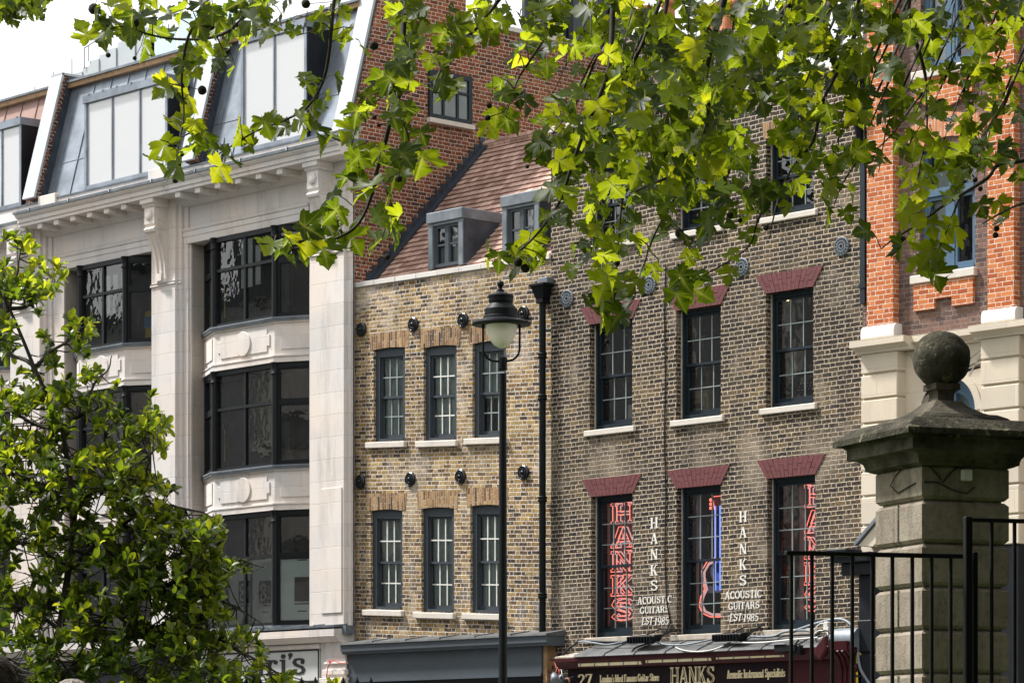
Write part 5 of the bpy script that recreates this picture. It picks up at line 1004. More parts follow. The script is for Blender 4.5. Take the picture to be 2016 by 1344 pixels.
body = [(0.10, 1098), (0.28, 1104), (0.40, 1122), (0.38, 1142), (0.33, 1158), (0.42, 1172), (0.46, 1190), (0.38, 1205), (0.2, 1213), (0, 1214)]
L_ = [(gc - a, -w, gz(b)) for a, b in body]; Rr = [(gc + a, -w, gz(b)) for a, b in body][::-1]
m = MB(); m.tube(L_ + Rr, .011, 6); hd_ = [(-.10, 1003), (-.14, 977), (.14, 977), (.10, 1003)]; m.tube([(gc + a, -w, gz(b)) for a, b in hd_], .009, 5)
for s_ in (-1, 1):
    m.tube([(gc + s_ * .09, -w, gz(1003)), (gc + s_ * .09, -w, gz(1098))], .006, 5)
    for q in (983, 991, 999): m.lathe((gc + s_ * .19, -w, gz(q)), [(0.028, -.005), (0.028, .005), (0.020, .005), (0.020, -.005)], 12, (0, -1, 0))
m.build('red_tube', M['neon_red'], t)
m = MB(); m.tube([(p[0] * .93 + gc * .07, p[1] + .03, gz(1157) + (p[2] - gz(1157)) * .92) for p in L_ + Rr], .024, 6); m.build('pink_tube', M['neon_pink'], t)
m = MB()
for s_ in (-.06, .05): m.tube([(gc + s_, -w - .02, gz(996)), (gc + s_, -w - .02, gz(1162))], .012, 6)
m.build('blue_tube', M['neon_blue'], t)
m = MB(); m.lathe((gc, -w, gz(1124)), [(0.20, -.02), (0.20, .0), (0.15, .0), (0.15, -.02)], 20, (0, -1, 0)); m.wb(gc - .25, gc + .25, w - .02, w, gz(1166), gz(1152)); m.build('soundhole_ring', plain('pale_acrylic', (.45, .5, .6), .3), t)
m = MB(); m.wb(gc - .16, gc + .2, w - .06, w - .05, gz(1004), gz(975)); m.build('headstock_panel', M['neon_tint'], t)
# curtains beside the neon signs
for (a, b, c, d), lb in zip([(1182, 1190, 984, 1232), (1196, 1201, 984, 1232), (1350, 1355, 968, 1226), (1371, 1376, 968, 1226), (1574, 1583, 946, 1218)], ['pale pink curtain edge beside the jamb of the first neon window', 'pale pink curtain fold next to the first neon word', 'pale pink curtain edge beside the jamb of the neon guitar window', 'pale pink curtain fold left of the neon guitar', 'pale pink curtain fold left of the half hidden neon word']):
    w = -0.36; m = MB(); x0, x1 = X(a, w), X(b, w); n = 6
    P_ = [(x0 + (x1 - x0) * k / n, -w + 0.012 * (k % 2)) for k in range(n + 1)]; z0, z1 = Z((a + b) / 2, d, w), Z((a + b) / 2, c, w)
    for k in range(n): m.quad((*P_[k], z0), (*P_[k + 1], z0), (*P_[k + 1], z1), (*P_[k], z1))
    tag(m.build('curtain', M['curtain'], fix=False), lb, 'curtain', 'curtains in the lower windows')
def guitar(px, ytop, ybot, w, mat, label, elec=False, tilt=0.0):
    z0 = Z(px, ybot, w); z1 = Z(px, ytop, w); x = X(px, w); h = z1 - z0
    t = thing('guitar', label, 'guitar', (x, -w, z0), group='guitars hanging in the windows')
    wd = [(0, .0), (.13, .008), (.19, .06), (.205, .12), (.185, .18), (.135, .235), (.13, .27), (.155, .32), (.15, .38), (.10, .43), (.03, .44)] if not elec else [(0, 0), (.12, .005), (.17, .05), (.175, .13), (.14, .22), (.125, .28), (.15, .36), (.16, .42), (.12, .45), (.08, .41), (.03, .40)]
    k = 1.0; pts = [(x - a * k, z0 + b * h / 1.0) for a, b in wd] + [(x + a * k, z0 + b * h) for a, b in wd[1:]][::-1]
    m = MB(); m.poly_y(pts, w - (.05 if elec else .1), w); m.build('body', M[mat], t, bevel=.008)
    m = MB(); m.wb(x - .026, x + .026, w - .02, w + .006, z0 + .40 * h, z0 + .88 * h); m.build('neck', M['timber'], t)
    m = MB(); m.poly_y([(x - .035, z0 + .88 * h), (x + .035, z0 + .88 * h), (x + .045, z0 + h), (x - .045, z0 + h)], w - .02, w + .004); m.build('headstock', M['guitar_white'] if elec else M['timber'], t)
    m = MB()
    if elec: m.wb(x - .05, x + .05, w, w + .006, z0 + .16 * h, z0 + .34 * h)
    else: m.lathe((x, -w, z0 + .29 * h), [(.05, 0), (.05, .004), (.004, .005)], 16, (0, -1, 0)); m.wb(x - .08, x + .08, w, w + .01, z0 + .12 * h, z0 + .14 * h)
    m.build('pickguard' if elec else 'soundhole', M['white_metal'] if elec else M['black'], t)
guitar(1552, 640, 736, -0.5, 'guitar_white', 'white electric guitar hanging in the upper right sash window', True)
guitar(1546, 950, 1076, -0.62, 'guitar_wood', 'dim acoustic guitar hanging highest beside the half hidden neon word')
guitar(1537, 1060, 1150, -0.55, 'guitar_wood', 'dim acoustic guitar low down behind the railing end bar')
guitar(1384, 660, 780, -0.7, 'guitar_wood', 'dim acoustic guitar behind the amplifier in the middle upper window')
x, z = X(1372, -.4), Z(1372, 806, -.4); t = thing('guitar_amplifier', 'cream guitar amplifier on the sill of the middle upper window', 'amplifier', (x, .4, z)); m = MB(); m.wb(x - .24, x + .26, -.62, -.40, z - .05, z + .32); m.build('cabinet', plain('cream_vinyl', (.48, .38, .24), .6), t, bevel=.02); m = MB(); m.wb(x - .19, x + .21, -.40, -.392, z, z + .2); m.build('speaker_grille', plain('tan_grille', (.30, .22, .13), .8), t); m = MB(); m.wb(x - .06, x + .1, -.398, -.386, z + .02, z + .10); m.build('badge_panel', M['black'], t)
x, z = X(1592, -.45), Z(1592, 770, -.45); t = thing('audio_mixer', 'black mixing desk propped in the upper right sash window', 'mixer', (x, .45, z)); m = MB(); m.wb(x - .26, x + .25, -.55, -.45, z - .02, z + .2); m.build('case', M['black'], t); m = MB()
for k in range(18): m.wb(x - .22 + .025 * k, x - .212 + .025 * k, -.45, -.44, z + .03 + .05 * (k % 3), z + .05 + .05 * (k % 3))
m.build('knobs', M['paper'], t)
x, z = X(1575, -.45), Z(1575, 783, -.45); t = thing('window_shelf', 'pale timber shelf along the foot of the upper right window', 'shelf', (x, .45, z)); m = MB(); m.wb(x - .5, x + .55, -.6, -.4, z - .12, z); m.build('board', M['sill_old'], t); m = MB(); m.wb(x - .5, x + .55, -.395, -.388, z - .03, z - .01); m.build('edge_strip', M['sill'], t)
x, z = X(1241, -.35), Z(1241, 826, -.35); t = thing('price_card', 'white card standing in the corner of the upper left sash window', 'card', (x, .35, z)); m = MB(); m.wb(x - .06, x + .10, -.36, -.35, z, z + .26); m.build('card', M['paper'], t)
m = MB(); m.ball(P3(1551, 589, -.7), .03, 10); tag(m.build('light_bulb', M['bulb']), 'small warm lit bulb in the upper right sash window', 'light bulb')
# ================================================================== D: orange pilastered brick house
xD0, xD1 = xC1 - 0.02, X(2110) + 9
D = thing('orange_pilaster_house', 'purple grey brick house with orange brick pilasters above cream stucco piers', 'building', (xD0, 0, 0))
wpil = 0.17
pil = [(X(1706.5, wpil), X(1758, wpil)), (X(1944, wpil), X(1996, wpil))]
ds_ = pil[1][0] - pil[0][0]; pil += [(a + k * ds_, b + k * ds_) for k in (1, 2, 3) for a, b in pil[1:2]]
zpl = Z(1730, 640, .2); zco1 = Z(1720, 668, .36); zco0 = Z(1720, 694, .30); zDt = 22.0
wl_ = (X(1813, 0), X(1922, 0)); lowW = (wl_[0], wl_[1], Z(1866, 535), Z(1866, 290)); upW = (X(1815, 0), X(1920, 0), Z(1868, 131), Z(1868, 131) + 2.6)
m = MB(); wall(m, xD0, xD1, zco0, zDt, [lowW, upW], 0.03, 0.16); m.build('wall', M['brickD'], D, fix=False)
for a, b in pil:
    m = MB(); m.wb(a, b, 0.0, wpil, zpl - .02, zDt); p = m.build('brick_pilaster', M['brickO'], D)
    m = MB(); h = Z(1720, 664, .22) - zpl; m.prof(a - .07, b + .07, [(0, zpl + h - .02), (.24, zpl + h - .02), (.24, zpl - .10), (.22, zpl - .03), (.18, zpl), (0, zpl)]); m.build('plinth', M['white_paint'], p, bevel=.02)
for (x0, x1, z0, z1), k in ((lowW, 0), (upW, 1)):
    f = MB(); w = -0.06; xm = (x0 + x1) / 2; zt_ = z0 + (z1 - z0) * 0.66; e = 0.085
    f.wb(x0, x0 + e, w - .12, w, z0, z1); f.wb(x1 - e, x1, w - .12, w, z0, z1); f.wb(x0 + e, x1 - e, w - .12, w + .01, z0, z0 + e); f.wb(x0 + e, x1 - e, w - .12, w - .002, z1 - e, z1); f.wb(x0 + e, x1 - e, w - .12, w + .02, zt_ - .06, zt_ + .06)
    f.wb(xm - .07, xm + .07, w - .12, w - .003, z0 + e, zt_ - .06); f.wb(xm - .035, xm + .035, w - .12, w - .004, zt_ + .06, z1 - e)
    for q0, q1 in ((x0 + e, xm - .07), (xm + .07, x1 - e)):
        f.wb(q0, q0 + .05, w - .08, w - .015, z0 + e, zt_ - .06); f.wb(q1 - .05, q1, w - .08, w - .016, z0 + e, zt_ - .06); f.wb(q0 + .05, q1 - .05, w - .08, w - .017, z0 + e, z0 + e + .06); f.wb(q0 + .05, q1 - .05, w - .08, w - .017, zt_ - .12, zt_ - .06)
    fo = f.build('casement_window', M['frame_blue'], D)
    g = MB(); glass_quad(g, x0 + e, x1 - e, w - .06, z0 + e, z1 - e); g.build('pane', M['glass'], fo, fix=False)
    g = MB(); glass_quad(g, x0 + e, xm, w - .16, z0 + e, z1 - e); g.build('net_blind', M['paper'], fo, fix=False); g = MB(); glass_quad(g, xm, x1 - e, w - .55, z0 + e, z1); g.build('grey_blind', M['blind'], fo, fix=False)
    g = MB(); g.wb(x0 - .14, x1 + .05, -.1, .115, z0 - .135, z0 - .004); g.build('sill', M['sill'], fo, bevel=.012)
    a, b, zt2 = x0 - .08, x1 + .0, z0 - .137; g = MB()
    if k == 0: g.poly_y([(a, zt2), (b, zt2), (b, zt2 - .42), (b - .42, zt2 - .42), (b - .42, zt2 - .27), (a + .42, zt2 - .27), (a + .42, zt2 - .42), (a, zt2 - .42)][::-1], 0, .085)
    else: g.poly_y(([(a, zt2), (b, zt2), (b, zt2 - .34), (b - .2, zt2 - .34)] + [((a + b) / 2 + .45 * math.cos(R(q)), zt2 - .30 + .20 * math.sin(R(q))) for q in range(0, -181, -15)] + [(a + .2, zt2 - .34), (a, zt2 - .34)])[::-1], 0, .085)
    g.build('apron', M['brickO'], fo)
    if k == 0:
        g = MB(); n = 10; g.poly_y([(x0 - .3, z1 + .38), (x0 - .12, z1)] + [(x0 - .1 + (x1 - x0 + .2) * q / n, z1 + .0 + .16 * math.sin(math.pi * q / n)) for q in range(n + 1)] + [(x1 + .12, z1), (x1 + .3, z1 + .38), ((x0 + x1) / 2, z1 + .55)], .0, .065); g.build('arch', M['archD'], fo)
# stucco ground storey: wall with a round headed window, rusticated piers, cornice
spx, spy = 1864, 806; xc_, zc2 = X(1866, .03), Z(1866, 812, .03); rr = X(1921, .03) - xc_
m = MB(); n = 24; ring = [(xc_ + rr * math.cos(math.pi * k / n), zc2 + rr * math.sin(math.pi * k / n)) for k in range(n + 1)]
pts = [(xD0, 2.0), (xD0, zco0 + .05), (xD1, zco0 + .05), (xD1, 2.0), (xc_ + rr, 2.0)] + ring + [(xc_ - rr, 2.0)]
y = -.03
left = [(xD0, 2.0), (xc_ - rr, 2.0), (xc_ - rr, zc2), (xD0, zc2)]; right = [(xc_ + rr, 2.0), (xD1, 2.0), (xD1, zc2), (xc_ + rr, zc2)]
for q in (left, right): m.add([(a, y, b) for a, b in q], [(0, 1, 2, 3)])
outer = [(xD1, zc2)] + [(xD1, zco0 + .05)] + [(xD0, zco0 + .05)] + [(xD0, zc2)]
top_ = [(xD1 + (xD0 - xD1) * k / n, zco0 + .05) for k in range(n + 1)]
for k in range(n): m.quad((ring[k][0], y, ring[k][1]), (ring[k + 1][0], y, ring[k + 1][1]), (top_[k + 1][0], y, top_[k + 1][1]), (top_[k][0], y, top_[k][1]))
m.add([(ring[0][0], y, ring[0][1]), (top_[0][0], y, top_[0][1]), (xD1, y, zc2)], [(0, 1, 2)]); m.add([(ring[-1][0], y, ring[-1][1]), (top_[-1][0], y, top_[-1][1]), (xD0, y, zc2)], [(0, 1, 2)])
for k in range(n): m.quad((ring[k][0], y, ring[k][1]), (ring[k + 1][0], y, ring[k + 1][1]), (ring[k + 1][0], y + .3, ring[k + 1][1]), (ring[k][0], y + .3, ring[k][1]))
m.quad((xc_ - rr, y, 2), (xc_ - rr, y, zc2), (xc_ - rr, y + .3, zc2), (xc_ - rr, y + .3, 2)); m.quad((xc_ + rr, y, 2), (xc_ + rr, y, zc2), (xc_ + rr, y + .3, zc2), (xc_ + rr, y + .3, 2))
st_ = m.build('stucco_wall', M['stucco'], D, fix=False)
m = MB()
def archring(m, r0, r1, w0, w1, a0=0, a1=180):
    for k in range(24):
        t0, t1 = R(a0 + (a1 - a0) * k / 24), R(a0 + (a1 - a0) * (k + 1) / 24); f = lambda r, t: (xc_ + r * math.cos(t), zc2 + r * math.sin(t))
        m.poly_y([f(r0, t0), f(r0, t1), f(r1, t1), f(r1, t0)], w0, w1)
archring(m, rr, rr + .12, 0, .05); m.wb(xD0 + .2, xc_ - rr - .13, .03, .09, zc2 - .08, zc2 + .03); m.wb(xc_ + rr + .13, xD1, .03, .09, zc2 - .08, zc2 + .03); m.build('arch_moulding', M['stucco'], st_)
m = MB()
for a in (128, 52):
    t0 = R(a); d_ = Vector((math.cos(t0), math.sin(t0))); p_ = Vector((-d_.y, d_.x)) * .014; q0 = Vector((xc_, zc2)) + d_ * (rr + .13); q1 = Vector((xc_, zc2)) + d_ * (rr + .66); m.poly_y([tuple(q0 - p_), tuple(q1 - p_), tuple(q1 + p_), tuple(q0 + p_)], .02, .036)
m.build('radial_joint', M['sill_old'], st_)
m = MB(); archring(m, rr - .13, rr - .001, -.2, -.10); archring(m, rr - .24, rr - .14, -.24, -.15); m.wb(xc_ - rr, xc_ + rr, -.2, -.1, zc2 - .10, zc2); m.wb(xc_ - .04, xc_ + .04, -.2, -.12, zc2, zc2 + rr - .2); aw = m.build('arched_window', M['frame_blue'], D)
m = MB(); m.add([(xc_ + (rr - .1) * math.cos(R(q)), .19, zc2 + (rr - .1) * math.sin(R(q))) for q in range(0, 181, 10)], [tuple(range(19))]); m.build('pane', M['glass_dark'], aw, fix=False)
m = MB(); m.box(xc_ - rr, xc_ + rr, .5, .55, 2, zc2 + rr); m.build('blind', M['blind'], aw)
gro = [736, 785, 832.5, 880, 926, 975, 1032, 1090]
wq = .24
for (a, b) in [(X(1694.6, wq), X(1766, wq)), (X(1930, wq), X(2006, wq))] + [(X(1930, wq) + k * ds_, X(2006, wq) + k * ds_) for k in (1, 2, 3)]:
    zs = [zco0] + [Z(1700, g_, wq) for g_ in gro]; m = MB(); m.wb(a + .03, b - .03, 0, wq - .04, zs[-1], zs[0])
    for k in range(len(zs) - 1): m.wb(a, b, 0, wq, zs[k + 1] + (.0), zs[k] - .035 if k else zs[0])
    p = m.build('rusticated_pier', M['stucco'], D, bevel=.012)
    m = MB(); m.wb(a + .02, b - .02, 0, wq - .02, 0.13, zs[-1] - .01)
    for k in range(6): m.wb(a, b, 0, wq, .2 + .42 * k, .58 + .42 * k)
    m.build('black_base', M['navy'], p, bevel=.01)
def dcor(x0, x1, dw): 
    h = zco1 - zco0; return [(0, zco0), (.05 + dw, zco0), (.06 + dw, zco0 + .04), (.14 + dw, zco0 + h * .45), (.20 + dw, zco0 + h * .5), (.20 + dw, zco1), (0, zco1)]
m = MB(); m.prof(xD0, xD1, dcor(0, 0, .03)); m.prof(X(1672, .42), X(1767, .42) + .12, dcor(0, 0, .22)); m.prof(X(1906, .42), xD1 - .3, dcor(0, 0, .22)); m.build('stucco_cornice', M['stucco'], D)
DC = thing('door_surround', 'black door surround with a pale sloping pediment behind the gate pier', 'doorcase', (X(1720, .4), -.4, 0))
m = MB(); wq = .62; zk_ = Z(1660, 1078, wq); m.wb(X(1626, wq), X(1700, .2), 0, wq, zk_ - .07, zk_); m.wb(X(1640, .5), X(1730, .3), 0, .5, zk_ - .22, zk_ - .072); m.wb(X(1652, .45), X(1730, .3), 0, .42, zk_ - .42, zk_ - .222); m.build('cornice', M['navy'], DC, bevel=.02)
m = MB(); m.wb(X(1690, .3), X(1735, .3), 0, .3, .13, zk_ - .42)
for k in range(7): m.wb(X(1688, .34), X(1737, .34), 0.02, .34, .2 + .55 * k, .70 + .55 * k)
m.build('pilaster', M['navy'], DC, bevel=.012)
p0 = fac(1688, 1074, wq); p1 = (p0[0] + 1.3, p0[1] + 1.12); m = MB(); m.poly_y([p0, (p0[0] + .3, p0[1] - .02), (p1[0] + .3, p1[1] - .1), p1], 0.05, wq - .02); m.build('pediment', M['stucco'], DC)
m = MB(); m.poly_y([(p0[0] - .04, p0[1]), p1, (p1[0], p1[1] + .06), (p0[0] - .06, p0[1] + .05)], 0.0, wq + .03); m.build('lead_edge', M['lead'], DC)
# downpipe in the corner by the orange pilaster
t = thing('rainwater_pipe', 'dark square rainwater pipe with moulded hopper beside the orange brick pilaster', 'drainpipe', (X(1698, .08), -.08, 8)); x = X(1699, .1); z0, z1 = Z(1699, 598, .1), Z(1699, 258, .1)
m = MB(); m.wb(x - .05, x + .05, .03, .12, z0, z1); m.wb(x - .065, x + .065, .02, .13, z0 + .25, z0 + .33); m.build('pipe', M['frame_navy'], t); xh = X(1688, .2)
m = MB(); za, zb = Z(1688, 262, .2), Z(1688, 208, .2); h = zb - za; m.lathe((xh, -.16, za), [(.05, -.1), (.06, 0), (.10, h * .35), (.10, h * .45), (.155, h * .6), (.155, h * .75), (.17, h * .8), (.17, h)], 16); m.wb(xh - .05, xh + .06, .1, .2, zb, zb + .6); m.tube([(xh, -.16, za), (xh + .02, -.14, za - .15), (x, -.08, za - .3)], .05, 8); m.build('hopper', M['iron'], t)
floors(D, xD0 + .1, xD1, [7.3, 11, 15], .6, 2.5); shell(D, xD0 + .05, xD1, zDt, 8)
# ================================================================== street lamp
dl = 32.6; base = at(990, 1530, dl); base.z = 0.13; sL = F / dl
zz = lambda py: CAM.z + (HOR - py) / sL
LP = thing('street_lamp', 'black street lamp with domed lantern and opal glass bowl on a tall slim post', 'street lamp', base)
m = MB(); cx, cy = base.x, base.y
m.lathe((cx, cy, 0.13), [(.16, 0), (.16, .3), (.12, .4), (.10, 1.0), (.075, 1.15), (.048, 1.3), (.037, zz(735) - .13)], 20); m.build('post', M['iron'], LP)
m = MB(); zs = zz(729); m.lathe((cx, cy, zs), [(.036, 0), (.042, .0), (.042, .02), (.043, .06), (.043, .13), (.040, .135)], 16); m.build('socket', M['iron'], LP)
ax = RT * -0.02 + UP
o = at(987, 640, dl); 
def L2(py): return zz(py)
m = MB(); prof = [(58, 638), (57, 635), (50, 632), (40, 629), (36, 627), (36, 624), (33, 622), (32.5, 610), (32.5, 609), (24, 599), (22.5, 597.5), (24, 594), (24.5, 586), (25.5, 585), (25.5, 582), (22, 579), (10, 575.5), (7.5, 574), (7, 570), (3.2, 569), (3.5, 566)]
m.lathe((0, 0, 0), [(r / sL, (640 - py) / sL) for r, py in prof], 48, None, False); m.ball((0, 0, (640 - 559) / sL), 7 / sL, 14)
hd = m; 
def place(mb): mb.v = [o + (RT * p.x + FW * p.y + ax.normalized() * p.z) for p in mb.v]; return mb
place(m).build('lantern_hood', M['iron'], LP)
m = MB(); m.lathe((0, 0, 0), [(33 / sL, 3 / sL), (56 / sL, 2 / sL), (58 / sL, 0.5 / sL), (33 / sL, 0.8 / sL)], 36); place(m).build('reflector_rim', M['frame_dark'], LP)
m = MB(); m.lathe((0, 0, 0), [(r / sL, (640 - py) / sL) for r, py in ((31.5, 640), (30.5, 648), (27.5, 660), (22, 671), (14, 680.5), (6, 684.5), (.5, 685.5))], 32); place(m).build('glass_bowl', M['globe'], LP)
m = MB()
for s_ in (-1, 1):
    P_ = [Vector((s_ * 36 / sL, 0, 2 / sL)), Vector((s_ * 36.2 / sL, 0, -20 / sL)), Vector((s_ * 36 / sL, 0, -45 / sL))] + [Vector((s_ * (36 - 26 * (1 - math.cos(R(q)))) / sL, 0, (-47 - 24 * math.sin(R(q))) / sL)) for q in range(10, 91, 16)]
    P_ = [o + RT * p.x + FW * p.y + UP * p.z for p in P_] + [Vector((cx, cy, zz(711.5)))]
    m.tube(P_, 2.3 / sL, 8)
m.build('fork_arm', M['iron'], LP)
# ================================================================== stone gate pier
dp = 20.0; sP = F / dp; AL = R(69)
cw = at(1815, 1530, dp - 0.0); cw.z = 0.0
dL = (RT * -math.cos(AL) + FW * math.sin(AL)); dR = (RT * math.sin(AL) + FW * math.cos(AL)); dL.z = dR.z = 0
WP = 0.63
ctr = cw + (dL + dR) * (WP / 2); rz = math.atan2(dR.y, dR.x)
GP = thing('gate_pier', 'weathered grooved stone gate pier with moulded cap and mossy ball finial', 'gate pier', ctr, rz)
pz = lambda py: CAM.z + (HOR - py) / sP
def pbox(m, h, z0, z1, b=0.0):                             # block about the pier axis with chamfered arrises
    vs = []
    if b:
        for q, zq in ((h - b, z0), (h, z0 + b), (h, z1 - b), (h - b, z1)): vs += [(-q, -q, zq), (q, -q, zq), (q, q, zq), (-q, q, zq)]
        fs = [(4 * i + k, 4 * i + (k + 1) % 4, 4 * i + 4 + (k + 1) % 4, 4 * i + 4 + k) for i in range(3) for k in range(4)] + [(3, 2, 1, 0), (12, 13, 14, 15)]
        m.add(vs, fs)
    else: m.box(-h, h, -h, h, z0, z1)
h = WP / 2
t_ = NT('pier_stone'); g_ = t_.n('TexCoord').outputs['Object']
c_ = t_.mix(t_.mr(t_.noise(g_, 2.5, 5, .65), .3, .7), (.17, .14, .105), (.29, .25, .20)); c_ = t_.mix(t_.mr(t_.noise(g_, 22, 4, .7), .5, .75, 0, .6), c_, (.07, .062, .05)); mp_ = t_.n('Mapping'); t_.L(g_, mp_.inputs[0]); mp_.inputs['Scale'].default_value = (6, 6, .8); c_ = t_.mix(t_.mr(t_.noise(mp_.outputs[0], 1.6, 5, .7), .5, .72, 0, .65), c_, (.055, .048, .036)); M['pier'] = t_.done(t_.bsdf(c_, .9, 0, t_.noise(g_, 60, 4), .006, .2))
t_ = NT('pier_grimy_stone'); g_ = t_.n('TexCoord').outputs['Object']
c_ = t_.mix(t_.mr(t_.noise(g_, 4, 5, .65), .35, .65), (.030, .026, .019), (.115, .10, .075)); c_ = t_.mix(t_.mr(t_.noise(g_, 24, 4, .7), .55, .72, 0, .7), c_, (.018, .016, .012)); M['pier_grimy'] = t_.done(t_.bsdf(c_, .95, 0, t_.noise(g_, 40, 5, .7), .015, .15))
t_ = NT('pier_dark_stone'); g_ = t_.n('TexCoord').outputs['Object']
c_ = t_.mix(t_.mr(t_.noise(g_, 3.5, 5, .65), .35, .65), (.020, .018, .013), (.085, .078, .055)); c_ = t_.mix(t_.mr(t_.noise(g_, 26, 4, .75), .55, .68, 0, .8), c_, (.010, .009, .007)); c_ = t_.mix(t_.mr(t_.noise(g_, 12, 4, .7), .57, .68, 0, .7), c_, (.24, .22, .14)); M['pier_dark'] = t_.done(t_.bsdf(c_, .95, 0, t_.noise(g_, 30, 5, .7), .03, .15))
zg = [0.0] + [pz(q) for q in (1493, 1408, 1323, 1237.5, 1152.5, 1067.5, 982.5)]
m = MB(); m.box(-h + .035, h - .035, -h + .035, h - .035, 0, pz(905))
for i in range(len(zg) - 1):
    z0, z1 = zg[i] + .006, zg[i + 1] - .006
    if i % 2 == 1: pbox(m, h, z0, z1, .022)
    else:
        pbox(m, h, z0, z1, .022)
pbox(m, h, zg[-1] + .006, pz(912), .022); m.build('shaft', M['pier'], GP, local=True)
m = MB()
for i in range(len(zg) - 1):
    if i % 2 == 0:
        z0, z1 = zg[i] + .012, zg[i + 1] - .012
        m.box(-h - .001, -h + .001, -.012, .012, z0, z1)
m.build('upright_joint', M['pier_dark'], GP, local=True)
def sq(m, prof):
    vs = []; n = len(prof)
    for r, z in prof: vs += [(-r, -r, z), (r, -r, z), (r, r, z), (-r, r, z)]
    fs = [(4 * i + k, 4 * i + (k + 1) % 4, 4 * i + 4 + (k + 1) % 4, 4 * i + 4 + k) for i in range(n - 1) for k in range(4)] + [(3, 2, 1, 0), tuple(4 * (n - 1) + k for k in range(4))]; m.add(vs, fs)
z0 = pz(914); zc = pz(884); zt = pz(845)
m = MB(); e = .205
sq(m, [(h - .01, z0 - .01), (h + .02, z0), (h + .05, z0 + .012), (h + .05, z0 + .025), (h + .06, z0 + .055), (h + .08, z0 + .075), (h + .085, z0 + .078), (h + .14, zc - .01), (h + .14, zc + .06), (h + .15, zc + .065), (h + .165, zc + .10), (h + e, zt - .045), (h + e, zt - .01), (h + e - .015, zt), (h + .1, zt + .07)])
m.build('cap', M['pier_grimy'], GP, local=True)
m = MB(); sq(m, [(h + .141, zc + .062), (h + .153, zc + .066), (h + .168, zc + .10), (h + e + .004, zt - .045), (h + e + .004, zt - .008), (h + e - .012, zt + .005), (h + .12, zt + .06)]); m.build('mossy_weathering', M['pier_dark'], GP, local=True)
za, zb = pz(845), pz(817); hp = .325; nk = .078
m = MB(); sq(m, [(hp, za - .06), (hp, zb - .01), (hp - .015, zb + .005), (.26, zb + .03)]); m.build('plinth', M['pier_dark'], GP, local=True)
m = MB(); pr = [(.265, zb + .015), (.20, zb + .045), (.135, zb + .085), (.09, zb + .13), (.065, pz(784)), (.058, pz(772)), (.060, pz(762)), (.070, pz(754)), (.088, pz(753.5)), (.088, pz(741)), (.07, pz(739))]; sq(m, pr); m.build('pedestal', M['pier_grimy'], GP, local=True)
m = MB(); m.ball((0, 0, pz(691)), 57.5 / sP, 40, .06); m.build('ball_finial', M['pier_dark'], GP, local=True)
m = MB(); q = -h - .006
m.tube([(q, -.05, pz(916)), (q, .02, pz(925)), (q - .01, .08, pz(945)), (q, .0, pz(962)), (q, -.12, pz(955)), (q, -.24, pz(948))], .004, 5)
m.tube([(-.30, -h - .006, pz(948)), (-.2, -h - .006, pz(948)), (-.1, -h - .008, pz(962)), (.0, -h - .01, pz(968)), (.06, -h - .006, pz(955))], .004, 5)
m.tube([(-.26, -h - .006, pz(917)), (-.2, -h - .006, pz(935)), (-.17, -h - .007, pz(948)), (-.1, -h - .006, pz(925)), (-.05, -h - .006, pz(916))], .004, 5)
tag(m.build('wiring', M['black'], GP, local=True), 'thin black wires looped under the pier cap')
m = MB(); m.box(-.04, .03, -h - .04, -h - .001, pz(943), pz(921)); fo = m.build('sensor_box', M['plastic_white'], GP, local=True, bevel=.006)
# ================================================================== railings in front of the pier
def rail_gate(label, p0, p1, bars, ztop, post0=None, name='iron_railing', r=.011, group='black iron railings beside the gate pier', flat=.02, zbot=.15):
    e = (p1 - p0); e.z = 0; ln = e.length; e.normalize(); t = thing(name, label, 'railing', (p0.x, p0.y, 0), math.atan2(e.y, e.x), group)
    m = MB(); m.box(-.012, ln, -.022, .022, ztop - flat, ztop); m.build('top_rail', M['rail'], t, local=True, bevel=.003)
    m = MB(); m.box(0, ln, -.02, .02, zbot, zbot + .03); m.build('bottom_rail', M['rail'], t, local=True)
    for b in bars:
        m = MB(); m.tube([(b * ln, 0, .05), (b * ln, 0, ztop - flat * .5)], r, 10); m.build('bar', M['rail'], t, local=True)
    for a, w_, zt in (post0 or []):
        m = MB(); m.box(a * ln - w_ / 2, a * ln + w_ / 2, -w_ / 2 - .025, w_ / 2 - .025, 0, zt); m.build('post', M['rail'], t, local=True, bevel=.004)
    return t
dr = 17.0; a, b = at(1550, 1530, dr), at(1915, 1530, dr + .28); sR = F / dr; rz_ = lambda py, d: CAM.z + (HOR - py) * d / F
bars = [(q - 1550) / 365 for q in (1557.7, 1597.7, 1637.3, 1676.5, 1716, 1755.3, 1794.7, 1833, 1871)]
rail_gate('lower black railing panel with nine bars running to the tall posts', a, b, bars, rz_(1083.5, dr), [((1914.5 - 1550) / 365, .033, rz_(1087, dr + .28))], flat=.024)
a, b = at(1902, 1530, dr + .20), at(2075, 1530, dr + .33)
rail_gate('taller black gate leaf at the right edge hung from a square post', a, b, [(q - 1902) / 173 for q in (1952, 1997, 2042)], rz_(1019, dr + .2), [(0.0, .042, rz_(1017, dr + .2))], 'iron_gate', flat=.022)
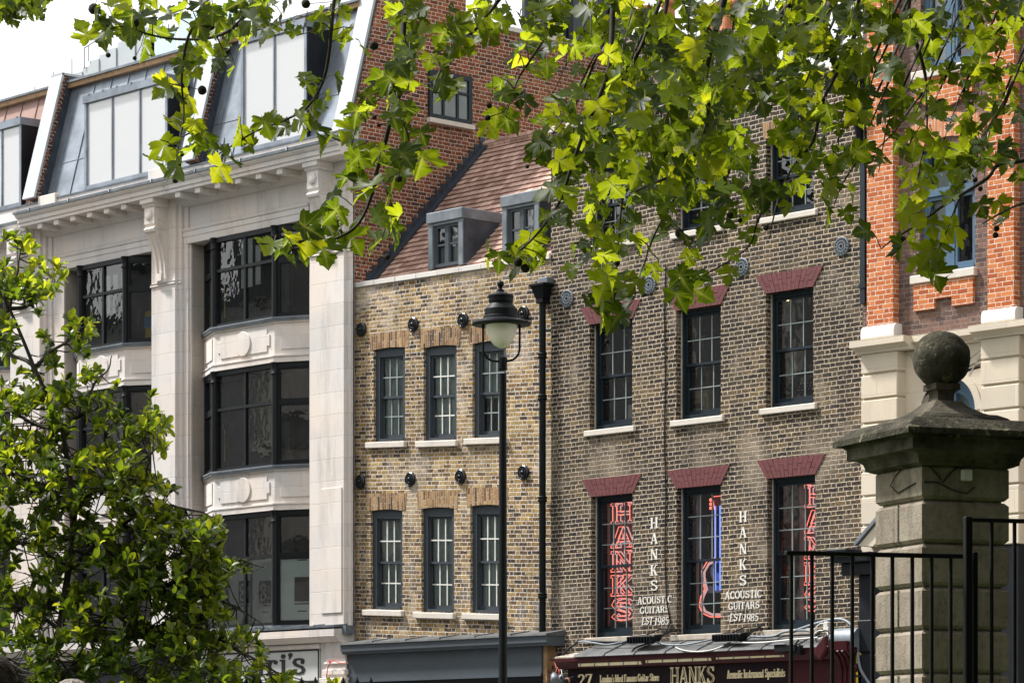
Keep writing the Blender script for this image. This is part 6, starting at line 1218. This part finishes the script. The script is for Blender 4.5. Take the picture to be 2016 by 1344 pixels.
# spear topped railing low in front of the shops
ds = 25.0; a = at(430, 1530, ds); b = at(740, 1530, ds + .2); t = thing('spear_railing', 'black spear topped railing whose tips show below the shop sign', 'railing', (a.x, a.y, 0), TH)
ln = (b - a).length; m = MB(); zt = CAM.z + (HOR - 1352) * ds / F; m.box(0, ln, -.02, .02, zt - .03, zt); m.box(0, ln, -.02, .02, .2, .24); m.build('rail', M['rail'], t, local=True)
k = 0
while k * .11 < ln:
    m = MB(); x = k * .11; m.tube([(x, 0, 0), (x, 0, zt + .01)], .010, 8); m.lathe((x, 0, zt), [(.010, 0), (.022, .02), (.024, .03), (.012, .06), (.001, .085)], 8); m.build('spear_bar', M['rail'], t, local=True); k += 1
# ================================================================== two passers-by whose heads reach into the frame
def person(px, ytop, dep, hair, label, turn):
    top = at(px, ytop, dep); H_ = top.z; g = Vector((top.x, top.y, 0)); t = thing('person', label, 'person', g, turn)
    s = H_ / 1.78
    V_ = [(0, 0, .95), (0, .01, 1.15), (0, .0, 1.38), (0, .0, 1.50), (0, -.015, 1.60), (0, -.02, 1.70)]; Rr = [.15, .135, .15, .06, .085, .07]; E = [(0, 1), (1, 2), (2, 3), (3, 4), (4, 5)]
    for sx in (-1, 1):
        n = len(V_); V_ += [(sx * .10, 0, .88), (sx * .11, -.01, .48), (sx * .11, .02, .08), (sx * .12, -.12, .03), (sx * .19, 0, 1.42), (sx * .24, .02, 1.12), (sx * .23, -.06, .88), (sx * .225, -.09, .79)]; Rr += [.095, .065, .045, .04, .062, .045, .034, .028]
        E += [(0, n), (n, n + 1), (n + 1, n + 2), (n + 2, n + 3), (2, n + 4), (n + 4, n + 5), (n + 5, n + 6), (n + 6, n + 7)]
    me = bpy.data.meshes.new('body'); me.from_pydata([Vector(p) * s for p in V_], E, []); bo = bpy.data.objects.new('body', me); COL.objects.link(bo); bo.parent = t
    md = bo.modifiers.new('skin', 'SKIN'); md.use_smooth_shade = True
    for i, sv in enumerate(me.skin_vertices[0].data): sv.radius = (Rr[i] * s, Rr[i] * s); sv.use_root = i == 0
    bo.modifiers.new('sub', 'SUBSURF').render_levels = 2; me.materials.append(M['skin'])
    m = MB(); m.lathe((0, .005, 0), [(.14 * s, .45 * s), (.17 * s, .8 * s), (.19 * s, .95 * s), (.175 * s, 1.15 * s), (.20 * s, 1.36 * s), (.14 * s, 1.46 * s), (.075 * s, 1.50 * s)], 20); m.v = [Vector((p.x * 1.25, p.y * .85, p.z)) for p in m.v]; m.build('coat', M['coat'], t, local=True)
    m = MB(); m.ball((0, .005, (H_ - .105 * s)), .105 * s, 24, .05, (.80, .98, 1.0)); ho = m.build('hair', M[hair], t, local=True)
    m = MB()
    for k in range(500):
        a_, b_ = random.uniform(0, 6.28), random.uniform(-.1, 1.4); d_ = Vector((.80 * math.cos(a_) * math.cos(b_), .98 * math.sin(a_) * math.cos(b_), math.sin(b_)))
        p = Vector((0, .005, H_ - .105 * s)) + d_ * .103 * s; q = Vector((-d_.y, d_.x, 0)) * .02 + d_ * .008 + Vector((0, 0, -.022)); m.tube([p, p + q * .5 + d_ * .006, p + q], .0016, 3, .0006)
    m.build('hair_strands', M[hair], ho, local=True)
person(-22, 1281, 10.0, 'hair_brown', 'passer-by with short brown hair in a dark coat at the left edge', R(40))
person(141, 1335, 10.4, 'hair_grey', 'passer-by with grey brown hair below the magnolia, only the crown showing', R(70))
# ================================================================== leaves
def frame_of(tip, nrm):
    y = tip.normalized(); z = (nrm - y * nrm.dot(y)).normalized(); x = y.cross(z); return x, y, z
HALF = [(0.0, 0.05), (0.16, -0.04), (0.34, -0.09), (0.47, -0.05), (0.43, 0.04), (0.52, 0.12), (0.42, 0.19), (0.55, 0.25), (0.70, 0.36), (0.74, 0.47), (0.58, 0.46), (0.57, 0.57), (0.46, 0.55), (0.34, 0.60), (0.38, 0.70), (0.28, 0.73), (0.26, 0.84), (0.15, 0.88), (0.0, 1.06)]
LEAF = HALF + [(-x, y) for x, y in HALF[-2:0:-1]]
def plane_leaf(m, p, tip, nrm, s, rnd):
    x, y, z = frame_of(tip, nrm); fold = random.uniform(-.1, .5); droop = random.uniform(-.1, .55); tw = random.uniform(-.35, .35); cup = random.uniform(-.25, .4); ph = random.uniform(0, 6)
    def q(a, b):
        zz_ = fold * abs(a) - droop * b * b * .6 + tw * a * b + cup * a * a + .03 * math.sin(9 * a + 7 * b + ph); return p + (x * a + y * b + z * zz_) * s
    mid = [(0, .06), (0, .3), (0, .6), (0, 1.06)]; vs = [q(a * random.uniform(.97, 1.03), b) for a, b in LEAF]; c = len(vs); n = c
    vs += [q(0, .28), q(0, .55)]
    fs = []
    h = len(HALF) - 1
    for i in range(n):
        j = (i + 1) % n; yy = (LEAF[i][1] + LEAF[j][1]) / 2; fs.append((i, j, c + (1 if yy > .52 else 0)))
    fs.append((13, c + 1, c)); fs.append((n - 13, c, c + 1))
    m.pv += [.9 if i in (0, 18) else .8 if i in (9, n - 9) else .55 if i in (3, n - 3) else 0.0 for i in range(n)] + [1.0, 1.0]
    m.add(vs, fs, rnd, True)
CH = {}
random.seed(21)
T = thing('plane_tree', 'plane tree branches with lobed leaves and dark seed balls hanging across the upper right', 'tree', (at(3100, 1530, 17).x, at(3100, 1530, 17).y, 0))
twigs = []                                                  # (list of (px, py), depth, base radius)
def tw(pts, d, r=.010, r1=.003): twigs.append((pts, d, r, r1))
tw([(560, -120), (505, -10), (470, 45), (425, 72), (360, 78), (300, 70), (240, 52), (205, 62)], 15.2, .012)
tw([(430, -100), (408, -10), (393, 30), (370, 75), (360, 125), (358, 170), (362, 225), (352, 285), (345, 320)], 14.6, .009)
tw([(700, -140), (662, -20), (652, 60), (648, 105), (636, 160), (606, 210), (562, 236), (505, 258), (452, 290), (412, 315)], 14.8, .011)
tw([(606, 210), (640, 262), (685, 280), (705, 268)], 14.8, .005, .002); tw([(452, 290), (425, 330)], 14.8, .004, .002)
tw([(860, -140), (806, -20), (794, 60), (796, 130), (790, 172), (772, 225), (757, 285), (742, 335), (736, 372), (706, 440), (660, 470), (605, 485), (560, 492)], 14.0, .017, .004)
tw([(790, 172), (740, 200), (705, 235), (690, 300)], 14.2, .006, .002); tw([(772, 225), (800, 255), (805, 300)], 13.9, .005, .002); tw([(742, 335), (770, 400), (765, 440)], 14.0, .005, .002)
tw([(1120, -140), (1000, -20), (940, 55), (895, 90), (862, 150), (850, 190)], 14.4, .012, .003); tw([(895, 90), (880, 130), (860, 170), (845, 160)], 14.4, .005, .002)
tw([(1080, -120), (1050, 0), (1075, 60), (1050, 110), (1018, 160), (1000, 215)], 13.6, .010, .003)
tw([(1290, -140), (1215, -10), (1205, 60), (1200, 130), (1180, 190), (1150, 260), (1125, 330), (1100, 400), (1062, 455), (1020, 495), (975, 512)], 13.4, .014, .003)
tw([(1360, -140), (1300, 0), (1275, 70), (1250, 120), (1235, 200), (1200, 290), (1185, 380), (1190, 440), (1160, 480)], 14.6, .014, .003)
tw([(1330, -100), (1310, 20), (1290, 110), (1262, 190), (1255, 280), (1235, 350), (1222, 420), (1215, 520), (1208, 600)], 13.9, .012, .003)
tw([(1450, -120), (1425, 0), (1400, 90), (1388, 160), (1395, 230), (1370, 300), (1330, 340), (1290, 360), (1240, 380)], 14.9, .020, .004)
tw([(1620, -120), (1560, 0), (1510, 60), (1455, 130), (1420, 200), (1380, 280), (1350, 350), (1310, 420), (1285, 470), (1265, 530)], 15.4, .018, .004)
tw([(1680, -140), (1640, 0), (1600, 40), (1560, 60), (1520, 75), (1470, 110)], 13.8, .022, .006)
tw([(1780, -140), (1700, -20), (1680, 60), (1690, 130), (1702, 170)], 14.3, .012, .003); tw([(1700, 30), (1660, 120), (1620, 200), (1600, 280), (1560, 330), (1530, 400), (1515, 470)], 14.6, .012, .003)
tw([(1850, -140), (1790, 0), (1800, 70), (1815, 120), (1822, 170), (1795, 210), (1760, 260), (1720, 300)], 15.6, .014, .003); tw([(1822, 170), (1825, 260), (1810, 330), (1800, 400)], 15.6, .006, .002)
tw([(2130, 40), (2030, 130), (1995, 160), (1975, 210), (1940, 260), (1900, 330), (1880, 380)], 15.0, .013, .003)
tw([(2150, 280), (2020, 315), (1965, 325), (1945, 350), (1890, 385), (1850, 410), (1810, 440), (1760, 470), (1735, 490)], 14.4, .012, .003); tw([(1890, 385), (1870, 440), (1845, 500), (1840, 540)], 14.4, .006, .002)
tw([(2120, 380), (2016, 400), (1970, 420), (1935, 440)], 14.7, .008, .003); tw([(2140, -60), (2040, 20), (1960, 60), (1900, 90), (1860, 120)], 14.0, .012, .003)
tw([(1515, 380), (1490, 440), (1470, 490), (1380, 545), (1335, 570)], 14.2, .006, .002); tw([(1700, 300), (1660, 360), (1640, 410)], 14.9, .006, .002); tw([(1450, 300), (1420, 380), (1400, 450), (1360, 520)], 14.1, .006, .002)
for k in range(40):
    x = random.uniform(1080, 1990); y = random.uniform(-60, 220); tw([(x + 70, y - 130), (x + 30, y - 40), (x, y + 30), (x - random.uniform(0, 60), y + random.uniform(80, 150))], random.uniform(13.6, 16.4), random.uniform(.005, .009), .002)
m = MB(); samples = []
for pts, d, r, r1 in twigs:
    P_ = []; n = len(pts); wig = random.uniform(-.15, .15)
    for i in range(n - 1):
        a, b = pts[i], pts[i + 1]; pa, pb = pts[max(0, i - 1)], pts[min(n - 1, i + 2)]
        for k in range(4):
            t_ = k / 4; h0 = 2 * t_**3 - 3 * t_**2 + 1; h1 = t_**3 - 2 * t_**2 + t_; h2 = -2 * t_**3 + 3 * t_**2; h3 = t_**3 - t_**2
            xy = [a[c] * h0 + (b[c] - pa[c]) * .5 * h1 + b[c] * h2 + (pb[c] - a[c]) * .5 * h3 for c in (0, 1)]
            u = (i + t_) / (n - 1); dd = d + wig * 2 * (u - .5) + .08 * math.sin(u * 9 + d); P_.append(at(xy[0], xy[1], dd)); samples.append((xy[0], xy[1], dd))
    xy = pts[-1]; P_.append(at(xy[0], xy[1], d + wig)); samples.append((*xy, d + wig)); m.tube(P_, r, 6, r1)
tw_mesh = m
m = MB(); tp = T.location.copy()                            # trunk and limbs standing to the right of the view
m.tube([tp, tp + Vector((.1, 0, 2)), tp + Vector((.0, .1, 5)), tp + Vector((.2, 0, 9)), tp + Vector((0, .2, 13))], .42, 14, .12)
m.build('trunk', M['bark'], T)
for q, d in (((1600, -260), 14.8), ((1150, -300), 14.2), ((700, -280), 14.4), ((2000, -240), 14.6)):
    e_ = at(q[0], q[1], d); s0 = tp + Vector((.1, .05, 4.6)); md = (s0 + e_) / 2 + Vector((0, 0, .9)); tw_mesh.tube([s0, s0.lerp(md, .5) + Vector((0, 0, .4)), md, md.lerp(e_, .5) + Vector((0, 0, .25)), e_], .10, 8, .02)
for pts, d, r, r1 in twigs:                                 # twig roots climb to the limbs above the view
    if pts[0][1] < -50: a = at(*pts[0], d); b = at(pts[0][0] + 120, -290, 14.5); tw_mesh.tube([a, a.lerp(b, .5) + Vector((0, 0, .05)), b], r * 1.4, 6, r)
tw_mesh.build('branches', M['bark'], T)
COV = """.0 .22 .8 .6 .8 .8 .5 .5 .7 .75 .8 .65 .75 .7 .75 .95 .95 .8 .7 .85
0 0 .22 .5 .4 .22 .1 .75 .45 .3 .7 .55 .85 .9 .85 .95 .9 .55 .5 .75
0 0 0 .3 0 .1 .3 .75 .4 .35 .5 .75 .95 .95 .9 .95 .85 .4 .45 .65
0 0 0 .5 .35 .35 .3 .5 .18 .2 .5 .85 .95 .95 .85 .8 .65 .4 .65 .7
0 0 0 .2 .1 0 .22 .5 .0 0 .12 .75 .9 .85 .8 .55 .5 .38 .65 .45
0 0 0 0 0 .12 .45 .45 0 0 .25 .55 .55 .55 .4 .2 .35 .38 .42 .35
0 0 0 0 0 .28 .15 .05 0 .42 .35 .75 .5 .45 .22 .05 0 .05 .22 .02
0 0 0 0 0 0 0 0 0 0 0 .35 .3 .15 0 0 0 0 0 0"""
COV = [[float(v) for v in l.split()] for l in COV.split('\n')]
leafm = MB(); petm = MB(); cen = at(1400, 150, 14.5)
def put_leaf(px, py, d=None, s=None, loose=False):
    if 925 < px < 1012 and 520 < py < 720: return
    best = min(samples, key=lambda q: (q[0] - px) ** 2 + (q[1] - py) ** 2)
    dd = d or best[2] + random.gauss(0, .22 if not loose else .55)
    p = at(px, py, dd); s = s or random.choice((random.uniform(.065, .10), random.uniform(.09, .13), random.uniform(.08, .115)))
    a = random.gauss(0, .85); tip = (UP * -math.cos(a) + RT * math.sin(a) + FW * random.uniform(-.7, .7)).normalized()
    nrm = Vector((random.gauss(0, .55), random.gauss(0, .55), 1.0)) - FW * random.uniform(-.2, 1.5); 
    if random.random() < .18: nrm = RT * random.choice((-1, 1)) + UP * .5 - FW * random.uniform(0, .6)
    p0 = p - tip * s * .45; plane_leaf(leafm, p0, tip, nrm, s, random.betavariate(1.2, 1.5) * .98 + .01)
    q = at(best[0], best[1], best[2]); v = q - p0
    if v.length > .30: v = v.normalized() * random.uniform(.06, .14) + UP * .03
    petm.tube([p0 + v, p0 + v * .45 + UP * .01, p0], .0030, 4, .0020, cap=False)
hint = [(182, 28), (201, 62), (166, 58), (250, 70), (284, 96), (262, 32), (292, 14), (232, 12), (215, 42), (310, 60), (318, 22), (345, 28), (400, 18), (440, 30), (455, 60), (388, 132), (372, 112), (332, 165), (352, 192), (318, 176), (340, 245), (368, 252), (328, 292), (312, 322), (350, 330), (388, 282), (372, 202), (340, 345), (395, 270), (362, 300), (438, 302), (418, 292), (424, 340), (456, 318), (470, 262), (484, 278), (500, 248), (522, 246), (552, 252), (586, 238), (612, 214), (540, 232), (640, 288), (672, 276), (622, 262), (690, 262), (602, 248), (745, 318), (798, 312), (776, 335), (832, 322), (692, 318), (680, 352), (722, 372), (758, 428), (702, 430), (642, 438), (604, 478), (640, 498), (566, 512), (532, 484), (578, 470), (738, 482), (778, 436), (768, 372), (660, 425), (720, 300), (700, 350), (655, 395), (610, 455), (560, 478), (700, 480), (982, 508), (958, 506), (1018, 524), (1045, 475), (1030, 500), (1060, 520), (1180, 620), (1215, 630), (1235, 600), (1165, 600), (1205, 585), (1250, 560), (1190, 565), (1345, 555), (1375, 575), (1335, 585), (1840, 545), (1815, 520), (1850, 490), (1780, 490), (1826, 505)]
for x, y in hint: put_leaf(x + random.uniform(-4, 4), y + random.uniform(-4, 4), s=random.uniform(.095, .14))
for j, rw in enumerate(COV):
    for i, c in enumerate(rw):
        if c <= 0: continue
        x0, x1, y0, y1 = i * 100, i * 100 + 105, j * 80, j * 80 + 80
        have = sum(1 for x, y in hint if x0 <= x < x1 and y0 <= y < y1)
        nl = -math.log(max(.03, 1 - c)) * 8000 / (700 if c > .6 else 850); k = int(nl + random.random()) - have
        for _ in range(max(0, k)):
            for tries in range(6):
                x, y = random.uniform(x0, x1), random.uniform(y0, y1); b = min((q[0] - x) ** 2 + (q[1] - y) ** 2 for q in samples)
                if b < 34 ** 2 or tries == 5: break
            if b < 75 ** 2 or c > .5: put_leaf(x, y, loose=c > .7)
for _ in range(420):                                         # the crown goes on above and to the right of the view
    x, y = random.uniform(500, 2500), random.uniform(-320, -10)
    if x > 2020: y = random.uniform(-300, 420)
    put_leaf(x, y, random.uniform(13.2, 16.5))
leafm.build('leaves', M['leaf_plane'], T, fix=False); petm.build('leaf_stalks', M['bark'], T, fix=False)
balls = [(185, 18, 11), (265, 45, 9), (400, 50, 10), (414, 52, 9), (478, 50, 9), (398, 178, 9), (345, 355, 6), (350, 325, 8), (355, 303, 7), (213, 109, 5), (265, 115, 4), (520, 18, 10), (448, 102, 5), (602, 8, 9), (736, 90, 9), (737, 231, 5), (746, 247, 4), (785, 352, 7), (762, 506, 6), (963, 208, 6), (960, 232, 6), (1038, 328, 4), (1020, 516, 9), (1034, 528, 9), (1320, 440, 6), (1338, 460, 9), (1437, 424, 7), (1457, 434, 5), (1468, 376, 9), (1363, 500, 5), (1338, 458, 8), (1195, 672, 5), (1262, 572, 4), (1268, 580, 4), (1840, 40, 10), (1662, 148, 5), (1920, 354, 5), (1930, 372, 5), (1962, 450, 6), (1960, 463, 6), (1778, 470, 5), (1508, 448, 6), (1215, 518, 6), (1980, 300, 5)]
for px, py, r in balls:
    best = min(samples, key=lambda q: (q[0] - px) ** 2 + (q[1] - py) ** 2 + (400 if q[1] > py else 0)); d = best[2] - .05; p = at(px, py, d)
    m = MB(); m.ball(p, r * d / F, 14, .12); q = at(best[0], best[1], best[2]); v = q - p
    if v.length > .25 or v.z < .02: v = UP * .12 + RT * random.uniform(-.03, .03)
    m.tube([p, p + v * .5 + RT * .008, p + v], .0016, 4, cap=False); m.build('seed_ball', M['seed'], T)
# the further plane tree at the top left corner
F2 = thing('plane_tree', 'darker plane tree spray showing only in the top left corner against the sky', 'tree', (at(-500, 1530, 27).x, at(-500, 1530, 27).y, 0))
m = MB(); tp = F2.location.copy(); e_ = at(30, -20, 27); m.tube([tp, tp + Vector((0, 0, 5)), tp + Vector((.3, 0, 9))], .3, 12, .12); m.build('trunk', M['bark'], F2)
m = MB(); m.tube([tp + Vector((.1, 0, 6)), (tp + Vector((0, 0, 8)) + e_) / 2 + UP, e_, at(60, 5, 27), at(80, 22, 27)], .06, 6, .006); m.tube([e_, at(25, 15, 27), at(15, 40, 27)], .02, 5, .004); m.build('branches', M['bark'], F2)
m = MB()
for _ in range(170):
    x, y = random.gauss(18, 45), random.gauss(-14, 24)
    if y > 40 - max(0, x - 30) * .35 or x > 100: continue
    tip = (UP * -1 + RT * random.gauss(0, .8) + FW * random.uniform(-.6, .6)).normalized(); plane_leaf(m, at(x, y, 27 + random.gauss(0, .5)), tip, Vector((random.gauss(0, .6), random.gauss(0, .6), 1)) - FW * random.uniform(0, 1), random.uniform(.09, .16), random.uniform(.05, .5))
m.build('leaves', M['leaf_plane'], F2, fix=False)
# ================================================================== magnolia at the lower left
MG = thing('magnolia_tree', 'glossy leaved magnolia spreading up the lower left corner in front of the stone building', 'tree', (at(60, 1530, 24).x, at(60, 1530, 24).y, 0))
random.seed(5)
OV = [(0, 0), (.10, .14), (.20, .36), (.26, .60), (.23, .80), (.12, .94), (0, 1.0)]
OVL = OV + [(-x, y) for x, y in OV[-2:0:-1]]
def mag_leaf(m, p, tip, nrm, s, rnd):
    x, y, z = frame_of(tip, nrm); fold = random.uniform(.15, .55); dr_ = random.uniform(-.05, .35); c = len(OVL)
    q = lambda a, b: p + (x * a + y * b + z * (fold * abs(a) - dr_ * b * b)) * s
    vs = [q(a, b) for a, b in OVL] + [q(0, .33), q(0, .66)]
    fs = [(i, (i + 1) % c, c + (1 if (OVL[i][1] + OVL[(i + 1) % c][1]) / 2 > .5 else 0)) for i in range(c)] + [(3, c + 1, c), (c - 3, c, c + 1)]; m.add(vs, fs, rnd, True)
limbs = [[(60, 1600), (95, 1450), (130, 1330), (190, 1290), (270, 1250), (330, 1225)], [(60, 1600), (60, 1400), (120, 1240), (140, 1120), (150, 1000), (120, 850), (60, 720), (20, 610), (40, 530), (45, 480)], [(130, 1330), (180, 1240), (250, 1180), (330, 1150), (400, 1160), (470, 1190), (520, 1235)],
  [(140, 1120), (200, 1060), (280, 1010), (340, 990), (400, 1010), (425, 1030)], [(150, 1000), (200, 960), (250, 910), (290, 860), (320, 830)], [(120, 850), (170, 800), (200, 740), (220, 700)], [(20, 610), (70, 590), (100, 560), (110, 545)], [(60, 720), (110, 690), (150, 650), (170, 640)], [(60, 720), (0, 680), (-40, 640)],
  [(250, 1180), (330, 1100), (390, 1080), (430, 1050)], [(330, 1150), (400, 1110), (450, 1100), (520, 1115)], [(330, 1225), (400, 1240), (470, 1280), (540, 1320), (560, 1340)], [(140, 1120), (80, 1080), (20, 1060), (-40, 1030)], [(120, 1240), (60, 1200), (0, 1170), (-40, 1160)], [(270, 1250), (330, 1290), (390, 1320), (450, 1345)], [(95, 1450), (40, 1350), (10, 1290), (-40, 1260)], [(150, 1000), (90, 960), (30, 930), (-40, 900)], [(20, 610), (-10, 560), (-20, 520)], [(120, 850), (60, 830), (0, 800), (-30, 790)], [(200, 960), (240, 950), (280, 930), (310, 880)], [(200, 1060), (230, 1100), (300, 1120)], [(190, 1290), (240, 1320), (300, 1345)]]
br_ = MB(); nodes = []
for li, lb in enumerate(limbs):
    d = 24 + (0 if li < 3 else random.uniform(-.9, .9)); P_ = []; n = len(lb)
    for i in range(n - 1):
        for k in range(6):
            t_ = k / 6; x = lb[i][0] * (1 - t_) + lb[i + 1][0] * t_; y = lb[i][1] * (1 - t_) + lb[i + 1][1] * t_; u = (i + t_) / (n - 1)
            dd = 24 + (d - 24) * u; x += 5 * math.sin(u * 11 + li); y += 4 * math.sin(u * 13 + li * 2); P_.append(at(x, y, dd))
            if u > .12: nodes.append((x, y, dd))
    P_.append(at(*lb[-1], d)); nodes.append((*lb[-1], d)); br_.tube(P_, .038 if li < 2 else .018, 7, .004)
mg = MB()
def cluster(x, y, d, k, bright, s0=1.0):
    base_ = at(x, y, d); ax_ = (UP * random.uniform(.3, 1.1) + RT * random.gauss(.25, .5) - FW * random.uniform(-.5, .6)).normalized()
    x_, y_, z_ = frame_of(Vector((.3, .2, .1)) if abs(ax_.z) > .95 else UP, ax_)
    for i in range(k):
        a = 2.4 * i + random.uniform(-.3, .3); sp = random.uniform(.45, 1.15); out = (x_ * math.cos(a) + y_ * math.sin(a)); tip = (ax_ * math.cos(sp) + out * math.sin(sp)).normalized(); nrm = ax_ * math.sin(sp) - out * math.cos(sp) + UP * .35
        mag_leaf(mg, base_ - ax_ * random.uniform(0, .05), tip, nrm, random.uniform(.062, .105) * s0, min(.99, max(.01, random.gauss(bright, .26))))
def inside(x, y):                                           # right hand outline of the crown in the photo
    pts = [(460, 70), (500, 95), (560, 110), (620, 165), (660, 175), (690, 215), (740, 200), (780, 310), (830, 330), (880, 320), (930, 280), (960, 355), (1000, 400), (1040, 430), (1080, 425), (1108, 470), (1122, 535), (1138, 455), (1190, 440), (1225, 480), (1255, 535), (1300, 520), (1344, 570)]
    for (y0, x0), (y1, x1) in zip(pts, pts[1:]):
        if y0 <= y <= y1: return x < x0 + (x1 - x0) * (y - y0) / (y1 - y0)
    return y > 1344
cnt = 0
for x, y, d in nodes:
    for _ in range(9):
        r = 24 if y < 760 else 46; xx, yy = x + random.gauss(0, r), y + random.gauss(-6, r * .8); dd = d + random.gauss(0, .45)
        if not inside(xx + 12, yy): continue
        if noise.noise(Vector((xx / 45, yy / 38, 3.3))) < -.12: continue
        if yy < 780 and random.random() < .62: continue
        if 1080 < yy < 1180 and xx < 90 and random.random() < .6: continue
        hgt = noise.noise(Vector((xx / 70, yy / 70, dd))); cluster(xx, yy, dd, random.randint(6, 9), .45 + .35 * hgt + (.15 if not inside(xx + 60, yy) else 0)); cnt += 1
        b = at(xx, yy, dd); br_.tube([at(x, y, d), (at(x, y, d) + b) / 2 + UP * -.02, b], .006, 4, .003, cap=False)
for lb in limbs:
    x, y = lb[-1]
    if x > 0 and inside(x - 5, y):
        for _ in range(3): cluster(x + random.gauss(0, 8), y + random.gauss(0, 8), 24 + random.gauss(0, .3), 8, .75, 1.15)
for _ in range(260):                                         # the part of the crown outside the frame
    cluster(random.uniform(-260, 10), random.uniform(620, 1500), 24 + random.gauss(0, .9), 7, .4)
br_.build('branches', M['bark'], MG); mg.build('leaves', M['leaf_mag'], MG, fix=False)
print('magnolia clusters', cnt, 'leaf faces', len(mg.f), 'plane faces', len(leafm.f))
# ================================================================== the churchyard behind the camera and the houses across the street (seen in reflections, and shading the pier)
random.seed(77)
crown = MB(); cen = CAM.copy()
def clump(m, c, r, k, s):
    for _ in range(k):
        d_ = Vector((random.gauss(0, 1), random.gauss(0, 1), random.gauss(0, .7))).normalized(); p = c + d_ * r * random.uniform(.5, 1)
        n_ = (d_ + Vector((random.gauss(0, .6), random.gauss(0, .6), random.gauss(.3, .6)))).normalized(); u = n_.orthogonal().normalized(); v = n_.cross(u); ss = s * random.uniform(.6, 1.3)
        m.add([p + u * ss, p + v * ss * .7, p - u * ss, p - v * ss * .7], [(0, 1, 2, 3)], random.uniform(.05, .6))
for _ in range(330):                                         # unseen overhead crown, added above the view to shade the pier
    dep, lat = (random.uniform(15.5, 26), random.uniform(1.8, 12)) if random.random() < .7 else (random.uniform(-3, 9), random.uniform(-1, 12)); p = CAM + FW * dep + RT * lat
    lo = 1.5 + max(dep, 1) * .27 + 1.6; p.z = random.uniform(lo, lo + 4.5); clump(crown, p, 1.3, 30, .22)
for _ in range(150):  # more unseen foliage, filling sky gaps that lit the pier
    p = CAM + FW * random.uniform(5, 17) + RT * random.uniform(6, 14); p.z = random.uniform(8, 13); clump(crown, p, 1.4, 30, .26)
for _ in range(260):
    dep = random.uniform(-4, 11.5); p = CAM + FW * dep + RT * random.uniform(-9, 8); lo = 1.5 + max(dep, 1) * .27 + 1.7; p.z = random.uniform(lo, lo + 4); clump(crown, p, 1.4, 30, .26)
crown.build('shade_crown', M['leaf_shade'], T, fix=False)
m = MB()
for _ in range(560):
    a = R(random.uniform(78, 275)); rd = random.uniform(9, 17); d_ = FW * math.cos(a) + RT * math.sin(a); p = CAM + d_ * rd; p.z = random.uniform(.5, 18); clump(m, p, 1.6, 26, .36)
for _ in range(240):  # unseen trees added right of the pier to darken its near face
    p = CAM + FW * random.uniform(6, 24) + RT * random.uniform(6.5, 11); p.z = random.uniform(.3, 11); clump(m, p, 1.5, 110, .15)
o = m.build('treeline', M['leaf_shade'], fix=False); o['kind'] = 'stuff'; tag(o, 'unseen churchyard trees around the viewpoint, added to darken the pier and reflections', 'trees')
E = thing('opposite_house', 'brick house across the street, seen only reflected in the bay windows', 'building', (-14, -13, 0))
m = MB(); x0, x1 = -34.0, 4.0; y = -13.0; ops_ = []
for i in range(11):
    for j in range(4): ops_.append((x0 + 1.2 + i * 3.4, x0 + 2.5 + i * 3.4, 1.2 + j * 3.0, 3.3 + j * 3.0))
mm = MB(); wall(mm, x0, x1, 0, 14.0, ops_, 0, .2); mm.v = [Vector((p.x, y - p.y, p.z)) for p in mm.v]; mm.build('wall', plain('grey_render', (.26, .265, .27), .8, 0, .3, .8), E, fix=False)
m = MB()
for a, b, c, d_ in ops_: m.box(a - .06, a, y - .02, y + .05, c, d_); m.box(b, b + .06, y - .02, y + .05, c, d_); m.box(a - .1, b + .1, y, y + .1, c - .12, c); m.quad((a, y - .15, c), (b, y - .15, c), (b, y - .15, d_), (a, y - .15, d_)); m.box((a + b) / 2 - .03, (a + b) / 2 + .03, y - .14, y - .05, c, d_)
m.build('windows', M['white_paint'], E, fix=False)
m = MB(); m.box(x0 + .01, x1 - .01, y - 8, y - .21, 0, 13.9); m.box(x0, x1, y - .3, y + .25, 14.0, 14.2)
for q, a_, b_ in ((-31, 1.2, 2.2), (-26, 2.5, .9), (-21, 1.4, 2.4), (-16.5, 3.2, 1.0), (-10, 1.3, 2.1), (-5, 2.4, 1.2), (0.5, 1.2, 2.2)): m.box(q, q + a_, y - 2.2, y - .5, 13.9, 14.2 + b_)
m.build('body', M['room'], E)
